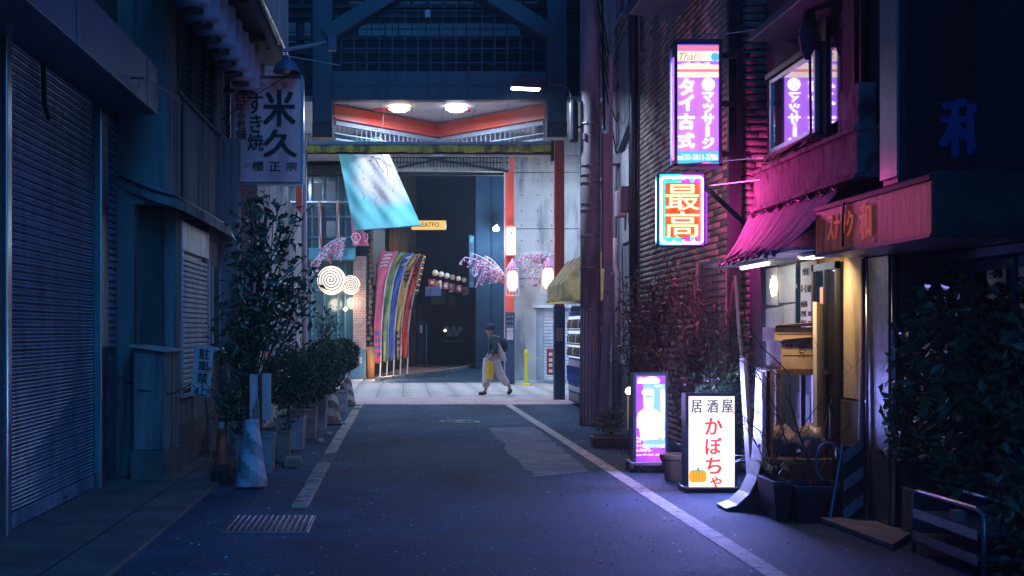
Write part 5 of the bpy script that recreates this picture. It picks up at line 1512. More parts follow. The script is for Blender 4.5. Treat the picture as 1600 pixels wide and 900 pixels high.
lamp('light', 'AREA', (hc[0], 20, gz(141.5, 20)), 150, (.52, .66, 1.0), slp, size=.42, size_y=.16, direction=(.0, .22, -1))

# vending machine under a yellow awning
va = thing('shop_awning', 'dusty yellow box awning over the vending machine', 'awning', (3.2, 24.5, 2.0))
prof = [(2.88, 2.02), (2.88, 2.34), (3.30, 2.86), (3.70, 2.90), (3.70, 2.02)]
MB().prism(prof, 'y', 22.9, 25.6).build('cover', 'awning_yellow', va, bevel=.015)
for yy in (22.95, 23.8, 24.7, 25.5):
    MB().beam((2.872, yy, 2.34), (3.29, yy, 2.87), .03, .012, up=(0, 0, 1)).build('rib', 'awning_yellow', va)
MB().bx(2.865, 2.879, 22.9, 25.6, 2.02, 2.06).build('hem', 'yellow_cloth', va)
vm = thing('vending_machine', 'blue and white lit vending machine half hidden by the utility pole', 'vending machine', (3.55, 24.8, 0))
MB().bx(3.36, 3.71, 23.8, 26.0, .06, 1.86).build('body', 'flag_blue', vm, bevel=.02)
emit('vend_glow', (.62, .78, 1.0), 1.0)
MB().bx(3.345, 3.359, 23.9, 25.9, .95, 1.76).build('display', 'vend_glow', vm)
for zz in (1.2, 1.48):
    MB().bx(3.325, 3.344, 23.9, 25.9, zz, zz + .03).build('shelf', 'rail_steel', vm)
for j, zz in enumerate((.98, 1.24, 1.52)):
    for k in range(10):
        MB().lathe((3.325, 24.0 + k * .195, zz), [(.028, 0), (.032, .02), (.032, .11), (.016, .15), (.016, .18)], 8).build('bottle', ['flag_white', 'flag_blue', 'flag_red', 'flag_green', 'wood_warm'][(k + j * 2) % 5], vm)
MB().bx(3.34, 3.359, 23.9, 25.9, .30, .90).build('front_panel', 'flag_white', vm)
mb = MB()
for k in range(6):
    mb.tube([(3.332, 24.0 + k * .32, .42), (3.332, 24.1 + k * .32, .62), (3.332, 24.22 + k * .32, .50), (3.332, 24.3 + k * .32, .78)], .03, 6)
mb.build('wave_print', 'flag_blue', vm)
MB().bx(3.33, 3.359, 24.2, 25.5, .12, .26).build('delivery_slot', 'black_plastic', vm)
lamp('light', 'AREA', (3.30, 24.9, 1.35), 14, (.62, .78, 1), vm, size=1.6, size_y=.7, direction=(-1, 0, 0))

# ================================================================ RIGHT: brick tile building
bb = thing('brick_building', 'building faced with brown brick tiles behind the hanging signs', 'building', (3.9, 16.4, 0))
MB().bx(3.62, 6, 13.55, 19.5, 0, 9.6).build('wall', 'mortar', bb)
V, T = [], []
j = 0
z0 = .02
while z0 < 8.6:
    y0 = 13.56 - random.uniform(0, .9); off = random.uniform(0, .4)
    while y0 < 19.48:
        a = max(y0, 13.56); b = min(y0 + .914, 19.48)
        if b - a > .04:
            xo = 3.604 + random.uniform(-.004, .004); k = len(V); h_ = .058
            V += [(xo, a, z0), (xo, b, z0), (xo, b, z0 + h_), (xo, a, z0 + h_), (3.625, a, z0), (3.625, b, z0), (3.625, b, z0 + h_), (3.625, a, z0 + h_)]
            T += [(k, k + 3, k + 2, k + 1), (k, k + 1, k + 5, k + 4), (k + 1, k + 2, k + 6, k + 5), (k + 2, k + 3, k + 7, k + 6), (k + 3, k, k + 4, k + 7)]
        y0 += .92
    # the return facing the camera
    x0 = 3.62 - off
    while x0 < 4.6:
        a = max(x0, 3.605); b = x0 + .455
        k = len(V); yo = 13.536 + random.uniform(-.004, .004); h_ = .058
        V += [(a, yo, z0), (b, yo, z0), (b, yo, z0 + h_), (a, yo, z0 + h_), (a, 13.555, z0), (b, 13.555, z0), (b, 13.555, z0 + h_), (a, 13.555, z0 + h_)]
        T += [(k, k + 1, k + 2, k + 3), (k, k + 4, k + 5, k + 1), (k + 1, k + 5, k + 6, k + 2), (k + 2, k + 6, k + 7, k + 3), (k + 3, k + 7, k + 4, k)]
        x0 += .46
    z0 += .078; j += 1
raw('brick_tiles', V, T, 'brick_tile', bb, kind='stuff')
# slatted blind window low on the wall
wv = MB().bx(3.58, 3.60, 14.1, 15.5, 1.0, 2.3).build('window', 'frame_blue', bb)
s_ = MB().bx(3.565, 3.579, 14.14, 15.46, 0, .062).build('slat', 'plaster_grey', wv); s_.location = (0, 0, 1.03)
rep(s_, [(0, 0, i * .085) for i in range(1, 15)])
for (a, b) in ((14.06, 14.1), (15.5, 15.54)):
    MB().bx(3.55, 3.601, a, b, 1.0, 2.3).build('frame', 'pipe_pink', wv)
mb = MB(); mb.bx(3.5, 3.6, 13.65, 13.8, 0, 9.0); mb.bx(3.42, 3.55, 13.45, 13.53, 0, 9.0); mb.build('downpipe', 'dark_metal', bb)
# steel sign brackets on the brick wall
fr = MB()
for z in (3.30, 3.82, 4.32):
    fr.bx(3.28, 3.60, 13.27, 13.32, z, z + .05)
fr.bx(3.47, 3.52, 13.265, 13.325, 3.28, 4.38)
tag(fr.build('sign_bracket', 'dark_metal'), 'dark steel ladder bracket holding the tall purple sign', 'bracket')
# upper awning hood of the brick building
MB().bx(gx(995, 16), gx(1050, 16) + .3, 15.6, 16.6, gz(6, 16), gz(-12, 16)).build('hood', 'blue_metal', bb, bevel=.02)

# ================================================================ HANGING SIGNS
emit('face_purple', (.26, .10, .92), 1.45, base=(.3, .2, .5), col2=(.55, .18, .88), scale=1.6)
emit('face_cream', (1.0, .82, .66), 1.25, col2=(.95, .68, .52), scale=9)
emit('face_white', (.80, .66, 1.0), 4.0)
emit('face_rose', (1.0, .28, .36), .95)
emit('face_cyan', (.10, .62, .88), .95)
emit('ink_tan', (.62, .52, .42), .45)
MY = 13.25
ms = thing('massage_sign', 'tall glowing purple hanging sign with white katakana on the brick building', 'sign', at(1090, 258, MY))
def mx_(x): return gx(x, MY)
def mz_(y): return gz(y, MY)
cs = MB().bx(mx_(1056), mx_(1124), MY, MY + .18, mz_(259), mz_(68)).build('cabinet', 'blue_metal', ms, bevel=.008)
mb = MB()
for a, b, c_, d_ in ((1053, 1057.6, 66, 260), (1122.6, 1127, 66, 260), (1053, 1127, 62, 70), (1053, 1127, 256, 261)):
    mb.bx(mx_(a), mx_(b), MY - .03, MY + .2, mz_(d_), mz_(c_))
mb.build('frame', 'blue_metal', ms)
def band(name, y0, y1, m_, d_=.004, x0=1057.6, x1=1122.6):
    MB().bx(mx_(x0), mx_(x1), MY - d_, MY - .0005, mz_(y1), mz_(y0)).build(name, m_, ms)
band('face', 70, 256, 'face_purple', .003)
band('rose_band', 72, 79, 'face_rose', .006); band('cream_band', 80, 95.5, 'face_cream', .006); band('cream_band', 101, 121, 'face_cream', .006)
band('rose_stripe', 108.5, 112.5, 'face_rose', .008)
band('cyan_band', 236, 256, 'face_cyan', .006)
mb = MB()
for k in range(9):
    mb.lathe((mx_(1066 + k * 5), MY - .006, mz_(101)), [(.014 + .006 * (k % 3), 0), (.012, -.002)], 10, axis='y')
mb.build('cream_scallops', 'face_cream', ms)
MB().lathe((mx_(1117), MY - .006, mz_(89)), [(.045, 0), (.04, -.003)], 12, axis='y').build('flower_mark', 'face_cyan', ms)
mb = MB()
front_letters(mb, 'Thai', 1061, 1088, 83, 94, MY - .007, weight=.0, shear=.35)
mb.build('script_lettering', 'ink_tan', ms)
mb = MB()
for ch, a, b, c_, d_, wg in (('タ', 1062, 1083.5, 123.5, 148, .035), ('イ', 1061.5, 1083.5, 148.5, 172.5, .035), ('古', 1060.5, 1084, 178, 201.5, .035), ('式', 1060.5, 1084.5, 208, 231, .03),
                             ('マ', 1097.5, 1114.5, 144.5, 159.5, .03), ('ッ', 1098.5, 1114, 162, 176, .03), ('サ', 1097.5, 1115, 178, 196, .03), ('|', 1103.5, 1107.5, 198, 213, .03), ('ジ', 1098, 1115, 215.5, 232, .03)):
    front_letters(mb, ch, a, b, c_, d_, MY - .007, weight=wg, depth=.005)
mb.lathe((mx_(1106.5), MY - .006, mz_(132)), [(.066, 0), (.064, -.003)], 20, axis='y')
mb.build('lettering', 'face_white', ms)
mb = MB(); front_letters(mb, '2F', 1101, 1112, 127, 137, MY - .0105, depth=.002); mb.build('floor_number', 'ink_tan', ms)
mb = MB(); front_letters(mb, 'tel.03-5811-2706', 1058.5, 1121.5, 241, 250, MY - .0075); mb.build('phone_lettering', 'face_cream', ms)
MB().bx(mx_(1052), mx_(1052.9), MY - .02, MY + .06, mz_(250), mz_(90)).build('side_strip', 'face_purple', ms)
lamp('side_light', 'AREA', (mx_(1048), MY + .09, mz_(170)), 26, (.50, .30, 1.0), ms, size=.14, size_y=1.0, direction=(.35, 1, 0))
MB().tube(smooth([at(1080, 62, MY), at(1090, 56, MY), at(1140, 52, MY - .1), at(1180, 46, MY - .2)]), .007, 6).build('stay', 'galvanised', ms)
MB().tube([at(1050, 258, MY), at(1130, 252, MY - .1), at(1200, 246, MY - .9)], .006, 6).build('stay', 'galvanised', ms)

# neon sign
NYs = 12.9
emit('neon_white', (1.0, .92, .96), 5.0)
emit('neon_teal', (.02, .62, .60), .75)
emit('neon_red', (1.0, .07, .02), .80, col2=(1.0, .17, .03), scale=7)
emit('neon_cream', (1.0, .50, .28), 3.0)
emit('neon_violet', (.42, .06, .80), .75)
emit('bulb_green', (.05, .80, .55), 1.4)
nn = thing('neon_sign', 'neon sign with two cream kanji on red inside a white tube border', 'sign', at(1065, 386, NYs))
def nx_(x): return gx(x, NYs)
def nz_(y): return gz(y, NYs)
MB().bx(nx_(1027), nx_(1103), NYs, NYs + .13, nz_(386), nz_(269)).build('cabinet', 'blue_metal', nn, bevel=.03)
MB().bx(nx_(1030), nx_(1065), NYs - .006, NYs - .0005, nz_(383), nz_(272)).build('teal_field', 'neon_teal', nn)
MB().bx(nx_(1065.02), nx_(1100), NYs - .006, NYs - .0005, nz_(383), nz_(272)).build('violet_field', 'neon_violet', nn)
MB().bx(nx_(1039), nx_(1093), NYs - .011, NYs - .0065, nz_(371), nz_(286)).build('red_field', 'neon_red', nn, bevel=.003)
def rr(x0, x1, y0, y1, r, Yp):
    pts_ = []
    for (cx_, cy_, a0) in ((x1 - r, y0 + r, 0), (x0 + r, y0 + r, 90), (x0 + r, y1 - r, 180), (x1 - r, y1 - r, 270)):
        for k in range(5):
            a = R(a0 + 22.5 * k)
            pts_.append(at(cx_ + r * math.cos(a), cy_ - r * math.sin(a), Yp))
    pts_.append(pts_[0]); return pts_
MB().tube(rr(1033.5, 1097.5, 276.5, 379.5, 5, NYs - .03), .011, 8, cap=False).build('neon_tube', 'neon_white', nn, smooth=True)
mb = MB()
front_letters(mb, '最', 1040.5, 1092, 288.5, 328, NYs - .016, weight=.004, depth=.012)
front_letters(mb, '高', 1040.5, 1092, 330, 370, NYs - .016, weight=.004, depth=.012)
mb.build('neon_lettering', 'neon_cream', nn)
mb = MB()
for x in (1038, 1058, 1081):
    for y in (282, 372.5): mb.lathe((nx_(x), NYs - .012, nz_(y)), [(.022, 0), (.016, -.012), (.0, -.016)], 10, axis='y')
mb.build('green_bulbs', 'bulb_green', nn, kind='stuff')
mb = MB()
for x in (1037, 1052, 1068, 1084):
    for y in (279.5, 376): mb.lathe((nx_(x), NYs - .012, nz_(y)), [(.009, 0), (.007, -.01)], 8, axis='y')
mb.build('white_bulbs', 'neon_white', nn, kind='stuff')
MB().beam((nx_(1103), NYs + .05, nz_(290)), (3.55, NYs - .15, 2.42), .05, .05).build('strut', 'dark_metal', nn)
lamp('light', 'AREA', (nx_(1066), NYs - .09, nz_(330)), 13, (1.0, .05, .50), nn, size=.45, size_y=.7, direction=(.42, -1, .0)).data.spread = R(95)
MB().bx(nx_(1026), nx_(1026.8), NYs + .01, NYs + .03, nz_(380), nz_(276)).build('side_strip', 'neon_teal', nn)
MB().bx(nx_(1103.2), nx_(1105.5), NYs + .01, NYs + .12, nz_(380), nz_(300)).build('side_strip', 'neon_violet', nn)
lamp('side_light', 'AREA', (nx_(1021), NYs + .07, nz_(328)), 40, (1.0, .36, .40), nn, size=.12, size_y=.6, direction=(.45, 1, 0))
lamp('side_light', 'AREA', (nx_(1110), NYs + .07, nz_(335)), 26, (1.0, .07, .55), nn, size=.12, size_y=.55, direction=(1, .55, 0))
MB().tube([(nx_(1103), NYs + .03, nz_(290)), at(1210, 278, 11.6)], .006, 6).build('stay', 'galvanised', nn)

mat('window_mirror', (.50, .52, .62), rough=.035, metal=.9)
mat('panel_blue', (.03, .08, .22), (.05, .12, .30), scale=2, rough=.45, stretch=(1, 1, .3))
mat('ink_blue', (.03, .09, .34), rough=.5)
mat('fascia_trim', (.08, .02, .016), (.14, .035, .028), scale=4, rough=.6)
mat('fascia_letter', (.42, .14, .08), (.52, .20, .12), scale=6, rough=.6)
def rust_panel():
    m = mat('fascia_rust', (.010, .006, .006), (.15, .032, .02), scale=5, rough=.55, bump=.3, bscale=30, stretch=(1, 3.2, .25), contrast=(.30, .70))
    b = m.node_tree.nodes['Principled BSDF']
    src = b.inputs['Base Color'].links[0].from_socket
    m.node_tree.links.new(src, b.inputs['Emission Color'])       # base colour also feeds a weak emission, a red glow added to the panel
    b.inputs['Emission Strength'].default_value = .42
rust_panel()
b_ = MATS['fascia_letter'].node_tree.nodes['Principled BSDF']
b_.inputs['Emission Color'].default_value = (1, .18, .10, 1); b_.inputs['Emission Strength'].default_value = .12  # faint red emission added to the letters as well
# ================================================================ RIGHT: izakaya
iz = thing('izakaya_house', 'small tavern with a ragged mauve awning, balcony and warm lit entrance', 'building', (3.8, 11.3, 0))
mb = MB(); mb.bx(3.60, 6, 9.95, 13.3, 0, 2.62); mb.bx(3.78, 6, 9.2, 13.3, 2.62, 9.5); mb.build('wall', 'stucco_dark', iz)
MB().bx(3.585, 3.5995, 9.97, 10.42, .95, 2.12).build('entrance_wall', 'wall_ochre', iz)
MB().bx(3.57, 3.5995, 9.97, 13.2, 0, .93).build('plinth', 'concrete_dark', iz)
MB().bx(3.585, 3.5995, 10.43, 11.10, 2.06, 2.12).build('entrance_wall', 'wall_ochre', iz)
# stone facing slabs
sf = MB().bx(3.582, 3.5992, 11.62, 12.62, 1.12, 2.12).build('stone_facing', 'mortar', iz)
cuts = [(11.64, 12.10, 1.14, 1.38), (12.11, 12.60, 1.14, 1.45), (11.64, 12.02, 1.39, 1.74), (12.03, 12.60, 1.46, 1.72), (11.64, 12.18, 1.75, 2.10), (12.19, 12.60, 1.73, 2.10)]
for a, b, c_, d_ in cuts:
    pts_ = [(a + random.uniform(0, .02), c_), (b - random.uniform(0, .02), c_ + random.uniform(0, .02)), (b, d_ - random.uniform(0, .02)), (a + random.uniform(0, .02), d_)]
    MB().prism(pts_, 'x', 3.568, 3.5815).build('stone', 'stone_panel', sf, bevel=.004)
MB().bx(3.56, 3.5995, 11.42, 11.60, 1.1, 2.1).build('side_light', 'window_glass', iz)
# menu board
mnu = thing('menu_board', 'tall paper menu with handwritten columns beside the tavern door', 'menu', (3.55, 11.28, 1.3))
MB().bx(3.555, 3.5845, 11.10, 11.45, 1.28, 2.10).build('board', 'paper', mnu)
mb = MB()
def rl_(s, y_far, y_near, z0, z1, **k):
    letters(mb, s, -y_far, -y_near, z0, z1, (3.553, 0, 0), depth=.003, **STREET_R, **k)
rl_('MENU', 11.38, 11.20, 1.98, 2.04); rl_('ボール 500円', 11.43, 11.12, 1.82, 1.90)
for k, s in enumerate(('焼鳥', '冷奴  300', '枝豆  300', '煮込  500', '刺身  600')):
    rl_(s, 11.43, 11.13 if k else 11.25, 1.70 - k * .085, 1.755 - k * .085)
mb.build('lettering', 'sign_black', mnu)
# door
dr = MB().bx(3.562, 3.5993, 10.45, 11.08, .12, 2.05).build('door', 'dark_metal', iz)
for a, b, c_, d_ in ((10.44, 10.49, .1, 2.06), (11.04, 11.09, .1, 2.06), (10.44, 11.09, 2.0, 2.06), (10.745, 10.78, .12, 2.0)):
    MB().bx(3.535, 3.5615, a, b, c_, d_).build('frame', 'black_plastic', dr)
for a, b in ((10.495, 10.74), (10.785, 11.035)):
    MB().bx(3.548, 3.5612, a, b, .85, 1.99).build('pane', 'window_glass', dr)
emit('door_glow', (1.0, .55, .28), .22)
MB().bx(3.5475, 3.5479, 10.80, 10.90, 1.62, 1.86).build('lit_notice', 'door_glow', dr)
# lights under the awning
wl = thing('entrance_light', 'small warm light over the tavern entrance', 'lamp', (3.30, 10.35, 2.08))
MB().bx(3.23, 3.37, 10.1, 10.5, 2.085, 2.11).build('housing', 'white_paint', wl, bevel=.006)
MB().bx(3.245, 3.355, 10.12, 10.48, 2.075, 2.0845).build('diffuser', 'lamp_warm', wl)
lamp('light', 'AREA', (3.24, 10.3, 2.06), 11.0, (1.0, .68, .36), wl, size=.3, size_y=.1, direction=(.05, .45, -1))
w2 = thing('tube_light', 'pale tube light under the ragged awning', 'lamp', (3.35, 11.9, 2.08))
MB().bx(3.17, 3.25, 11.2, 12.2, 2.095, 2.12).build('housing', 'white_paint', w2, bevel=.006)
MB().tube([(3.21, 11.25, 2.08), (3.21, 12.15, 2.08)], .014, 8).build('tube', 'lamp_cool', w2)
lamp('light', 'AREA', (3.21, 11.7, 2.06), 5.0, (.80, .92, 1), w2, size=.1, size_y=.9, direction=(.3, 0, -1))
MB().bx(3.05, 3.60, 10.0, 12.9, 2.122, 2.15).build('soffit', 'plaster_pale', iz)
# flower wall lamp
FYl = 12.25
fl = thing('flower_lamp', 'white glowing flower-shaped lamp on the stone slabs', 'lamp', (3.55, FYl, 1.85))
mb = MB()
zc = gz(447, FYl)
for k in range(9):
    a = 2 * math.pi * k / 9
    mb.prism([(FYl + .03 * math.cos(a - .5), zc + .03 * math.sin(a - .5)), (FYl + .075 * math.cos(a - .28), zc + .075 * math.sin(a - .28)), (FYl + .105 * math.cos(a), zc + .105 * math.sin(a)), (FYl + .075 * math.cos(a + .28), zc + .075 * math.sin(a + .28)), (FYl + .03 * math.cos(a + .5), zc + .03 * math.sin(a + .5))], 'x', 3.535 - .002 * (k % 2), 3.55)
mb.build('petals', 'lamp_white', fl)
MB().lathe((3.55, FYl, zc), [(.045, 0), (.04, -.03), (.0, -.035)], 12, axis='x').build('centre', 'lamp_white', fl)
lamp('light', 'POINT', (3.42, FYl, zc), 1.2, (1, .88, .7), fl, radius=.06)
# balcony parapet
pp = MB().bx(3.30, 3.46, 9.30, 12.05, 2.64, 2.95).build('parapet', 'parapet_render', iz, bevel=.01)
MB().bx(3.27, 3.49, 9.28, 12.07, 2.951, 2.985).build('coping', 'parapet_render', pp, bevel=.006)
MB().bx(3.27, 3.49, 9.28, 12.07, 2.60, 2.639).build('lower_moulding', 'parapet_render', pp, bevel=.006)
MB().bx(3.46, 3.80, 9.3, 12.05, 2.62, 2.66).build('balcony_floor', 'concrete_dark', iz)
MB().bx(3.31, 3.44, 9.30, 9.75, 2.986, 3.30).build('parapet_stub', 'parapet_render', iz, bevel=.01)
# awning
mb = MB()
rows = []
nu, nv = 56, 14
for j in range(nv + 1):
    v = j / nv
    row = []
    for i in range(nu + 1):
        u = i / nu
        y0 = 12.3 + (9.66 - 12.3) * u; y1 = 11.9 + (10.12 - 11.9) * u
        yy = y0 + (y1 - y0) * v
        pleat = .018 * math.sin(u * 2 * math.pi * 9) + .010 * math.sin(u * 41)
        sag = -.05 * math.sin(math.pi * v) * (1 + .3 * math.sin(u * 7))
        edge = 0.0
        if j == nv: edge = .03 * abs(math.sin(u * math.pi * 6)) + random.uniform(-.006, .006)
        if j == 0: edge = -.03 * abs(math.sin(u * math.pi * 5)) - random.uniform(0, .01)
        row.append((3.34 - .40 * v + pleat * .5, yy, 2.63 - .53 * v + sag + pleat + edge))
    rows.append(row)
mb.sheet(rows)
aw = mb.build('awning', 'awning_cloth', iz, smooth=True, solid=.006)
mb = MB(); mb.tube([(p[0], p[1], p[2] - .012) for p in rows[-1]], .010, 5); mb.build('lower_bar', 'dark_metal', aw)
mb = MB(); mb.tube([(p[0] - .012, p[1], p[2] + .012 - .02 * abs(math.sin(i * .5))) for i, p in enumerate(rows[1])], .008, 5); mb.build('lacing_cord', 'cable', aw)
for i in range(0, nu + 1, 8):
    MB().tube([rows[-1][i], (3.56, rows[-1][i][1] + .05, 2.55)], .008, 5).build('rod', 'dark_metal', aw)
mb = MB()
for i in range(4, nu, 9):
    p = Vector(rows[-1][i])
    mb.add([p, p + Vector((0, -.06, .0)), p + Vector((.0, -.02, -.05))], [(0, 1, 2)]); mb.add([p, p + Vector((0, .05, .01)), p + Vector((0, .015, .055))], [(0, 1, 2)])
mb.build('torn_scraps', 'rag', aw, solid=.004)
# second-floor windows: glossy sashes that mirror the purple sign
wv = MB().bx(3.70, 3.775, 9.75, 12.75, 3.02, 4.2).build('window', 'stucco_dark', iz)
MB().bx(3.600, 3.612, 11.18, 12.50, 3.26, 3.90).build('sash_pane', 'window_mirror', wv)
MB().bx(3.660, 3.672, 10.45, 11.0, 3.26, 4.0).build('sash_pane', 'window_mirror', wv)
for a, b, c_, d_ in ((11.15, 11.19, 3.22, 3.94), (12.49, 12.53, 3.22, 3.94)):
    MB().bx(3.585, 3.63, a, b, c_, d_).build('sash_frame', 'rail_steel', wv)
for c_, d_ in ((3.22, 3.262), (3.898, 3.935)):
    MB().bx(3.586, 3.629, 11.19, 12.49, c_, d_).build('sash_frame', 'rail_steel', wv)
MB().bx(3.56, 3.64, 11.1, 12.6, 3.95, 4.0).build('awning_rail', 'dark_metal', wv)
MB().bx(3.64, 3.70, 11.02, 11.14, 3.0, 4.2).build('mullion', 'dark_metal', wv)
MB().bx(3.64, 3.69, 10.36, 10.44, 3.0, 4.2).build('mullion', 'dark_metal', wv)
MB().bx(3.54, 3.70, 11.1, 12.6, 3.16, 3.2).build('sill', 'parapet_render', wv)
mb = MB()
for k in range(16):
    y0 = random.uniform(11.2, 12.3)
    mb.tube([(3.5, y0, 3.15), (3.45 + random.uniform(-.05, .05), y0 + random.uniform(-.2, .2), 3.07), (3.42, y0 + random.uniform(-.3, .3), 3.0)], .006, 4)
mb.tube([(3.48, 11.0, 3.12), (3.46, 11.6, 3.05), (3.48, 12.4, 3.10)], .012, 5); mb.tube([(3.5, 11.0, 3.18), (3.47, 11.7, 3.13), (3.5, 12.4, 3.17)], .012, 5)
mb.build('wire_tangle', 'cable', iz)
MB().bx(3.32, 3.80, 9.2, 12.3, 4.26, 4.34).build('upper_eave', 'blue_metal', iz, bevel=.01)
MB().bx(3.50, 3.78, 9.35, 10.2, 2.66, 9.4).build('corner_pier', 'stucco_dark', iz)
for x_, y_ in ((3.46, 9.75), (3.44, 9.55)):
    MB().tube([(x_, y_, 2.5), (x_, y_, 9.4)], .035, 8).build('downpipe', 'dark_metal', iz, smooth=True)
um = thing('folded_parasol', 'dark folded cloth hanging above the upstairs window', 'parasol', (3.5, 11.1, 3.86))
mb = MB().lathe((3.5, 11.1, 3.84), [(.015, 0), (.05, .06), (.085, .2), (.05, .42), (.012, .5)], 9)
mb.v = [(x + .05 * (z - 3.84), y, z) for x, y, z in mb.v]
mb.build('cloth', 'rag', um)
MB().tube([(3.52, 11.1, 4.3), (3.53, 11.08, 3.2)], .012, 6).build('rod', 'dark_metal', um)

# ================================================================ RIGHT: snack bar
sn = thing('snack_bar', 'dark snack bar with a rusty red fascia box over its door', 'building', (3.9, 8.4, 0))
mb = MB(); mb.bx(3.66, 6, 9.42, 9.94, 0, 2.1); mb.bx(4.02, 6, 4, 9.42, 0, 2.2); mb.bx(3.80, 6, 4, 9.2, 2.47, 9.5); mb.build('wall', 'stucco_dark', sn)
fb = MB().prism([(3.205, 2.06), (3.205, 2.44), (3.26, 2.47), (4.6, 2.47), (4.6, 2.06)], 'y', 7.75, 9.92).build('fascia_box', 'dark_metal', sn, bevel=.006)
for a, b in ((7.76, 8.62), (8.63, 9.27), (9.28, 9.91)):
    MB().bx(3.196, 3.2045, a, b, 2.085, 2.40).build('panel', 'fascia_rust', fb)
MB().bx(3.185, 3.2045, 7.75, 9.92, 2.41, 2.44).build('top_trim', 'fascia_trim', fb)
MB().bx(3.188, 3.2045, 7.75, 9.92, 2.06, 2.083).build('lower_trim', 'dark_metal', fb)
mb = MB()
for ch, a, b in (('ス', 9.62, 9.50), ('ナ', 9.48, 9.36), ('ッ', 9.33, 9.24), ('ク', 9.22, 9.08)):
    letters(mb, ch, -a, -b, 2.17, 2.35, (3.1955, 0, 0), depth=.006, weight=.02, **STREET_R)
letters(mb, '和', -8.94, -8.74, 2.13, 2.37, (3.1955, 0, 0), depth=.006, weight=.04, **STREET_R)
mb.build('lettering', 'fascia_letter', fb)
mb = MB(); mb.tube([(3.18, 9.26, 2.10), (3.18, 9.27, 2.25), (3.185, 9.25, 2.42)], .010, 5); mb.build('twisted_cord', 'cable', fb)
# blue door and panels behind the plants
for a, b in ((8.95, 9.38), (8.35, 8.9), (7.5, 8.3), (6.6, 7.45)):
    dv = MB().bx(3.985, 4.0195, a, b, .05, 1.98).build('door_panel', 'panel_blue', sn, bevel=.008)
    MB().bx(3.96, 3.984, a + .06, b - .06, .9, 1.9).build('pane', 'window_glass', dv)
MB().bx(3.9, 4.02, 6, 9.4, 1.99, 2.05).build('lintel', 'blue_metal', sn)
mb = MB()
mb.tube([(3.63, 9.46, 0), (3.63, 9.46, 2.05)], .022, 8); mb.tube([(3.62, 9.96, 0), (3.62, 9.96, 2.05)], .025, 8)
mb.build('downpipe', 'rail_steel', sn, smooth=True)
MB().bx(3.60, 3.66, 9.50, 9.9, .02, 2.05).build('metal_sheet', 'iron', sn)
# black sign with one blue character
KY = 8.5
ks_ = thing('black_sign', 'big black box sign with a single dark blue kanji above the snack bar', 'sign', (gx(1495, KY), KY, gz(288, KY)))
MB().bx(gx(1404, KY), gx(1584, KY), KY, KY + .28, gz(287, KY), 4.4).build('cabinet', 'black_plastic', ks_, bevel=.012)
MB().bx(gx(1418, KY), gx(1578, KY), KY - .006, KY - .0005, gz(278, KY), 4.35).build('face', 'sign_black', ks_)
mb = MB(); front_letters(mb, '和', 1470, 1543, 156, 243, KY - .007, weight=.035, depth=.008); mb.build('lettering', 'ink_blue', ks_)
for z_ in (3.0, 3.55):
    MB().bx(gx(1405, KY), gx(1583, KY), KY - .011, KY - .0065, z_, z_ + .008).build('panel_joint', 'dark_metal', ks_)
for x_ in (1407, 1575):
    MB().bx(gx(x_, KY), gx(x_ + 7, KY), KY - .016, KY - .0065, gz(284, KY), 4.38).build('frame', 'dark_metal', ks_)
MB().bx(gx(1402, KY) - .008, gx(1404, KY), KY - .01, KY + .29, gz(275, KY), 4.4).build('edge_strip', 'rail_steel', ks_)
MB().bx(gx(1560, KY), gx(1575, KY), KY + .1, KY + .2, 2.471, gz(287, KY)).build('foot', 'dark_metal', ks_)
MB().bx(gx(1420, KY), gx(1440, KY), KY + .1, KY + .2, 2.471, gz(287, KY)).build('foot', 'dark_metal', ks_)

# ================================================================ LIT FLOOR SIGNS
KB = 11.8
emit('face_kabocha', (1.0, .93, .84), 1.15, col2=(1.0, .86, .70), scale=3)
emit('ink_navy', (.012, .03, .14), .8)
emit('ink_red_lit', (.80, .05, .05), 1.0)
emit('pumpkin', (1.0, .46, .02), .9)
emit('pumpkin_line', (.72, .26, .01), .8)
emit('pumpkin_stem', (.10, .45, .28), .8)
kb = thing('tavern_sign', 'bright white floor sign with red hiragana and a small pumpkin', 'sign', (gx(1111, KB), KB, 0))
MB().bx(gx(1072, KB), gx(1150, KB), KB + .002, KB + .20, gz(770, KB), gz(615, KB)).build('cabinet', 'blue_metal', kb, bevel=.006)
MB().bx(gx(1075.5, KB), gx(1147.5, KB), KB - .006, KB + .0015, gz(767, KB), gz(619, KB)).build('face', 'face_kabocha', kb)
mb = MB()
for a, b, c_, d_ in ((1071, 1075.5, 614, 770), (1147.5, 1151, 614, 770), (1075.5, 1147.5, 614, 619), (1075.5, 1147.5, 767, 770)):
    mb.bx(gx(a, KB), gx(b, KB), KB - .014, KB + .0012, gz(d_, KB), gz(c_, KB))
mb.build('frame', 'navy_paint', kb)
mb = MB()
for ch, a, b in (('居', 1080, 1097), ('酒', 1104.5, 1122), ('屋', 1128, 1145)):
    front_letters(mb, ch, a, b - .7, 624.5, 645, KB - .008, depth=.003); front_letters(mb, ch, a + .7, b, 624.5, 645, KB - .0105, depth=.003)
mb.build('navy_lettering', 'ink_navy', kb)
mb = MB()
for ch, a, b, c_, d_ in (('か', 1102, 1128, 653, 679), ('ぼ', 1102.5, 1127, 684, 710), ('ち', 1103, 1127, 715, 740), ('ゃ', 1110, 1127, 745, 762)):
    front_letters(mb, ch, a, b, c_, d_, KB - .008, weight=.022, depth=.003)
mb.build('red_lettering', 'ink_red_lit', kb)
px_, pz_ = gx(1090, KB), gz(744, KB)
mb = MB()
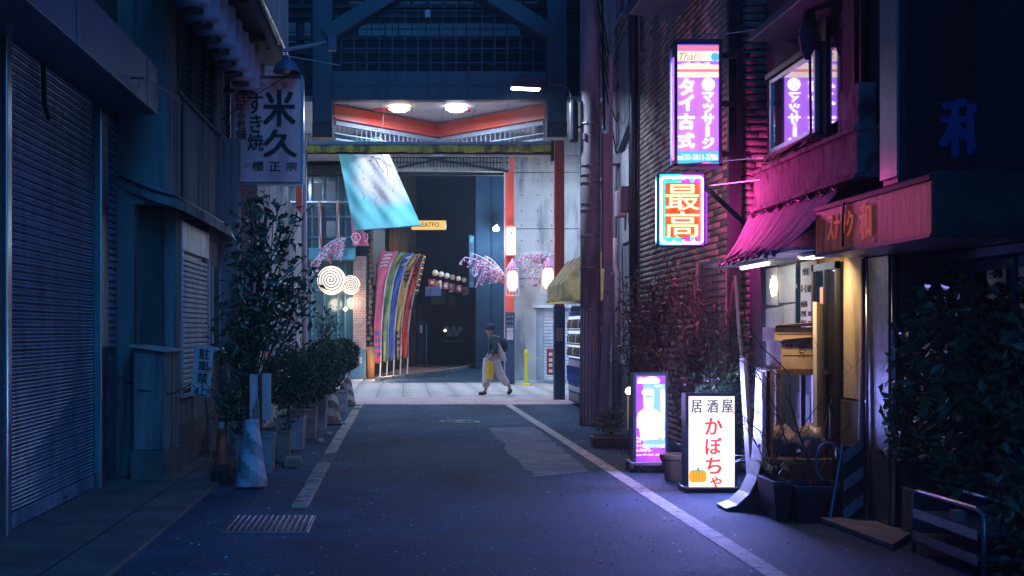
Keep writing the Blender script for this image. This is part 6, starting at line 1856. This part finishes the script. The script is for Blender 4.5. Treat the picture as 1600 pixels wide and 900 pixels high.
for k, q in enumerate((-.052, -.03, 0, .03, .052)):
    mb.prism([(px_ + q + .03 * math.cos(a), pz_ + .058 * math.sin(a)) for a in np.linspace(0, 2 * math.pi, 17)[:-1]], 'y', KB - .0085 - .0008 * (2 - abs(k - 2)), KB - .0065)
mb.build('pumpkin', 'pumpkin', kb)
mb = MB()
for q in (-.04, -.014, .014, .04):
    mb.bx(px_ + q - .002, px_ + q + .002, KB - .0115, KB - .0106, pz_ - .045, pz_ + .045)
mb.build('pumpkin_ribs', 'pumpkin_line', kb)
mb = MB(); mb.bx(px_ - .05, px_ + .05, KB - .0122, KB - .0108, pz_ + .047, pz_ + .058); mb.bx(px_ - .012, px_ + .012, KB - .0122, KB - .0108, pz_ + .058, pz_ + .078); mb.build('pumpkin_stem', 'pumpkin_stem', kb)
MB().bx(gx(1068, KB), gx(1156, KB), KB - .06, KB + .26, .05, gz(771, KB)).build('base', 'black_plastic', kb, bevel=.01)
for x_ in (1070, 1150):
    for y_ in (KB - .03, KB + .22):
        MB().lathe((gx(x_, KB), y_, .032), [(.03, -.012), (.032, 0), (.03, .012)], 12, axis='x').build('caster', 'black_plastic', kb)

lamp('light', 'AREA', (gx(1111, KB), KB - .05, .68), 90, (.24, .28, 1.0), kb, size=.40, size_y=.85, direction=(-.1, -1, -.25))
lamp('back_light', 'AREA', (gx(1111, KB), KB + .25, .75), 9, (.25, .50, 1.0), kb, size=.40, size_y=.7, direction=(0, 1, .1))
MS = 13.5
emit('face_violet', (.34, .05, .74), 1.1, col2=(.62, .10, .80), scale=4)
emit('poster_white', (1.0, .90, .80), 1.3)
emit('face_teal', (.30, .62, .72), .9)
fm = thing('massage_floor_sign', 'purple lit floor sign with a white printed figure and small writing', 'sign', (gx(1017, MS), MS, 0))
def fx(x): return gx(x, MS)
def fz(y): return gz(y, MS)
MB().bx(fx(990), fx(1042), MS + .002, MS + .20, fz(731), fz(583)).build('cabinet', 'blue_metal', fm, bevel=.006)
MB().bx(fx(993.5), fx(1039.5), MS - .004, MS + .0015, fz(727), fz(587)).build('face', 'face_violet', fm)
mb = MB()
for a, b, c_, d_ in ((989, 993.5, 582, 731), (1039.5, 1043, 582, 731), (993.5, 1039.5, 582, 586.8), (993.5, 1039.5, 727, 731)):
    mb.bx(fx(a), fx(b), MS - .012, MS + .0012, fz(d_), fz(c_))
mb.build('frame', 'blue_metal', fm)
MB().bx(fx(1005), fx(1039), MS - .0052, MS - .0045, fz(700), fz(600)).build('teal_field', 'face_teal', fm)
out = [(1002, 613), (1005, 609), (1012, 607), (1020, 608), (1022, 613), (1021, 619), (1021, 632), (1019, 638), (1026, 641), (1031, 645), (1032, 655), (1031, 672), (1029, 686), (1004, 688), (1000, 680), (999, 670), (995, 668), (995, 655), (997, 645), (1002, 641), (1007, 638), (1006, 632), (1005, 618)]
mb = MB().prism([(fx(a), fz(b)) for a, b in out], 'y', MS - .0078, MS - .0058); mb.build('printed_figure', 'poster_white', fm)
mb = MB().prism([(fx(a), fz(b)) for a, b in ((996, 592), (1000, 589), (1005, 591), (1012, 589), (1018, 588), (1026, 589), (1031, 594), (1030, 599), (996, 599.5))], 'y', MS - .0078, MS - .0058)
mb.prism([(fx(a), fz(b)) for a, b in ((1032, 609), (1036, 607), (1039, 612), (1039, 640), (1037, 670), (1039, 680), (1035, 689), (1031, 682), (1033, 660), (1032, 630))], 'y', MS - .0078, MS - .0058)
mb.build('white_clouds', 'poster_white', fm)
MB().bx(fx(1007.5), fx(1019.5), MS - .0088, MS - .008, fz(621), fz(617.5)).build('hat_band', 'face_teal', fm)
mb = MB()
front_letters(mb, '2F', 994.5, 1004, 683, 691, MS - .0095, weight=.03, depth=.002)
front_letters(mb, 'タイ古式マッサージ 60分', 994.5, 1038.5, 694, 699, MS - .0085, weight=.012, depth=.002)
front_letters(mb, '6,000円~', 994.5, 1019, 700.5, 706.5, MS - .0085, weight=.02, depth=.002)
front_letters(mb, 'open: PM 12:00 - AM 6:00', 994.5, 1038.5, 709, 713, MS - .0085, weight=.01, depth=.002)
front_letters(mb, 'センター', 1023, 1036, 601, 605, MS - .0085, weight=.01, depth=.002)
mb.build('lettering', 'poster_white', fm)
MB().bx(fx(984), fx(1048), MS - .08, MS + .28, .08, .105).build('base', 'grey_paint', fm, bevel=.006)
for x_ in (986, 999, 1034, 1046):
    for y_ in (MS - .06, MS + .24):
        MB().lathe((fx(x_), y_, .04), [(.034, -.014), (.038, 0), (.034, .014)], 12, axis='x').build('caster', 'black_plastic', fm)
        MB().bx(fx(x_) - .012, fx(x_) + .012, y_ - .015, y_ + .015, .05, .082).build('caster_fork', 'iron', fm)
lamp('light', 'AREA', (fx(1017), MS - .05, .72), 40, (.42, .30, 1.0), fm, size=.32, size_y=.85, direction=(0, -1, -.3))
# little warm lamp behind it
wl2 = thing('small_lamp', 'small warm lamp lighting a notice behind the purple floor sign', 'lamp', (gx(984, 15.2), 15.2, 0))
MB().tube([(gx(986, 15.2), 15.3, 0), (gx(986, 15.2), 15.3, .84)], .012, 6).build('stand', 'dark_metal', wl2)
MB().lathe((gx(983, 15.2), 15.2, gz(612, 15.2)), [(.03, -.03), (.05, 0), (.035, .04), (.01, .055)], 12).build('bulb', 'lamp_warm', wl2, smooth=True)
MB().bx(gx(980, 15.4), gx(990, 15.4), 15.38, 15.40, gz(672, 15.4), gz(618, 15.4)).build('notice', 'paper', wl2)
lamp('light', 'POINT', (gx(981, 15.2), 15.05, gz(622, 15.2)), 3.2, (1, .72, .36), wl2, radius=.05)
mat('leaf_vine', (0.07, 0.12, 0.055), (0.15, 0.20, 0.10), scale=9, rough=0.33, spec=0.6)
mat('leaf_wine', (0.05, 0.06, 0.04), (0.12, 0.085, 0.07), scale=9, rough=0.4)
mat('face_strip', (.34, .26, .46), (.46, .36, .58), scale=2, rough=.35)
mat('rail_blue', (.10, .22, .42), rough=.35, metal=.4)
# ================================================================ RIGHT: things on the pavement
# curved white board
CY0 = 10.55
cbd = thing('curved_board', 'tall narrow pale board curving out at its foot beside the tavern sign', 'board', (2.8, CY0, 0))
outer = [(3.00, 1.16), (2.99, .80), (2.965, .45), (2.93, .28), (2.86, .14), (2.76, .05), (2.665, .02)]
prof = outer + [(2.665, .005), (2.80, .005), (3.04, .005), (3.04, 1.16)]
MB().prism(prof, 'y', CY0, CY0 + .32).build('body', 'dark_metal', cbd)
rows = [[(x - .004, CY0 + .005 + .31 * q, z + .002) for q in (0, .5, 1)] for x, z in outer]
MB().sheet(rows).build('face_sheet', 'board_cream', cbd, solid=.004)
MB().bx(2.955, 2.985, CY0 - .012, CY0 - .001, .40, 1.15).build('violet_strip', 'face_strip', cbd)
MB().bx(3.02, 3.045, CY0 - .02, CY0, .35, 1.18).build('edge_strip', 'wood_warm', cbd)
# leaning striped board and pipes by the gap
mb = MB().tube([(3.52, 12.95, 0), (3.47, 12.95, .9), (3.40, 12.95, 1.45), (3.36, 12.95, 2.05)], .018, 6)
tag(mb.build('leaning_pole', 'pipe_pink'), 'jointed pale pole leaning in the dark gap beside the brick wall', 'pole')
mb = MB().beam((3.05, 11.2, 0), (3.0, 11.3, 1.25), .03, .14, up=(0, -1, 0))
tag(mb.build('leaning_board', 'pipe_grey'), 'lilac board leaning behind the curved pale board', 'board')
# cardboard boxes on a dark stand
st = thing('side_stand', 'dark stand carrying the cardboard boxes by the tavern door', 'stand', (3.32, 10.95, 0))
MB().bx(3.12, 3.55, 10.7, 11.3, 1.12, 1.165).build('top', 'wood_dark', st)
for x_ in (3.14, 3.51):
    for y_ in (10.73, 11.25):
        MB().bx(x_ - .02, x_ + .02, y_ - .02, y_ + .02, 0, 1.119).build('leg', 'wood_dark', st)
MB().bx(3.12, 3.55, 10.7, 11.3, .5, .53).build('shelf', 'wood_dark', st)
def carton(label, x0, x1, y0, y1, z0, z1, rot=0, marks=True):
    t = thing('cardboard_box', label, 'box', ((x0 + x1) / 2, (y0 + y1) / 2, z0), 'cardboard boxes by the tavern door')
    MB().bx(x0, x1, y0, y1, z0, z1).build('body', 'cardboard', t, bevel=.004)
    MB().beam((x0 + .01, y0 - .002, z1 + .004), (x1 - .01, y0 - .03, z1 + .03), .002, .10, up=(0, -1, .3)).build('flap', 'cardboard', t)
    MB().bx(x0 + .02, x1 - .02, y0 - .003, y0 - .001, (z0 + z1) / 2 - .004, (z0 + z1) / 2 + .004).build('seam', 'wood_dark', t)
    t.rotation_euler.z = rot
    return t
c1 = carton('lower cardboard box with two red stamps on the dark stand', 3.18, 3.48, 10.78, 11.12, 1.166, 1.40, 0)
mb = MB(); mb.bx(3.22, 3.245, 10.774, 10.7785, 1.345, 1.375); mb.bx(3.25, 3.275, 10.774, 10.7785, 1.345, 1.375); mb.build('red_stamps', 'ink_red', c1)
mb = MB(); letters(mb, '天', .0, .06, 0, .05, (3.33, 10.778, 1.32), depth=.002, **FRONT); letters(mb, '乃', .0, .05, 0, .045, (3.33, 10.778, 1.265), depth=.002, **FRONT); mb.build('lettering', 'sign_black', c1)
carton('upper open cardboard box with a red printed border', 3.12, 3.50, 10.76, 11.12, 1.402, 1.52, 0)
# wrapped boards by the door
mb = MB().beam((3.45, 10.62, .55), (3.47, 10.70, 1.72), .03, .26, up=(-.6, -1, 0))
tag(mb.build('wrapped_board', 'paper'), 'flattened paper sheet leaning against the tavern door', 'board')
# crumpled sacks
def sack(label, c, r, m_, seed):
    rn = random.Random(seed)
    n, k = 18, 12
    ph = [rn.uniform(0, 6.28) for _ in range(6)]
    vs, fs = [], []
    for i in range(k + 1):
        t = math.pi * i / k
        for j in range(n):
            a = 2 * math.pi * j / n
            q = 1 + .22 * math.sin(3 * a + ph[0] + t * 2) * math.sin(t) + .16 * math.sin(5 * a + ph[1] - t * 5) + .10 * math.sin(9 * t + ph[2] + a * 2) + rn.uniform(-.07, .07)
            vs.append((c[0] + r[0] * q * math.sin(t) * math.cos(a), c[1] + r[1] * q * math.sin(t) * math.sin(a), max(c[2], c[2] + r[2] * .5 * (1 - math.cos(t) * q))))
    for i in range(k):
        for j in range(n):
            fs.append((i * n + j, i * n + (j + 1) % n, (i + 1) * n + (j + 1) % n, (i + 1) * n + j))
    return tag(MB().add(vs, fs).build('plastic_sack', m_, smooth=True), label, 'sack', 'crumpled plastic sacks by the tavern door')
sack('crumpled clear plastic sack under the cardboard boxes', (3.14, 10.70, .452), (.15, .13, .24), 'plastic_film', 3)
sack('smaller crumpled plastic sack beside the tavern door', (3.36, 10.55, .452), (.11, .10, .26), 'plastic_film', 8)
tag(MB().bx(2.98, 3.5, 10.4, 10.95, 0, .45).build('storage_crate', 'wood_dark', bevel=.01), 'dark storage crate under the plastic sacks', 'crate')
# dark planters with bare shrubs
def dark_planter(label, x0, x1, y0, y1, h):
    t = thing('planter', label, 'planter', ((x0 + x1) / 2, (y0 + y1) / 2, 0), 'dark planters before the tavern')
    xm, ym = .03, .03
    A = [(x0 + xm, y0 + ym), (x1 - xm, y0 + ym), (x1 - xm, y1 - ym), (x0 + xm, y1 - ym)]; B_ = [(x0, y0), (x1, y0), (x1, y1), (x0, y1)]
    vs = [(p[0], p[1], 0) for p in A] + [(p[0], p[1], h) for p in B_]
    MB().add(vs, [(3, 2, 1, 0), (0, 1, 5, 4), (1, 2, 6, 5), (2, 3, 7, 6), (3, 0, 4, 7)]).build('tub', 'black_plastic', t, solid=-.015)
    mb = MB()
    mb.bx(x0 - .012, x1 + .012, y0 - .012, y0 + .02, h - .02, h + .01); mb.bx(x0 - .012, x1 + .012, y1 - .02, y1 + .012, h - .02, h + .01)
    mb.bx(x0 - .012, x0 + .02, y0 + .02, y1 - .02, h - .021, h + .009); mb.bx(x1 - .02, x1 + .012, y0 + .02, y1 - .02, h - .021, h + .009)
    mb.build('rim', 'navy_paint', t)
    MB().bx(x0 + .03, x1 - .03, y0 + .03, y1 - .03, h - .08, h - .04).build('soil', 'soil', t)
dark_planter('narrow dark blue planter next to the curved board', 2.90, 3.03, 10.0, 10.45, .30)
dark_planter('wide black planter holding the bare shrub', 3.06, 3.46, 9.95, 10.40, .27)
def bare_shrub(label, base, top, spread, n, m_='twig'):
    t = thing('bare_shrub', label, 'shrub', base, 'bare shrubs before the tavern')
    mb = MB()
    def grow(p, d_, L, r, lv):
        pts_ = [p]; q = Vector(p); dd = Vector(d_)
        for k in range(4):
            dd = (dd + Vector((random.uniform(-.25, .25), random.uniform(-.25, .25), random.uniform(-.12, .15)))).normalized()
            q = q + dd * L / 4; pts_.append(q.copy())
            if lv < 3 and k >= 1 and random.random() < .75:
                nd = (dd + Vector((random.uniform(-1, 1), random.uniform(-.7, .7), random.uniform(-.2, .6)))).normalized()
                grow(q.copy(), nd, L * random.uniform(.45, .7), r * .6, lv + 1)
        mb.tube(pts_, [r * (1 - .17 * k) for k in range(5)], 4, cap=False)
    for _ in range(n):
        grow(Vector(base) + Vector((random.uniform(-.06, .06), random.uniform(-.06, .06), 0)), Vector((random.uniform(-spread, spread), random.uniform(-.2, .2), 1)), top, .009, 0)
    mb.build('branches', m_, t, smooth=True)
    return t
bare_shrub('bare twiggy shrub in the wide black planter', (3.26, 10.15, .22), 1.0, .35, 5)
bare_shrub('thin leafless stems rising from the narrow dark planter', (2.97, 10.3, .25), .42, .35, 4)
def grass_clump(label, base, n, L, m_='leaf_mid'):
    t = thing('strap_leaf_plant', label, 'plant', base)
    mb = MB()
    for _ in range(n):
        a = random.uniform(0, 2 * math.pi); l_ = L * random.uniform(.6, 1.1); pts_ = []
        for k in range(7):
            f = k / 6; rr_ = l_ * .75 * f ** 1.4; z = l_ * (f * 1.1 - .75 * f * f)
            pts_.append(Vector((base[0] + rr_ * math.cos(a), base[1] + rr_ * math.sin(a), base[2] + z)))
        sd = Vector((-math.sin(a), math.cos(a), 0))
        mb.sheet([[p - sd * .011 * (1 - (k / 6) ** 2 * .9), p + sd * .011 * (1 - (k / 6) ** 2 * .9)] for k, p in enumerate(pts_)])
    mb.build('leaves', m_, t)
grass_clump('strap-leaved plant in the narrow dark planter', (2.97, 10.25, .26), 26, .55)
# striped board and hoop
sbd = thing('striped_board', 'dark board with broad grey diagonal stripes beside the tavern wall', 'board', (3.5, 9.95, 0))
xa, xb, yb_ = 3.40, 3.56, 9.90
MB().bx(xa, xb, yb_, yb_ + .06, .01, .60).build('panel', 'black_plastic', sbd, bevel=.005)
mb = MB()
for k in range(3):
    z = .02 + k * .22
    mb.add([(xa + .004, yb_ - .003, z), (xb - .004, yb_ - .003, z + .12), (xb - .004, yb_ - .003, z + .21), (xa + .004, yb_ - .003, z + .09)], [(0, 1, 2, 3)])
mb.build('stripes', 'pipe_grey', sbd, solid=.002)
MB().tube([(xa - .12 + .10 * math.cos(a), yb_ - .03, .48 + .15 * math.sin(a)) for a in np.linspace(.3, math.pi + 1.2, 14)] , .009, 6).build('hoop', 'rail_blue', sbd)
MB().tube([(xa - .01, yb_ - .03, .62), (xa - .12, yb_ - .05, .02)], .010, 6).build('stay', 'rail_blue', sbd)
tag(MB().tube([(3.53, 9.92, 0), (3.55, 9.93, .62), (3.57, 9.93, 2.05)], .018, 8).build('upright_pole', 'pipe_pink', smooth=True), 'thin pinkish pole standing at the tavern corner', 'pole')
# step plate
mb = MB().prism([(gx(1281, 9.93), 9.93), (gx(1395, 8.68), 8.68), (gx(1432, 9.4) + .02, 9.4), (gx(1345, 10.3), 10.3)], 'z', .004, .045)
tag(mb.build('step_plate', 'floor_mat', bevel=.006), 'flat grey step plate lying before the snack bar', 'step')
tag(MB().bx(3.62, 3.86, 9.05, 9.3, 0, .36).build('concrete_block', 'concrete_dark', bevel=.012), 'dark square block at the foot of the snack bar wall', 'block')
# low metal rack
rk = thing('metal_rack', 'low tubular metal rack with trays in the corner by the vines', 'rack', (3.45, 8.15, 0))
A_, B2 = (3.44, 8.62), (3.46, 7.62)
for off in (0, .30):
    x0 = A_[0] + off
    MB().tube([(x0, A_[1], 0), (x0, A_[1], .36), (x0, A_[1] - .03, .405), (x0, A_[1] - .08, .42), (x0 + .02, B2[1] + .08, .42), (x0 + .02, B2[1] + .03, .405), (x0 + .02, B2[1], .36), (x0 + .02, B2[1], 0)], .016, 8).build('tube_frame', 'rail_steel', rk, smooth=True)
for z in (.27, .12):
    MB().bx(3.43, 3.76, B2[1] + .02, A_[1] - .02, z, z + .012).build('tray', 'blue_metal', rk)
    MB().bx(3.424, 3.43, B2[1] + .02, A_[1] - .02, z - .03, z + .03).build('tray_edge', 'rail_steel', rk)
MB().bx(3.50, 3.56, 8.1, 8.2, .283, .35).build('small_tin', 'pipe_pink', rk)

# ================================================================ PLANTS ON THE RIGHT
def vines():
    for (label, base, lobes, nb, per, size) in (
        ('broad leafy climber covering the snack bar front', (3.80, 8.75, .35), [((3.72, 8.7, 1.45), (.38, .45, .48)), ((3.80, 8.6, .85), (.40, .40, .40)), ((4.02, 8.3, 1.25), (.34, .5, .65))], 150, 16, .085),
        ('dense dark shrub at the edge of the frame', (3.95, 7.8, 0), [((3.92, 7.7, 1.25), (.38, .45, .62)), ((3.95, 7.6, .55), (.42, .45, .45))], 130, 16, .08),
        ('low tangled plant behind the metal rack', (3.85, 8.0, 0), [((3.70, 7.5, .32), (.35, .5, .25)), ((3.95, 8.1, .4), (.3, .4, .25))], 60, 14, .06),
        ('small rosy-leaved shrub before the dark pier', (3.66, 9.2, .36), [((3.60, 9.15, .95), (.18, .2, .38))], 30, 12, .07)):
        b = Vector(base)
        top = max(l[0][2] for l in lobes)
        tp_ = [b + Vector((.03 * math.sin(k * 2), .03 * math.cos(k * 3), (top - b.z) * k / 5)) for k in range(6)]
        make_tree('climbing_shrub', label, 'shrub', base, [tuple(p) for p in tp_], lobes, nb, int(per * .8), size * 1.1, 'leaf_vine', trunk_r=.02, spread=.055, wide=.5)
vines()
t = thing('yellow_leaf_sprig', 'few yellowing leaves low on the climber beside the metal rack', 'plant', (3.62, 8.75, .9))
V, T = leaf_mesh(np.array([(3.58, 8.7, .98), (3.60, 8.68, .93), (3.59, 8.72, 1.03), (3.63, 8.66, .98), (3.64, 8.6, .42), (3.66, 8.6, .38)]) , .10, wide=.6); raw('leaves', V, T, 'leaf_yellow', t)
MB().tube([(3.75, 8.75, .8), (3.66, 8.72, .95), (3.59, 8.70, .98)], .005, 4).build('stem', 'twig', t)
tp_ = [(3.28, 16.6, 0), (3.25, 16.6, .5), (3.28, 16.6, 1.0), (3.24, 16.55, 1.5), (3.22, 16.5, 2.0)]
make_tree('wall_tree', 'sparse dark tree growing against the brick wall', 'tree', (3.28, 16.6, 0), tp_,
          [((3.18, 16.6, 1.85), (.48, .55, .40)), ((3.05, 17.2, 1.5), (.40, .5, .28)), ((3.30, 15.9, 2.05), (.30, .6, .30))], 90, 14, .07, 'leaf_wine', trunk_r=.045, spread=.07)
tp_ = [(3.30, 14.7, 0), (3.34, 14.7, .6), (3.30, 14.7, 1.1), (3.33, 14.6, 1.6), (3.30, 14.5, 2.0)]
make_tree('wall_tree', 'thin dark tree between the purple floor sign and the blind window', 'tree', (3.30, 14.7, 0), tp_,
          [((3.26, 14.6, 1.95), (.34, .5, .36)), ((3.20, 14.9, 1.25), (.30, .45, .26)), ((3.35, 14.2, 1.5), (.28, .35, .22))], 74, 13, .07, 'leaf_wine', trunk_r=.035, spread=.06)
tp_ = [(3.36, 13.3, 0), (3.40, 13.3, .7), (3.37, 13.3, 1.4), (3.42, 13.25, 2.0)]
make_tree('wall_tree', 'shadowy tree with a crooked trunk in the gap beside the tavern', 'tree', (3.36, 13.3, 0), tp_,
          [((3.36, 13.3, 1.6), (.28, .3, .42)), ((3.34, 13.2, .95), (.26, .3, .3))], 40, 8, .065, 'leaf_dark', trunk_r=.035, spread=.06)
tp_ = [(3.02, 12.6, 0), (3.0, 12.6, .3), (3.03, 12.6, .6)]
make_tree('leafy_bush', 'leafy bush lit blue behind the white tavern sign', 'shrub', (3.02, 12.6, 0), tp_,
          [((3.02, 12.75, .78), (.26, .3, .24)), ((2.88, 12.7, .50), (.10, .2, .28)), ((3.2, 12.6, .95), (.3, .25, .2))], 70, 15, .065, 'leaf_mid', trunk_r=.014, spread=.05)
pot = thing('flower_pot', 'terracotta pot between the two lit floor signs', 'pot', (2.72, 12.9, 0))
MB().lathe((2.70, 12.75, 0), [(.09, 0), (.13, .20), (.145, .22), (.145, .26), (.12, .26), (.11, .20)], 18).build('pot', 'terracotta', pot, smooth=False)
MB().lathe((2.70, 12.75, .20), [(.115, 0), (.05, .02)], 14).build('soil', 'soil', pot)
PLY = 16.3
pb_ = thing('planter', 'low black trough with a leafy plant beside the utility pole', 'planter', (gx(955, PLY), PLY, 0))
MB().prism([(gx(928, PLY), 0), (gx(984, PLY), 0), (gx(987, PLY), .14), (gx(925, PLY), .14)], 'y', PLY - .1, PLY + .25).build('trough', 'black_plastic', pb_, bevel=.01)
MB().bx(gx(929, PLY), gx(983, PLY), PLY - .08, PLY + .23, .141, .15).build('soil', 'soil', pb_)
tp_ = [(gx(955, PLY), PLY + .05, .15), (gx(956, PLY), PLY + .05, .25), (gx(954, PLY), PLY + .05, .34)]
make_tree('leafy_plant', 'pale-tipped leafy plant growing in the low black trough', 'plant', (gx(955, PLY), PLY + .05, .15), tp_,
          [((gx(953, PLY), PLY + .05, .36), (.26, .2, .17))], 46, 13, .055, 'leaf_mid', trunk_r=.009, spread=.04)

# ================================================================ THE PASSER-BY
PY0 = 29.2
PX0 = gx(773, PY0)
def W(f, s, z): return (PX0 - f, PY0 + s, z)       # f forward (towards -X), s away from camera, z up
pr = thing('person', 'person in dark jacket and wide pale trousers walking across the paving with bags', 'person', (PX0, PY0, 0))
nodes = {
    'pelvis': (W(.0, 0, .88), .12), 'waist': (W(.02, 0, 1.0), .115), 'chest': (W(.045, 0, 1.2), .135), 'neck': (W(.085, 0, 1.36), .055), 'chin': (W(.11, 0, 1.42), .075), 'head': (W(.125, 0, 1.50), .092), 'crown': (W(.115, 0, 1.575), .06),
    'shl': (W(.05, -.16, 1.30), .06), 'ell': (W(-.02, -.21, 1.06), .045), 'hal': (W(.13, -.20, .88), .034), 'fil': (W(.16, -.20, .81), .03),
    'shr': (W(.05, .16, 1.30), .06), 'elr': (W(.0, .21, 1.06), .045), 'har': (W(.16, .18, .90), .034), 'fir': (W(.19, .18, .83), .03),
    'hil': (W(.0, -.09, .84), .095), 'knl': (W(-.12, -.10, .47), .06), 'anl': (W(-.34, -.10, .19), .04), 'tol': (W(-.315, -.10, .06), .035),
    'hir': (W(.0, .09, .84), .095), 'knr': (W(.19, .09, .47), .06), 'anr': (W(.20, .09, .09), .04), 'tor': (W(.34, .09, .04), .035)}
E_ = [('pelvis', 'waist'), ('waist', 'chest'), ('chest', 'neck'), ('neck', 'chin'), ('chin', 'head'), ('head', 'crown'), ('chest', 'shl'), ('shl', 'ell'), ('ell', 'hal'), ('hal', 'fil'), ('chest', 'shr'), ('shr', 'elr'), ('elr', 'har'), ('har', 'fir'),
      ('pelvis', 'hil'), ('hil', 'knl'), ('knl', 'anl'), ('anl', 'tol'), ('pelvis', 'hir'), ('hir', 'knr'), ('knr', 'anr'), ('anr', 'tor')]
skin_mesh(nodes, E_).build('body', 'skin', pr, smooth=True)
def sub(names_, grow, extra=None):
    nd = {k: (nodes[k][0], nodes[k][1] + grow) for k in names_}
    if extra: nd.update(extra)
    return nd, [(a, b) for a, b in E_ if a in nd and b in nd]
nd, ed = sub(['chest', 'waist', 'pelvis', 'shl', 'ell', 'shr', 'elr', 'neck'], .028, {'hal': (W(.10, -.20, .92), .052), 'har': (W(.13, .18, .94), .052), 'pelvis': (W(.0, 0, .86), .155), 'neck': (W(.08, 0, 1.37), .075)})
skin_mesh(nd, ed).build('jacket', 'cloth_jacket', pr, smooth=True)
nd = {'pelvis': (W(.0, 0, .84), .13), 'hil': (W(.0, -.085, .76), .125), 'knl': (W(-.12, -.10, .47), .110), 'anl': (W(-.30, -.10, .22), .088), 'hir': (W(.01, .085, .76), .125), 'knr': (W(.18, .09, .45), .110), 'anr': (W(.20, .09, .15), .092)}
skin_mesh(nd, [('pelvis', 'hil'), ('hil', 'knl'), ('knl', 'anl'), ('pelvis', 'hir'), ('hir', 'knr'), ('knr', 'anr')]).build('trousers', 'cloth_trousers', pr, smooth=True)
nd = {'a': (W(-.355, -.10, .16), .05), 'b': (W(-.355, -.10, .10), .05), 'c': (W(-.28, -.10, .038), .042)}
skin_mesh(nd, [('a', 'b'), ('b', 'c')]).build('shoe', 'cloth_navy', pr, smooth=True)
nd = {'a': (W(.17, .09, .06), .05), 'b': (W(.26, .09, .045), .045), 'c': (W(.37, .09, .035), .036)}
skin_mesh(nd, [('a', 'b'), ('b', 'c')]).build('shoe', 'cloth_navy', pr, smooth=True)
hc_ = W(.105, 0, 1.525)
MB().lathe(hc_, [(.108, -.02), (.118, .0), (.116, .045), (.095, .09), (.05, .118), (.01, .124)], 18).build('beanie', 'cloth_navy', pr, smooth=True)
MB().lathe((hc_[0], hc_[1], hc_[2] - .03), [(.113, 0), (.122, .02), (.113, .045)], 18).build('beanie_cuff', 'cloth_navy', pr, smooth=True)
nose = W(.218, 0, 1.475)
MB().lathe(nose, [(.006, -.022), (.017, -.012), (.010, .012), (.003, .026)], 8).build('nose', 'skin', pr, smooth=True)
skin_mesh({'a': (W(.10, -.01, 1.385), .085), 'b': (W(.06, 0, 1.36), .09)}, [('a', 'b')]).build('hood', 'cloth_jacket', pr, smooth=True)
# backpack and bags
bpk = thing('backpack', 'dark backpack with a pale lining flap on the walking person', 'backpack', W(-.2, 0, .95))
nd = {'a': (W(-.17, -.02, 1.32), .08), 'b': (W(-.21, -.02, 1.15), .12), 'c': (W(-.20, -.02, .97), .10)}
skin_mesh(nd, [('a', 'b'), ('b', 'c')]).build('sack', 'cloth_navy', bpk, smooth=True)
MB().tube([W(-.10, -.14, 1.34), W(.03, -.19, 1.36), W(.09, -.17, 1.20), W(.0, -.17, 1.02), W(-.12, -.12, .98)], .018, 6).build('strap', 'pipe_grey', bpk)
rows = []
for k in range(9):
    f = k / 8
    cx_ = -.07 - .13 * f; wd_ = .03 + .115 * math.sin(math.pi * min(1, f * 1.0) * .62); z = 1.20 - .44 * f + (.03 if k == 8 else 0)
    rows.append([W(cx_ + wd_ * (.5 - u), -.155 - .02 * math.sin(u * 3.1), z) for u in (0, .33, .66, 1)])
MB().sheet(rows).build('flap', 'cloth_cream', bpk, smooth=True, solid=.015)
def bag(name, label, top, f0, w_, h_, m_, s_):
    t = thing(name, label, 'bag', W(f0, s_, top - h_))
    rows = []
    for k in range(8):
        v = k / 7
        ww = w_ * (.45 + .65 * math.sin(min(1, v + .15) * 2.2) ** .8)
        rows.append([W(f0 + ww * .5 * math.cos(a), s_ + .05 * math.sin(a) * (.5 + v), top - h_ * v + .01 * math.sin(a * 3)) for a in np.linspace(0, 2 * math.pi, 13)])
    mb = MB(); mb.sheet(rows); mb.build('sack', m_, t, smooth=True)
    MB().tube([W(f0 - .03, s_, top - .02), W(.15, -.2, .83), W(f0 + .03, s_, top - .02)], .008, 5).build('handle', m_, t)
bag('carrier_bag', 'yellow carrier bag held by the walking person', .79, .13, .17, .42, 'bag_yellow', -.24)
bag('carrier_bag', 'pale carrier bag held in front of the yellow one by the walking person', .86, .22, .13, .55, 'bag_white', -.14)

# ================================================================ thin haze volume, added to imitate lens bloom round the lamps
hz = MB().bx(-301, 301, -101, 701, -1.02, 17.5).build('haze', 'cable')
hz['kind'] = 'stuff'
hm = bpy.data.materials.new('haze'); hm.use_nodes = True
hn = hm.node_tree.nodes; hn.clear()
ho = hn.new('ShaderNodeOutputMaterial'); hv = hn.new('ShaderNodeVolumePrincipled')
hv.inputs['Density'].default_value = .0016
hv.inputs['Color'].default_value = (.90, .93, 1, 1)
hv.inputs['Anisotropy'].default_value = .5
hm.node_tree.links.new(hv.outputs[0], ho.inputs['Volume'])
hz.data.materials[0] = hm
